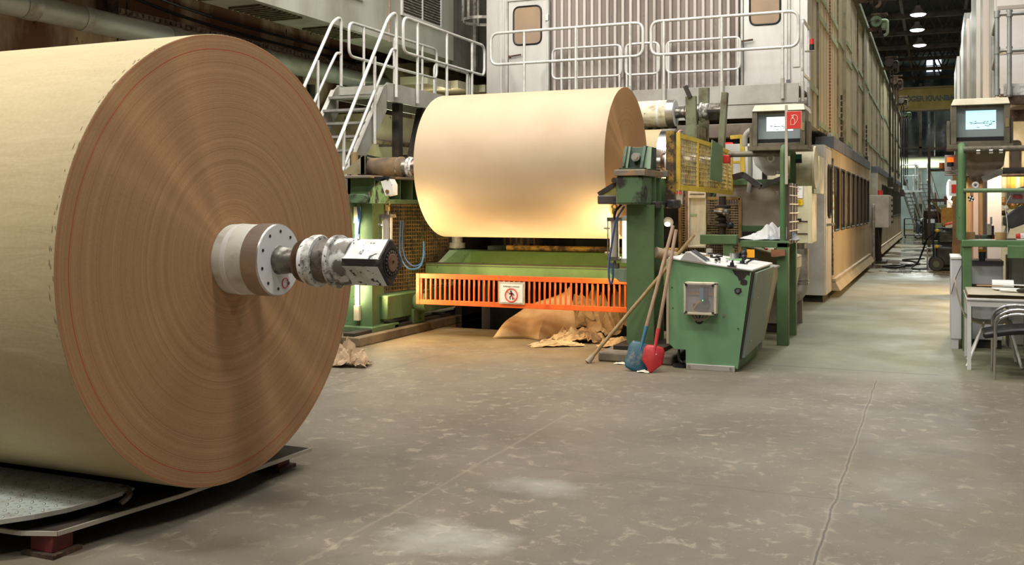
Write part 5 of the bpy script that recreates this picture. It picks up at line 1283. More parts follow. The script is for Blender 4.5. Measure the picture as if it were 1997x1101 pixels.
# cream cabinet with paper notices
T = thing('switch_cabinet', 'tall cream switch cabinet with paper and yellow notices beside the bench post', 'cabinet', (-1.8, 14.5, 1.1))
build('body', B(-2.15, -1.57, 14.2, 15.0, 1.12, 2.18), cream, T, bev=.008)
build('edge_flange', B(-1.60, -1.545, 14.16, 14.24, 1.12, 2.3), M('flange_cream', 'ded6b0', .5), T, bev=.004)
for z in (1.415, 1.245): build('drawer_gap', B(-2.1, -1.6, 14.19, 14.2, z, z+.012), black, T)
build('handle', B(-1.75, -1.69, 14.17, 14.2, 1.435, 1.46), black, T)
build('side_strip', B(-1.54, -1.46, 14.3, 14.9, 1.8, 2.32), cream, T, bev=.005)
q1, q2 = aty(1545, 361, 14.19), aty(1565, 386, 14.19)
pn = build('paper_notice', B(q1.x, q2.x, 14.185, 14.195, q2.z, q1.z), paper_white, T)
text('k Wann', .03, ((q1.x+q2.x)/2, 14.183, q1.z-.05), (R(90), 0, 0), M('ink_blue', '3a4a66', .6), T, ext=.0005); build('red_line', B(q1.x+.03, q2.x-.05, 14.182, 14.185, q1.z-.085, q1.z-.078), M('ink_red', 'c0504a', .6), T)
q1, q2 = aty(1545, 389, 14.19), aty(1565, 400, 14.19)
build('yellow_notice', B(q1.x, q2.x, 14.185, 14.195, q2.z, q1.z), M('notice_yellow', 'eec31e', .5), T)
for k, s in enumerate(('ADOM', 'ULATUR', 'ULE O')): text(s, .022, ((q1.x+q2.x)/2, 14.183, q1.z-.018-.024*k), (R(90), 0, 0), M('ink_black', '2a2614', .6), T, ext=.0005)
T = thing('exhaust_pipe', 'silver exhaust pipe with elbow under the cream switch cabinet', 'pipe', (-1.7, 14.5, 0))
pm = M('foil_pipe', 'b8b2a8', .4, .4, '8f877a', 5)
m = MB(); m.cyl((-1.72, 14.4, 1.12), (-1.72, 14.4, 1.02), .06); m.cyl((-1.72, 14.4, 1.04), (-1.72, 14.4, .58), .105, n=24); build('riser', m, pm, T)
m = MB(); m.hose([(-1.72, 14.4, .58), (-1.73, 14.38, .47), (-1.80, 14.35, .38), (-1.92, 14.3, .34), (-2.05, 14.25, .33)], .1, 16, 5); build('elbow', m, pm, T)
for z in (.6, .56): build('clamp', MB().torus((-1.72, 14.4, z), (0, 0, 1), .107, .008, 24, 6), worn_steel, T)
build('support_leg', MB().box(-1.80, -1.70, 14.36, 14.46, 0, .42), M('leg_greybrown', '877c6c', .6), T)
# yellow curved mesh guard with green plate
T = thing('mesh_guard', 'yellow framed wire mesh guard with green plate beside the reel stand', 'guard', (-2.8, 11.2, 1.6))
gx = lambda t: -2.715 + .315*t + .05*math.sin(t*math.pi)
P0 = lambda t, z: V((gx(t), 11.30 + t*1.6, z - .10*t*(z-1.84)/.6 - .04*t))
build('post', B(-2.785, -2.695, 11.02, 11.14, 1.62, 2.47), yellow_rust, T, bev=.004)
build('post_foot', B(-2.775, -2.67, 10.98, 11.28, 1.60, 1.70), M('greasy_iron', ''), T, bev=.02)
ztop, zbot = 2.44, 1.84
m = MB()
for a in range(8):
    for z, h in ((ztop, .05), (zbot, .06)): m.bar(P0(a/8, z), P0((a+1)/8, z), .02, h)
m.bar(P0(0, zbot-.03), P0(0, ztop+.03), .06, .04); m.bar(P0(1, zbot), P0(1, ztop), .03, .04); build('frame', m, yellow, T, flat=True)
for t in (.28, .66, .86): build('upright', MB().bar(P0(t, zbot), P0(t, ztop), .03, .02), yellow, T)
m = MB(); N = 46
for k in range(1, N): m.bar(P0(k/N, zbot), P0(k/N, ztop), .007, .007)
z = zbot
while z < ztop:
    for a in range(8): m.bar(P0(a/8, z), P0((a+1)/8, z), .007, .012)
    z += .055
build('mesh', m, M('mesh_ochre', 'dcc688', .5, .1, '8c7440', 8), T, flat=True)
m = MB(); m.prism([P0(.44, 1.98)+V((.03, -.02, 0)), P0(.68, 1.96)+V((.03, -.02, 0)), P0(.70, 2.47)+V((.03, -.02, 0)), P0(.48, 2.50)+V((.03, -.02, 0))], (.012, -.004, 0)); build('plate', m, M('plate_green', '6d8a60', .55, 0, '7b9470', 5, spots=(20, .7, 'b0a878')), T)
# lower mesh guard with the notice board
mesh_screen('wire_screen', 'brown wire mesh panel in a tan frame behind the notice board', (-3.08, 12.95, .75), (1, 0, 0), (0, 0, 1), .78, .98, .032, .009, M('mesh_tan', '9c835c', .6, .2, '5a4630', 9), fr=.04, frm=M('frame_tan', '9a7a44', .6, 0, '6f5632', 6))
T = thing('notice_board', 'tall narrow cream notice board hanging before the brown mesh panel', 'board', (-2.77, 12.6, 1.09))
x0, x1, z0, z1 = -2.885, -2.66, 1.10, 1.83
build('panel', B(x0, x1, 12.6, 12.63, z0, z1), M('board_cream', 'cfc7b0', .6, 0, 'b3a98c', 7, .42, .7, (2.5, 1, .4), spots=(24, .7, '8a7f66')), T)
m = MB(); m.box(x0-.01, x0+.012, 12.58, 12.63, z0, z1); m.box(x1-.012, x1, 12.58, 12.63, z0, z1); m.box(x0, x1, 12.58, 12.63, z0, z0+.03); m.box(x0, x1, 12.56, 12.63, z1-.1, z1); build('frame', m, M('board_frame', 'd3c8ae', .55, 0, 'b2a588', 6), T, bev=.005)
build('side_batten', B(x0-.045, x0-.01, 12.58, 12.66, z0-.02, z1+.01), M('batten_brown', '7b5a42', .7, 0, '5c4230', 6), T)
build('slot', B(x0+.02, x1-.02, 12.555, 12.56, z1-.055, z1-.045), dark, T); build('green_tape', B(x0+.015, x0+.1, 12.595, 12.6, 1.50, 1.53), M('tape_green2', '8ba676', .6), T)
T = thing('push_button_station', 'tilted grey push button station with white and red buttons by the yellow guard', 'control station', (-2.95, 12.5, 1.7))
a, b = aty(1322, 364, 12.6), aty(1322, 398, 12.6)
m = MB(); m.box(a.x-.05, a.x+.06, 12.6, 12.68, b.z, a.z+.03); build('box', m, grey_paint, T, bev=.006)
for i, mt in ((0, clean_white), (1, bright_red)):
    for j in (0, 1): build('button', MB().cbox((a.x-.02+j*.05, 12.59, a.z-.03-i*.045), (.03, .03, .03)), mt, T)
# pale frame, glimpsed lamp and green frames behind
T = thing('work_lamp', 'small bright work lamp glowing behind the green column', 'lamp', (-3.0, 13.2, 1.35)); p = aty(1301, 437, 13.0)
build('bulb', MB().ball(p, .032, 1.2, .6, .9), M('bulb_glow', 'fff4d8', .4, emis=9), T); build('housing', MB().cyl(p+V((0, .05, .03)), p+V((0, .15, .06)), .07, .03), grey_paint, T)
T = thing('steel_bracket', 'square dark green steel frame below the yellow mesh guard', 'frame', (-2.6, 13.2, 1.7))
m = MB(); m.box(-2.72, -2.32, 13.3, 13.4, 1.66, 1.75); m.box(-2.42, -2.32, 13.3, 13.4, 1.66, 2.05); m.bar((-2.75, 13.35, 1.72), (-2.5, 13.35, 2.1), .05, .03); build('frame_bar', m, green, T, bev=.005)
T = thing('yellow_gate', 'upright yellow square tube frame left of the monitor', 'frame', (-2.3, 13.8, 1.95))
m = MB(); c = [aty(1424, 268, 13.8), aty(1447, 266, 13.8), aty(1449, 352, 13.8), aty(1424, 354, 13.8)]
m.bar(c[0], c[1], .05, .05); m.bar(c[1], c[2], .05, .06); m.bar(c[2], c[3], .05, .06); m.bar(aty(1424, 316, 13.8), aty(1447, 316, 13.8), .05, .04); build('frame_tube', m, yellow, T, bev=.004)
build('pale_sheet', B(-2.75, -2.2, 14.05, 14.08, 1.9, 2.5), clean_white, label='pale sheet behind the yellow square tube frame', cat='sheet')
build('conduit', MB().tube([aty(1452, 285, 12.9), aty(1452, 262, 12.9), aty(1468, 250, 12.9)], .035, 10, bend=.1), grey_paint, label='bent grey conduit curving up left of the monitor', cat='pipe')
build('conduit', MB().tube([aty(1460, 375, 12.95), aty(1463, 340, 12.95), aty(1462, 285, 12.95)], .03, 10, bend=.1), grey_paint, label='upright grey conduit under the left monitor', cat='pipe')
# ================================================================ RIGHT-HAND MACHINE
T = thing('dryer_section', 'tall pale machine side of upright slabs on the far side of the aisle', 'machine hood', (2.3, 40, 0))
slab_p = M('slab_pale', 'cfc3ba', .5, .15, '8c7668', 1.0, .48, .7, (1, 1, .25), spots=(16, .69, '6a4a38'), det=8)
slab_w = M('slab_white', 'dedad4', .45, .2, 'bfb4a8', 1.2, .5, .75, (1, 1, .2), spots=(22, .72, '7a5a46'))
m = MB(); m.box(1.15, 4, 19.4, 62, 0, 6.4); build('casing', m, M('casing_dark', '5c5248', .7, .1, '3c342c', 1), T, flat=True)
ys2 = [18.6, 20.2, 21.4, 22.0, 23.2, 24.1, 25.4, 28, 30, 33, 37, 41, 46, 52, 58]
for i, (a, b) in enumerate(zip(ys2, ys2[1:])):
    off = (0, .05, -.06, .08, 0, .06, -.04, .0, .05, -.03)[i % 10]; zt = (8.2, 8.2, 8.0, 7.4, 8.2, 7.6, 7.0, 7.6, 7.3, 7.3)[i % 10]
    build('upright_slab', B(.92+off, 1.12+off, a+.02, b-.02, 2.2, zt), slab_p if i % 2 else slab_w, T, bev=.01)
build('white_front', B(.95, 4, 18.45, 18.58, 3.5, 9), M('front_bright', 'e4e0da', .45, .1, 'cfc2b4', .8, .5, .75), T, flat=True)
for z in (4.9, 4.15): build('front_seam', B(.96, 4, 18.44, 18.46, z, z+.06), M('seam_soft', 'b3a89c', .5), T)
build('lower_front', B(.98, 4, 17.0, 17.1, 1.9, 3.05), M('front_cream', 'd8cdb4', .5, .1, 'a8957a', 2, .45, .7), T, flat=True)
m = MB(); m.box(1.06, 1.2, 16.97, 17.0, 1.95, 2.62); build('dark_opening', m, oily, T); m = MB(); m.tube([(1.06, 16.97, 1.95), (1.2, 16.97, 1.95), (1.2, 16.97, 2.62), (1.06, 16.97, 2.62)], .015, 6, True, .05); build('opening_rim', m, brown_iron, T)
build('brass_plate', B(1.27, 1.6, 16.95, 16.99, 2.35, 2.7), M('brass_sheet', 'b08a3c', .35, .5, '7a5a24', 5), T, bev=.006)
# uprights, warm glow of the machine lamps partly put into their colours
T = thing('upright_panels', 'row of tan and grey upright panels glowing warm behind the right green bench', 'panel row', (.8, 16, 0))
for px0_, px1_, yy, c in ((1874, 1887, 15.6, 'a8924e'), (1887.5, 1897, 15.8, 'e6c0a0'), (1897.5, 1908, 15.6, 'b8a29a'), (1908.5, 1918, 15.7, 'c9a878'), (1925, 1953, 15.2, 'bcb2b0')):
    a, b = aty(px0_, 400, yy).x, aty(px1_, 400, yy).x
    build('upright_panel', B(a, b, yy, yy+.15, 0, 2.05), M('upright_'+c, c, .5, .1, '8f7a60', 2, .55, .8, (1, 1, .2)), T, bev=.006)
a = aty(1921, 400, 15.4).x; build('chain_rail', B(a-.03, a+.02, 15.38, 15.44, 0, 2.05), dark, T)
build('top_header', B(.3, 1.6, 15.2, 15.9, 2.05, 2.12), brown_iron, T)
T = thing('platform', 'grey platform edge with chequer strip under the galvanised pipe railing on the right', 'platform', (2, 16.5, 3.1))
build('edge_beam', B(.9, 4, 15.0, 15.1, 3.0, 3.12), brown_iron, T); build('deck', B(.88, 4, 15.1, 18.4, 3.06, 3.12), dark, T); build('kick_plate', B(.86, 4, 15.02, 15.04, 3.12, 3.28), M('kick_pale', 'd5d3d0', .4, .3, 'a8a4a0', 24, .45, .6), T)
build('lower_beam', B(.95, 4, 15.3, 15.45, 2.8, 2.95), brown_iron, T)
T = thing('pipe_railing', 'galvanised pipe railing with clamp fittings on the right platform', 'railing', (1.5, 15, 3.1))
rp = M('rail_galv_dull', 'a9aba6', .4, .5, '8a8a82', 6)
xs_ = [aty(1944, 100, 14.95).x, aty(1968, 100, 14.95).x, 1.6]
for x in xs_[:1]+xs_[1:]:
    p_ = build('post', MB().cyl((x, 14.95, 3.1), (x, 14.95, 4.22), .03, n=14), rp, T)
    for z in (3.12, 3.68, 4.17): build('clamp', MB().cyl((x, 14.95, z), (x, 14.95, z+.09), .04, n=14), rp, p_)
build('post', MB().cyl((.76, 15.5, 3.1), (.76, 15.5, 4.0), .03, n=14), rp, T)
for z in (4.21, 3.72): build('rail', MB().tube([(.76, 15.5, z-.18), (.785, 15.2, z-.03), (xs_[0], 14.95, z), (4, 14.95, z)], .028, 12), rp, T)
# ================================================================ RIGHT BENCH
T = thing('work_bench', 'green bench frame with looped post carrying the right monitor, beside the white table', 'bench', (.7, 12.4, 0))
gb2 = M('bench_chipped_green', '5c7e54', .5, 0, '4f6e46', 3, .4, .65, spots=(13, .70, '1f2a20'))
build('leg', B(.29, .385, 12.30, 12.40, 0, 1.18), gb2, T, bev=.006); build('leg', B(.905, 1.0, 12.30, 12.40, 0, 1.18), gb2, T, bev=.006)
build('leg', B(.29, .385, 13.3, 13.4, 0, 1.18), gb2, T, bev=.006); build('leg', B(1.52, 1.6, 12.34, 12.42, 0, 2.3), gb2, T, bev=.006)
build('top_beam', B(.28, 1.6, 12.28, 12.42, 1.17, 1.245), gb2, T, bev=.006); build('beam_gusset', B(.74, .91, 12.27, 12.30, 1.05, 1.19), gb2, T, bev=.006)
build('bench_plate', B(.28, 1.6, 12.42, 13.4, 1.215, 1.24), M('bench_dirty', '5c5446', .7, 0, '3c352c', 7), T)
m = MB(); m.tube([(.285, 12.4, 1.24), (.285, 12.4, 2.30), (.285, 12.9, 2.36), (.285, 13.3, 2.30), (.285, 13.3, 1.24)], .045, 14, bend=.15); lp = build('looped_post', m, gb2, T)
build('cross_tube', MB().cyl((.30, 12.38, 2.265), (1.6, 12.38, 2.265), .032), M('grimy_tube', ''), T); build('cross_tube', MB().cyl((.30, 12.36, 1.80), (1.6, 12.36, 1.80), .024), M('tube_green', '6d8a62', .5, 0, '5a6c4c', 6), T)
for x in (.45, .58, .68): build('pipe_clamp', MB().cyl((x-.02, 12.38, 2.24), (x+.02, 12.38, 2.24), .035), steel, T)
build('bench_rod', MB().cyl((.385, 12.35, .735), (.92, 12.35, .735), .018, n=10), brown_iron, T)
build('hopper_plate', MB().prism([aty(*q, 12.75) for q in ((1881, 284), (1962, 286), (1957, 322), (1948, 332), (1912, 353), (1896, 353), (1880, 330))], (0, .04, 0)), M('hopper_grey', 'a39684', .6, .1, '5a4c3e', 2.2, .45, .65, spots=(14, .7, '352a22')), T)
build('support_arm', MB().bar(aty(1915, 350, 12.7), aty(1955, 333, 12.7), .05, .07), grey_paint, T); build('support_arm', MB().bar(aty(1955, 333, 12.7), aty(1997, 332, 12.7), .05, .07), M('greasy_iron', ''), T)
monitor('boxed monitor with a pale cyan chart display on the right side of the aisle', .17, .78, 12.55, 2.31, 2.85, (.2, .84, .28, .93), 1.5, 'bdf0f2')
# warning panel with beacon
T = thing('beacon_board', 'grey warning panel with orange beacon bracketed to the right looped post', 'warning light', (.2, 12.7, 1.98))
a, b = aty(1842, 302, 12.7), aty(1866, 342, 12.7)
build('plate', B(a.x, b.x+.04, 12.72, 12.74, b.z, a.z), M('panel_greyed', 'a39a94', .5), T, bev=.003)
c = aty(1853, 312, 12.66); build('lens', MB().cyl((c.x, 12.66, c.z-.025), (c.x, 12.66, c.z+.03), .034, n=20), M('beacon_orange', 'ff6a1c', .35, emis=1.6), T); build('beacon_base', MB().cyl((c.x, 12.66, c.z-.075), (c.x, 12.66, c.z-.025), .036, n=20), black, T)
build('bracket', MB().tube([(c.x, 12.66, c.z-.08), (c.x+.02, 12.66, c.z-.13), (.27, 12.5, c.z-.12)], .008, 8, bend=.02), steel, T)
z0 = b.z; m = MB()
lb = build('label_plate', B(a.x+.0, b.x+.015, 12.712, 12.72, z0+.005, z0+.05), M('label_pale', 'b5aca2', .5), T)
m = MB(); m.tube([(a.x, 12.71, z0+.005), (b.x+.015, 12.71, z0+.005), (b.x+.015, 12.71, z0+.05), (a.x, 12.71, z0+.05)], .003, 4, True); build('label_border', m, M('label_maroon', '6a2c2c', .5), lb)
text('HORBRECH', .022, ((a.x+b.x)/2, 12.709, z0+.028), (R(90), 0, 0), M('ink_black', ''), lb, ext=.0006)
T = thing('beacon_lamp', 'small dark amber lamp peeking out left of the warning panel', 'warning light', (a.x-.03, 12.9, 2.05)); build('lens', MB().cyl((a.x-.03, 12.9, 2.07), (a.x-.03, 12.9, 2.14), .03, n=16), M('amber_dark', '8a4a18', .4), T); build('mount', MB().box(a.x-.05, .24, 12.88, 12.92, 2.05, 2.07), dark, T)
p = aty(1855, 367, 14.0)
T = thing('notice_plate', 'small red and white notice plate below the warning panel', 'sign', p)
build('plate', B(p.x-.03, p.x+.09, 14.0, 14.01, p.z-.1, p.z+.1), clean_white, T); build('mount', B(p.x+.02, p.x+.04, 14.01, 14.3, p.z, p.z+.03), dark, T); build('red_field', B(p.x+.0, p.x+.07, 13.995, 14.0, p.z-.06, p.z+.05), bright_red, T)
text('L', .09, (p.x+.12, 13.99, p.z+.02), (R(90), 0, 0), M('ink_black', ''), T, ext=.001)
q = aty(1867, 400, 14.3).x; build('machine_post', B(q-.06, q+.06, 14.3, 14.4, 0, 2.3), M('post_umber', '8a6436', .5, .1, '5a4024', 3), label='warm brown post behind the right warning panel', cat='post')
T = thing('strip_light', 'bright white strip light glowing beside the right looped post', 'lamp', aty(1865, 385, 14.4)); p = aty(1863.5, 375, 14.4)
build('tube', B(p.x-.02, p.x+.06, 14.4, 14.45, p.z-.12, p.z+.16), M('strip_glow', 'fff6e6', .4, emis=4), T); build('mount', B(p.x, p.x+.03, 14.45, 14.6, p.z, p.z+.05), dark, T)
T = thing('work_lamp', 'flame-shaped bright work lamp below the warning panel', 'lamp', aty(1851, 372, 16)); p = aty(1851, 370, 16)
build('bulb', MB().ball(p, .07, .6, .6, 2.2), M('bulb_glow', ''), T); build('lamp_base', MB().cyl(p-V((0, 0, .26)), p-V((0, 0, .15)), .035), clean_white, T)
build('bent_sheet', MB().hose([aty(1850, 392, 15.5), aty(1857, 396, 15.5), aty(1866, 394, 15.5), aty(1872, 390, 15.5)], .03, 6), clean_white, label='curled white strip hanging under the work lamp', cat='strip')
# cabinets under the bench
lilac = M('cabinet_white', 'c9c7cb', .5, 0, 'b3afb0', 3, .5, .75)
T = thing('cabinet', 'narrow white cabinet standing on the aisle side of the right green bench leg', 'cabinet', (.3, 12.9, 0))
build('body', B(.17, .285, 12.45, 13.25, .11, 1.02), lilac, T, bev=.008); build('foot', B(.175, .25, 12.46, 12.55, 0, .11), lilac, T); build('foot', B(.175, .25, 13.1, 13.2, 0, .11), lilac, T); build('lid', B(.165, .285, 12.44, 13.26, 1.02, 1.05), clean_white, T, bev=.006)
build('cord', MB().hose([(.28, 12.44, .95), (.22, 12.43, .8), (.175, 12.43, .62)], .004, 5), brown_iron, T)
T = thing('cabinet', 'wide white cabinet behind the paper roll under the right green bench', 'cabinet', (.55, 12.8, 0))
build('body', B(.39, .715, 12.6, 13.2, .1, .95), lilac, T, bev=.008); build('plinth', B(.4, .7, 12.63, 13.15, 0, .1), dark, T); build('top', B(.385, .72, 12.58, 13.2, .95, 1.0), M('top_slate', '4a4a52', .5), T)
T = thing('cabinet', 'light grey cabinet on the far right under the bench with worn door', 'cabinet', (.88, 13, 0))
build('body', B(.78, 1.4, 12.75, 13.3, .0, 1.05), M('cab_dusty', 'a8a39e', .55, 0, '8f877e', 3), T, bev=.006); build('door', B(.81, 1.4, 12.73, 12.75, .05, 1.03), M('cab_dusty2', 'b5b0ac', .55, 0, '9c948c', 3), T)
build('paper_roll', MB().cyl((.585, 12.30, .735), (.80, 12.30, .735), .075, n=28), clean_white, label='small white paper roll on the rod under the right green bench', cat='paper roll')
T = thing('cup', 'dark cup with yellow rim standing under the right bench top', 'cup', (.49, 12.62, 1.0))
build('body', MB().cyl((.5, 12.62, 1.0), (.5, 12.62, 1.11), .03, .04, 18), M('cup_dark', '2c3038', .4), T); build('rim', MB().cyl((.5, 12.62, 1.105), (.5, 12.62, 1.13), .042, n=18), M('tag_yellow', ''), T)
# things on the bench
def cring(px, py, y, r, h, lab):
    p = aty(px, py, y); m = MB().lathe((p.x, y, 1.245), (0, 0, 1), [(0, r*.82), (0, r), (h, r), (h, r*.82), (.0, r*.82)], 32, cap=False); build('cardboard_core', m, card, label=lab, cat='cardboard core', group='cardboard cores on the right bench')
cring(1888, 462, 12.55, .07, .085, 'cardboard core ring beside the looped post on the right bench'); cring(1951, 464, 12.5, .062, .085, 'cardboard core ring with white wire standing in it on the right bench')
build('wire', MB().hose([(.755, 12.5, 1.26), (.75, 12.5, 1.45), (.735, 12.5, 1.62), (.78, 12.45, 1.74)], .004, 5), clean_white, label='thin white wire rising from the cardboard core on the right bench', cat='wire')
for k, (x, y, w, d, lab) in enumerate(((.48, 12.56, .26, .16, 'long white paper sheet on the right bench near the looped post'), (.62, 12.52, .2, .1, 'narrow white paper sheet lying between the cardboard cores'), (.95, 12.6, .2, .2, 'white paper pad under the red and white bottle'))):
    build('paper_sheet', B(x-w/2, x+w/2, y-d/2, y+d/2, 1.242+.002*k, 1.247+.003*k), paper_white, label=lab, cat='paper', group='papers on the right bench')
T = thing('tray', 'low green steel tray at the back of the right bench', 'tray', (.6, 12.85, 1.24)); build('tray_body', B(.42, .74, 12.8, 13.0, 1.24, 1.29), green_dark, T, bev=.004)
for x in (.48, .62): build('pin', MB().cyl((x, 12.8, 1.24), (x, 12.8, 1.3), .006, n=8), bright_red, T)
T = thing('sensor_box', 'small grey sensor box with black front on the right bench', 'sensor', (.57, 12.9, 1.24)); build('body', B(.56, .605, 12.75, 12.8, 1.29, 1.42), grey_paint, T, bev=.004); build('front', B(.605, .63, 12.75, 12.8, 1.29, 1.40), black, T); build('stem', MB().cyl((.6, 12.77, 1.42), (.6, 12.77, 1.50), .012), grey_paint, T)
T = thing('spray_bottle', 'white bottle with red cap lying on the right bench', 'bottle', (.95, 12.6, 1.26)); build('body', MB().cyl((.885, 12.6, 1.29), (1.2, 12.65, 1.30), .03, n=16), clean_white, T); build('cap', MB().cyl((.845, 12.6, 1.288), (.89, 12.6, 1.29), .024, .031, 16), bright_red, T)
# target disc, ring, tester
T = thing('target_disc', 'black and white quartered disc hanging from the green tube on the right', 'disc', aty(1893, 387, 12.33)); p = aty(1893, 387, 12.33)
build('disc', MB().cyl(p, p+V((0, .012, 0)), .034, n=28), black, T); m = MB()
for k in range(8):
    if k % 2: continue
    for j in range(4):
        a0, a1 = [2*math.pi*(k+(j+q)/4)/8 for q in (0, 1)]
        m.face([p+V((math.cos(t)*rr_, -.002, math.sin(t)*rr_)) for t, rr_ in ((a0, .01), (a0, .03), (a1, .03), (a1, .01))])
build('white_quarter', m, clean_white, T, flat=True); build('hook', MB().cyl(p+V((0, .005, .034)), p+V((0, .005, .085)), .005, n=8), steel, T)
p = aty(1902, 361, 12.6); T = thing('paper_ring', 'white ring with dark centre below the hopper plate on the right', 'ring', p); build('ring', MB().torus(p, (0, 1, 0), .028, .012, 24, 8), clean_white, T); build('centre', MB().cyl(p, p+V((0, .02, 0)), .014, n=14), grey_plastic, T)
T = thing('tester', 'dark grey hooded testing machine at the right edge of the photo', 'machine', (1.1, 13.2, 1.24))
tb = M('tester_grey', '6a6866', .5, 0, '56524e', 5)
m = MB(); m.prism([aty(*q, 13.0) for q in ((1958, 424), (1985, 405), (2030, 385), (2030, 425), (1972, 446), (1958, 438))], (0, .35, 0)); build('hood', m, M('tester_dark', '3f3f43', .5, 0, '55524e', 6), T, bev=.01)
m = MB(); m.prism([aty(*q, 13.15) for q in ((1964, 373), (2030, 352), (2030, 398), (1964, 396))], (0, .3, 0)); up = build('upper_case', m, M('tester_pale', '9c9994', .5, 0, '86827c', 5), T, bev=.008)
p = aty(1984, 384, 13.145); text('RGS', .06, p, (R(90), 0, 0), M('ink_red2', 'c23a44', .5), up, ext=.001, bold=.003); p = aty(1984, 379.3, 13.145); text('TERM-NR.', .022, p, (R(90), 0, 0), M('ink_slate', '44464c', .5), up, ext=.001)
build('leg', MB().bar(aty(1960, 459, 13.1), aty(1966, 440, 13.1), .06, .05), M('tester_pale', ''), T); build('base', B(.95, 1.5, 13.0, 13.25, 1.243, 1.31), M('tester_dark', ''), T)
build('cable', MB().hose([aty(1966, 400, 13.2), aty(1970, 406, 13.2), aty(1980, 404, 13.2), aty(1988, 398, 13.2)], .012, 6), M('cable_yellow2', 'b59a3a', .5), T)
# bright interior parts
T = thing('drying_cylinders', 'brightly lit cream steam cylinders inside the right machine', 'cylinder row', (1.5, 16.6, 1.2))
for k in range(6):
    p = aty(1957+k*9, 350, 16.3); build('cylinder', MB().cyl((p.x, 16.3, 1.75-(k % 3)*.04), (p.x, 16.3, 2.15), .045, n=14), (cream, M('warm_metal', 'd0a860', .4, .3), yellow)[k % 3], T)
    build('fitting', MB().ball((p.x, 16.25, 1.72-(k % 3)*.04), .05), M('brass_fit', 'b98a54', .4, .4), T)
for k in range(5): build('fitting', MB().ball(aty(1957+(k % 2)*5, 395+k*10, 16.2), .05, 1, 1, .8), (M('brass_fit', ''), clean_white, brown_iron)[k % 3], T)
build('inner_wall', B(.9, 3, 17.2, 17.3, 0, 2.4), cream, T)
# ================================================================ WHITE TABLE AND CHAIRS
T = thing('table', 'white metal table topped with cardboard sheets and papers at the right edge', 'table', (.85, 11.4, 0))
wt = M('table_white', 'd9d7d3', .45, 0, 'bdb8b0', 6, .55, .8)
for x, y in ((.315, 10.9), (1.45, 10.9), (.315, 11.9), (1.45, 11.9)): build('leg', B(x-.018, x+.018, y-.018, y+.018, 0, .69), wt, T)
build('apron', B(.3, 1.47, 10.885, 10.92, .63, .70), wt, T); build('apron', B(.297, .33, 10.9, 11.9, .63, .70), wt, T); build('table_top', B(.29, 1.48, 10.87, 11.95, .69, .712), wt, T, bev=.004)
T2_ = thing('cardboard_stack', 'stack of curled cardboard sheets covering the white table', 'cardboard', (.85, 11.4, .712))
for k in range(4):
    m = MB(); g = []
    for i in range(9):
        row = []
        for j in range(5): row.append(m.bm.verts.new((.295+.01*(k % 2)+1.16*i/8, 10.88+.012*((k*3) % 4)+1.0*j/4, .7145+.012*k+.004*noise.noise(V((i*.7, j*.8, k*3))))))
        g.append(row)
    for i in range(8):
        for j in range(4): m.bm.faces.new((g[i][j], g[i+1][j], g[i+1][j+1], g[i][j+1]))
    o = build('cardboard_sheet', m, (M('card_dark', '6e604e', .8), card, M('card_dark', ''), M('card_grey', 'b9b09a', .8, 0, 'a39a84', 3))[k], T2_); md = o.modifiers.new('t', 'SOLIDIFY'); md.thickness = .006
for k, (px, py, w, d, rz, lab) in enumerate(((1966, 563, .28, .2, .2, 'white printed sheet on the cardboard, nearest the table edge'), (1985, 556, .3, .14, -.1, 'white folded sheet on the cardboard at the back of the table'), (1975, 567, .24, .12, -.2, 'white sheet with print overlapping the others on the table'))):
    p = atz(px, py, .765); Mx = Matrix.Translation(p) @ Matrix.Rotation(rz, 4, 'Z'); build('paper_sheet', MB().box(-w/2, w/2, -d/2, d/2, .002*k, .002*k+.002, Mx), paper_white, label=lab, cat='paper', group='papers on the white table')
p = atz(1930, 556, .765); build('cardboard_scrap', MB().cbox((p.x, p.y, .7615), (.26, .12, .006)), card, label='tan cardboard scrap lying on the cardboard stack', cat='cardboard')
p = atz(1992, 570, .765); build('pliers', MB().ball(p+V((0, 0, .02)), .03, 1.6, 1, .7), dark, label='dark tool lying on the papers at the right edge of the table', cat='tool')
chr_ = M('chrome_tube', 'c4c2c0', .18, .9)
T = thing('armchair', 'chrome tube armchair with black padded seat in front of the white table', 'chair', (.85, 10.6, 0))
for y, nm in ((10.36, 'a'), (10.86, 'b')):
    m = MB(); m.tube([(.515, y, 0), (.52, y, .58), (.66, y, .66), (1.12, y, .64), (1.14, y, 0)], .0125, 10, bend=.16, bn=8); build('arm_frame', m, chr_, T)
    m = MB(); m.tube([(.525, y+.02, .30), (.53, y+.02, .55), (.66, y+.02, .615), (1.08, y+.02, .6)], .0125, 10, bend=.14, bn=8); build('arm_brace', m, chr_, T)
m = MB(); N = 10; g = []
for i in range(N+1):
    u = i/N; x = .42+.62*u; z = .40+.05*math.sin(u*2.6)+.02*u
    g.append([m.bm.verts.new((x, 10.38+.46*v, z-.02*math.sin(math.pi*v))) for v in [j/6 for j in range(7)]])
for i in range(N):
    for j in range(6): m.bm.faces.new((g[i][j], g[i+1][j], g[i+1][j+1], g[i][j+1]))
o = build('seat', m, M('black_leather', '17171a', .3, 0, '2a2a2e', 6), T); md = o.modifiers.new('t', 'SOLIDIFY'); md.thickness = .06; md.offset = 0; md2 = o.modifiers.new('b', 'BEVEL'); md2.width = .025; md2.segments = 3
build('back_pad', MB().prism([(1.06, 10.38, .46), (1.12, 10.38, .46), (1.25, 10.38, .86), (1.19, 10.38, .86)], (0, .46, 0)), M('black_leather', ''), T, bev=.02)
T = thing('chair', 'plain shell chair with pale legs pushed under the white table', 'chair', (.55, 11.35, 0))
sh = M('shell_olive', 'a79a80', .5, 0, '8f8268', 4)
m = MB(); g = []
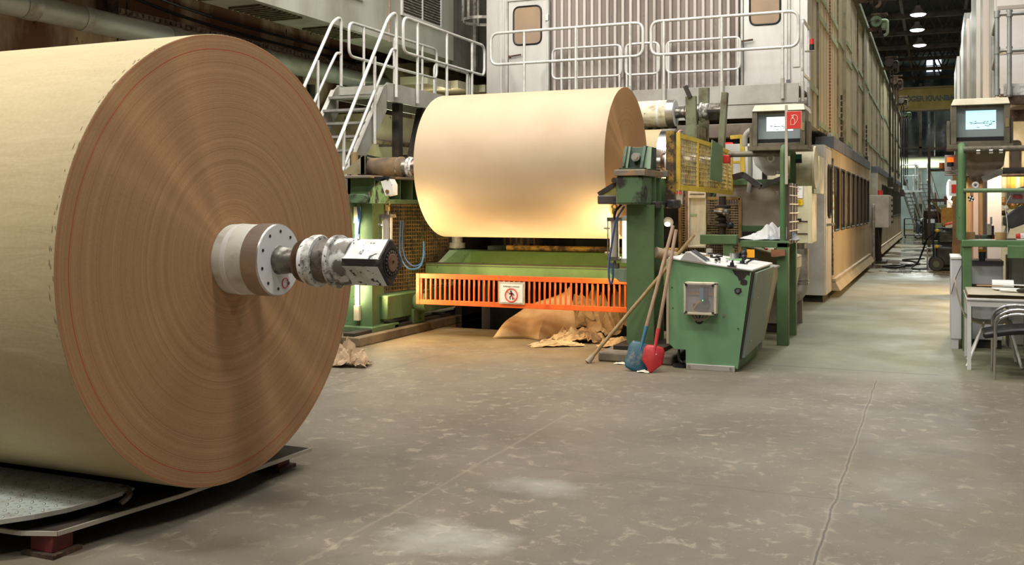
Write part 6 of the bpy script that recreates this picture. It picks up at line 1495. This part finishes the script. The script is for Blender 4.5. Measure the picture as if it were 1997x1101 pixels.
prof = [(.18, .86), (.2, .74), (.235, .60), (.27, .50), (.32, .445), (.42, .425), (.55, .43), (.66, .445), (.72, .43)]
for i, (x, z) in enumerate(prof): g.append([m.bm.verts.new((x+.02, 11.28+.42*v, z-.015*math.sin(math.pi*v))) for v in [j/6 for j in range(7)]])
for i in range(len(prof)-1):
    for j in range(6): m.bm.faces.new((g[i][j], g[i+1][j], g[i+1][j+1], g[i][j+1]))
o = build('seat_shell', m, sh, T); md = o.modifiers.new('t', 'SOLIDIFY'); md.thickness = .012
for (x0, y0, x1, y1) in ((.47, 11.34, .30, 11.1), (.49, 11.58, .32, 11.62), (.70, 11.36, .80, 11.14), (.70, 11.6, .78, 11.66)): build('leg', MB().cyl((x0, y0, .43), (x1, y1, 0), .013, n=10), wt, T)
# ================================================================ DOWN THE AISLE
T = thing('pressure_washer', 'dark green pressure washer with yellow knobs and big wheel at the end of the hose', 'pressure washer', (.25, 28, 0))
dg = M('washer_green', '16201a', .5, 0, '0e120f', 4)
build('tank', B(.02, .52, 27.7, 28.6, .12, .62), dg, T, bev=.05); build('engine', B(.08, .5, 27.9, 28.5, .70, 1.02), M('washer_body', '22302a', .45, .1, '111511', 6), T, bev=.04)
for k, y in enumerate((27.66, 28.5)):
    w_ = build('wheel', MB().lathe((.04, y, .18), (0, 1, 0), [(0, .05), (0, .17), (.02, .19), (.08, .19), (.1, .17), (.1, .05)], 28), black, T); build('hub', MB().cyl((.04, y-.01, .18), (.04, y+.11, .18), .08, n=20), M('hub_olive', '4c5a3c', .5), w_)
m = MB(); m.tube([(-.02, 27.75, .2), (-.04, 27.75, 1.0), (.1, 27.75, 1.1), (.5, 27.75, 1.08)], .022, 8, bend=.1); m.tube([(-.02, 28.5, .2), (-.04, 28.5, 1.0), (.1, 28.5, 1.1), (.5, 28.5, 1.08)], .022, 8, bend=.1); build('handle_frame', m, black, T)
for x, z in ((.06, 1.03), (.06, .62)): build('knob', MB().ball((x, 27.68, z), .045, 1.4, 1, 1), M('knob_yellow', 'b89a2c', .4), T)
build('filler_cap', MB().cyl((.1, 28.1, 1.02), (.1, 28.1, 1.22), .09), green_pale, T)
m = MB(); m.hose([(-.02, 27.8, .95), (-.18, 28.2, .8), (-.3, 28.6, .45), (-.45, 28.9, .1), (-.7, 29.2, .03), (-1.1, 29.6, .02), (-1.3, 29.0, .02), (-.95, 28.6, .02), (-.75, 29.1, .05), (-.85, 29.8, .02), (-.4, 30.6, .02), (-.6, 32, .02), (-.9, 33, .02), (-.3, 34, .02)], .024, 6, 8)
build('pressure_hose', m, black, label='long black hose coiled on the wet aisle floor before the pressure washer', cat='hose')
m = MB(); m.hose([(-.3, 28.6, .5), (-.4, 28.4, .2), (-.55, 28.2, .03), (-.2, 28.0, .03)], .02, 6); build('pressure_hose', m, black, label='short black hose drooping beside the pressure washer', cat='hose')
T = thing('stool', 'small grey steel stool beside the pressure washer', 'stool', (-.1, 28.9, 0)); build('seat', B(-.2, .02, 28.8, 29.2, .52, .55), grey_paint, T)
for x, y in ((-.18, 28.82), (0, 28.82), (-.18, 29.18), (0, 29.18)): build('leg', B(x-.02, x+.02, y-.02, y+.02, 0, .52), grey_paint, T)
T = thing('crate', 'yellow tool crate with green lid on a stand beyond the pressure washer', 'crate', (.33, 30, 0)); build('body', B(.16, .52, 29.8, 30.4, 1.12, 1.62), M('crate_yellow', 'b8862c', .5, 0, '93691e', 5), T, bev=.01); build('lid', B(.1, .5, 29.8, 30.5, 1.62, 1.7), green_pale, T, bev=.01); build('stand', B(.14, .56, 29.8, 30.4, 0, 1.12), dark, T)
T = thing('toolbox', 'red and cream toolbox lying on the pressure washer', 'toolbox', (.3, 28.2, 1.1)); Mx = Matrix.Translation(V((.42, 28.2, 1.2))) @ Matrix.Rotation(-.25, 4, 'Y'); build('box', MB().box(-.18, .18, -.25, .25, -.08, .0, Mx), cream, T, bev=.01); build('lid', MB().box(-.17, .17, -.26, .2, .0, .05, Mx), bright_red, T, bev=.01)
build('copper_drum', MB().cyl((.30, 20.2, .78), (.62, 20.2, .78), .2, n=28), M('copper_drum', 'b0713c', .4, .3, '8a5228', 4), label='orange-brown drum on its side between the white cabinet and the pressure washer', cat='drum', bev=.008)
build('drum_stand', B(.33, .6, 20.05, 20.35, 0, .6), dark, label='dark stand under the orange-brown drum', cat='stand')
build('red_box', B(.25, .6, 31.2, 31.6, 0, 1.95), M('maroon', '5a2430', .5), label='maroon box behind the yellow crate', cat='box', bev=.01)
T = thing('vacuum_cleaner', 'tall dark industrial vacuum cleaner beside the bending worker', 'vacuum cleaner', (-.1, 48.5, 0))
build('drum', MB().lathe((-.1, 48.5, .18), (0, 0, 1), [(0, .34), (.05, .36), (.95, .36), (1.0, .33)], 28), M('vac_grey', '3c3a34', .4, .3, '24221e', 4), T); build('head', MB().lathe((-.1, 48.5, 1.18), (0, 0, 1), [(0, .36), (.08, .38), (.3, .34), (.42, .2), (.6, .16), (.62, .05)], 28), M('vac_head', '2a211b', .5, .1, '4a3a2c', 5), T)
build('label_plate', B(-.3, -.0, 48.12, 48.15, .95, 1.12), clean_white, T); m = MB(); m.tube([(-.5, 48.3, .05), (-.5, 48.3, 1.15), (.2, 48.3, 1.15), (.2, 48.3, .05)], .02, 8, bend=.1); build('cart_frame', m, black, T)
for x in (-.45, .15): build('wheel', MB().cyl((x, 48.1, .08), (x, 48.2, .08), .08, n=16), black, T)
build('hose_loop', MB().torus((-.05, 48.1, .08), (0, 0, 1), .42, .05, 28, 8), M('hose_moss', '3c4a26', .6), label='mossy green hose ring on the floor at the vacuum cleaner', cat='hose')
build('broom_stick', MB().cyl((.28, 47.9, .1), (.02, 48.0, 2.3), .03, n=8), M('broom_red', '7c4a34', .6), label='reddish broom stick leaning on the vacuum cleaner', cat='broom')
# wire cart
T = thing('wire_cart', 'black tube cart on castors standing against the far lower hood', 'cart', (-1.35, 58, 0)); x0, x1, yy = -1.5, -.9, 57.5
for k, y in enumerate((57.3, 58.1)):
    m = MB(); m.tube([(x0, y, .12), (x0, y, 1.05), (x1, y, 1.05), (x1, y, .12)], .022, 8, bend=.06); m.cyl((x0, y, .75), (x1, y, .75), .016, n=8); m.cyl((x0, y, .45), (x1, y, .45), .016, n=8); build('side_frame', m, black, T)
build('shelf', B(x0, x1, 57.3, 58.1, .14, .18), dark, T)
for x in (x0+.05, x1-.05):
    for y in (57.35, 58.05): build('castor', MB().cyl((x-.03, y, .08), (x+.03, y, .08), .08, n=14), black, T)
# far stairs
st_w = M('stair_white', 'e8eeec', .5, .2, 'a9b2b0', 2)
def far_stair(label, top, bot, w, n):
    top, bot = V(top), V(bot); T = thing('stair', label, 'stair', bot); d = bot-top
    for s in (0, 1):
        o = V((w*s, 0, 0)); build('stringer', MB().bar(top+o, bot+o, .06, .26), st_w, T); build('handrail', MB().tube([top+o+V((0, 0, 0)), top+o+V((0, 0, 1.0)), bot+o+V((0, 0, 1.0)), bot+o], .035, 8, bend=.15), st_w, T)
        for t in (.33, .66): build('post', MB().cyl(top+o+d*t, top+o+d*t+V((0, 0, 1)), .03, n=8), st_w, T)
    for k in range(n):
        p = top+d*((k+.5)/n); build('tread', MB().box(p.x, p.x+w, p.y-.12, p.y+.12, p.z, p.z+.04), grey_paint, T)
far_stair('pale steel stair at the far end of the aisle, beyond the wire cart', (-1.6, 60, 2.5), (-.9, 64, 0), .5, 12)
far_stair('white steel stair with bright handrail at the far end of the aisle', (-1.1, 66, 3.4), (-.1, 70, 0), .7, 14)
m = MB(); m.tube([(-1.75, 59.5, 2.6), (-1.75, 59.5, 4.0), (-.85, 59.5, 4.0), (-.85, 59.5, 2.6)], .03, 8, bend=.1); m.cyl((-1.75, 59.5, 3.4), (-.85, 59.5, 3.4), .025, n=8); build('landing_railing', m, st_w, label='pale landing railing at the top of the far stair', cat='railing')
build('landing', B(-1.9, -.6, 59.4, 60.2, 2.5, 2.6), st_w, label='pale steel landing at the head of the far stair', cat='landing')
# far brown frame
T = thing('steel_tower', 'brown steel platform tower with diagonal brace on the right of the far aisle', 'platform', (.2, 41, 0)); br = M('tower_brown', '4a3f34', .6, .2, '332a22', 2)
for x, y in ((-.19, 40), (-.19, 41.6), (.74, 40)): build('post', B(x-.045, x+.045, y-.045, y+.045, 0, 3.85), br, T)
for z in (3.8, 3.0, 1.9): build('beam', B(-.2, .78, 39.95, 40.05, z-.04, z+.05), br, T)
build('brace', MB().bar((-.1, 39.9, 1.9), (.6, 39.9, .9), .06, .1), M('brace_olive', '6a5a2c', .6), T); build('brace', MB().bar((-.15, 40, .3), (.7, 40, 1.9), .05, .06), br, T); build('deck', B(-.25, .78, 39.9, 41.7, 1.85, 1.93), br, T)
build('pallet_box', B(-1.3, -.6, 72, 73, 0, 1.9), M('mossy', '4c5040', .7, 0, '343829', 2), label='dark mossy crate stack far beyond the worker', cat='crate')
# floor grate
for k, (px, py, lab) in enumerate(((1757, 516, 'dark slotted drain grate in the wet aisle floor, farther one'), (1752, 530, 'dark slotted drain grate in the wet aisle floor, nearer one'))):
    p = atz(px, py, 0); m = MB()
    for j in range(10): m.box(p.x-.22+j*.05, p.x-.20+j*.05, p.y-.3, p.y+.3, .002, .012)
    m.box(p.x-.25, p.x+.3, p.y-.33, p.y-.3, .002, .014); m.box(p.x-.25, p.x+.3, p.y+.3, p.y+.33, .002, .014); build('drain_grate', m, dark, label=lab, cat='grate', flat=True)
# worker
def worker(o):
    T = thing('person', 'person in grey work trousers bending down far along the aisle', 'person', o); o = V(o)
    def body(name, verts, edges, mt):
        me = bpy.data.meshes.new(name); me.from_pydata([o + V(v[0]) - o for v in verts], edges, []); me.materials.append(mt)
        me.polygons.foreach_set('use_smooth', [True]*len(me.polygons))
        ob = bpy.data.objects.new(name, me); COL.objects.link(ob); ob.parent = T; W[ob.name] = o
        sk = ob.modifiers.new('skin', 'SKIN'); 
        for i, v in enumerate(verts): me.skin_vertices[0].data[i].radius = v[1] if isinstance(v[1], tuple) else (v[1], v[1])
        me.skin_vertices[0].data[0].use_root = True
        ob.modifiers.new('s', 'SUBSURF').levels = 2; ob.modifiers['s'].render_levels = 2; sk.use_smooth_shade = True
        return ob
    P = lambda x, y, z: (x, y, z)
    vs = [(P(0, 0, .92), (.15, .13)), (P(.12, .02, .98), (.15, .12)), (P(.34, .05, .98), (.17, .13)), (P(.52, .06, .86), (.13, .12)), (P(.60, .07, .76), .06), (P(.70, .08, .66), .095), (P(.76, .08, .58), .08),
          (P(-.02, -.1, .86), .1), (P(-.01, -.12, .5), .07), (P(-.10, -.12, .1), .05), (P(.03, -.13, .04), .045),
          (P(.02, .12, .86), .1), (P(.16, .14, .5), .07), (P(.13, .14, .1), .05), (P(.26, .14, .04), .045),
          (P(.50, -.13, .84), .06), (P(.50, -.18, .58), .045), (P(.52, -.14, .34), .035), (P(.53, -.13, .24), .035),
          (P(.52, .24, .84), .06), (P(.54, .28, .58), .045), (P(.55, .22, .34), .035), (P(.56, .20, .24), .035)]
    es = [(0, 1), (1, 2), (2, 3), (3, 4), (4, 5), (5, 6), (0, 7), (7, 8), (8, 9), (9, 10), (0, 11), (11, 12), (12, 13), (13, 14), (3, 15), (15, 16), (16, 17), (17, 18), (3, 19), (19, 20), (20, 21), (21, 22)]
    b = body('body', vs, es, M('worker_shirt', 'a9a89a', .8))
    tv = [(P(0, 0, .93), (.175, .15)), (P(.1, .01, .95), (.165, .14)), (P(-.02, -.1, .86), .118), (P(-.01, -.12, .5), .092), (P(-.09, -.12, .12), .078), (P(.02, .12, .86), .118), (P(.16, .14, .5), .092), (P(.13, .14, .12), .078)]
    body('trousers', tv, [(0, 1), (0, 2), (2, 3), (3, 4), (0, 5), (5, 6), (6, 7)], M('worker_trousers', '3f444e', .8, 0, '343840', 6))
    for x, y in ((-.085, -.12), (.132, .14)): build('reflective_band', MB().cyl(o+V((x, y, .19)), o+V((x, y, .27)), .093, n=16), M('reflector', 'c9ccd4', .4), T)
    for x, y in ((-.07, -.12), (.16, .14)): build('shoe', MB().ball(o+V((x+.05, y, .05)), .075, 1.9, .9, .7, 14), black, T)
    build('hair', MB().ball(o+V((.71, .08, .69)), .1, 1, .95, .9), M('hair_dark', '3a2c20', .7), T)
    # face: nose, brow side and ears turned toward the floor
    f = MB(); f.ball(o+V((.80, .08, .60)), .022); f.ball(o+V((.70, -.02, .64)), .022, .6, .4, 1); f.ball(o+V((.70, .18, .64)), .022, .6, .4, 1); build('face', f, M('skin', 'b98a6c', .6), T)
worker((-.78, 56.6, 0))
p = (-.45, 56.4, .0)
build('bucket', MB().lathe(p, (0, 0, 1), [(0, .13), (.3, .16), (.3, .15), (.02, .12)], 20), M('bucket_brown', '5a3a28', .6), label='brown bucket on the floor under the bending person', cat='bucket')
# hall lamps
for k, (px, py, y, lab) in enumerate(((1790, 28, 50.0, 'bright high bay lamp over the aisle, topmost in the photo'), (1788, 58, 55.0, 'greenish high bay lamp over the aisle, middle of the three'), (1793, 88, 60.0, 'bright high bay lamp over the aisle, lowest of the three'))):
    p = aty(px, py, y); T = thing('high_bay_lamp', lab, 'lamp', p, 'high bay lamps over the aisle')
    build('reflector', MB().lathe(p, (0, 0, 1), [(0, .36), (.06, .34), (.28, .14), (.4, .12)], 28), grey_paint, T)
    build('bulb', MB().lathe(p-V((0, 0, .03)), (0, 0, 1), [(-.06, .12), (-.03, .28), (.02, .34)], 28), M('bay_glow%d' % k, ('fbf6ff', 'd8ffe6', 'f4f8ff')[k], .4, emis=(30, 18, 26)[k]), T)
    build('hanger', MB().cyl(p+V((0, 0, .4)), (p.x, p.y, 11.6 if p.z+.4 < 11.5 else 13.4), .02, n=6), dark, T)
# ================================================================ LIGHT AND CAMERA
def area(loc, rot, sx, sy, power, col=(1, 1, 1), name='area_light', spread=180):
    l = bpy.data.lights.new(name, 'AREA'); l.shape = 'RECTANGLE'; l.size = sx; l.size_y = sy; l.energy = power; l.color = col; l.spread = R(spread)
    o = bpy.data.objects.new(name, l); COL.objects.link(o); o.location = loc; o.rotation_euler = rot; return o
def aim(loc, to, sx, sy, p, col=(1, .95, .86), name='fill_light'):
    o = area(loc, (0, 0, 0), sx, sy, p, col, name); o.rotation_euler = (V(to)-V(loc)).to_track_quat('-Z', 'Y').to_euler(); return o
def point(loc, power, col, r=.1, name='bulb_light'):
    l = bpy.data.lights.new(name, 'POINT'); l.energy = power; l.color = col; l.shadow_soft_size = r
    o = bpy.data.objects.new(name, l); COL.objects.link(o); o.location = loc; return o
WH = (1, .965, .9)
D = (0, 0, 0)
for x, y, p in ((0.5, -3, 520), (-4.5, -2, 420), (2.5, 3, 560), (-2.2, 3.5, 420), (-6.5, 5, 420), (-1.6, 8.5, 520), (-5.2, 9, 520), (1.2, 12, 260)):
    area((x, y, 10.8), D, 2.0, 1.2, p, WH, 'hall_light')
# unseen lights added to brighten the hood front
for x, y, p in ((-6.5, 12, 270), (-3.8, 12.3, 280), (-1.2, 12.3, 260)):
    area((x, y, 10.8), (R(40), 0, 0), 1.6, .8, p, WH, 'hall_light')
area((-5, 6, 9.5), (R(55), 0, R(60)), 1.6, .8, 300, WH, 'hall_light')  # added light aimed at the left wall
for y, p in ((22, 430), (31, 600), (41, 900), (52, 1000), (62, 1100), (73, 1100)):
    area((-.5, y, 10.4), D, .8, .8, p, (.95, 1, .93), 'aisle_light')
# fluorescent tubes on the stands
WARM = (1, .76, .40)
area((-6.44, 10.36, .95), (R(90), 0, 0), .06, 1.0, 12, (1, .9, .62), 'tube_light')
area((-6.25, 10.6, .95), (R(90), 0, R(-70)), .06, 1.0, 55, WARM, 'tube_light')
area((-3.2, 10.75, 1.2), (R(90), 0, R(70)), .06, .5, 30, WARM, 'tube_light')
area((-4.5, 11.5, .62), (R(180), 0, 0), 2.4, .08, 40, WARM, 'under_roll_light')
# green-tinted lamp under the walkway and lamps inside the right machine
point((-8.3, 14.6, 2.6), 100, (.85, 1, .66), .12)
point((-9.05, 17.9, 3.7), 14, (1, .9, .6), .1)
aim((-8.4, 6.5, 6.6), (-10.2, 13, 3.4), .6, .6, 420)  # unseen light added to brighten the rusty wall
l_ = aim((-5.6, .4, 7.5), (-4.5, 3.2, .2), .6, .6, 70, WH, 'hall_light'); l_.data.spread = R(60)  # narrow light added to brighten the chequer plate
aim((-6.9, 9.5, 8.8), (-8.3, 14, 4.5), .8, .6, 160)
area((-1, 78.6, 4.4), (R(75), 0, 0), 3, .5, 500, (.92, 1, .95), 'aisle_light')  # light added under the duct to brighten the far wall
aim((1.25, 15.6, 2.3), (1.3, 16.4, 1.8), .4, .1, 22, (1, .8, .5), 'machine_lamp')
aim((.72, 14.6, 2.2), (.68, 15.7, 1.4), .5, .1, 30, (1, .78, .5), 'machine_lamp')
point((.75, 17.5, 1.3), 60, (1, .62, .3), .15)
point((.78, 20.8, 1.5), 420, (1, .68, .36), .2)
point((.9, 33, 1.6), 60, (1, .75, .5), .2)
w = bpy.data.worlds.new('hall_air'); scene.world = w; w.use_nodes = True
bg = w.node_tree.nodes['Background']; bg.inputs[0].default_value = (1, .97, .92, 1); bg.inputs[1].default_value = .15
cam = bpy.data.cameras.new('camera'); co = bpy.data.objects.new('camera', cam); COL.objects.link(co)
co.location = (0, 0, 1.6); co.rotation_euler = (R(90), 0, math.atan2(SN, CS))
cam.sensor_width = 36; cam.lens = F/1997*36; cam.shift_y = -(550.5-406)/1997; cam.clip_end = 400; cam.clip_start = .05
scene.camera = co
vs = scene.view_settings; vs.view_transform = 'Standard'; vs.look = 'None'; vs.exposure = -.66; vs.gamma = 1; vs.use_curve_mapping = False
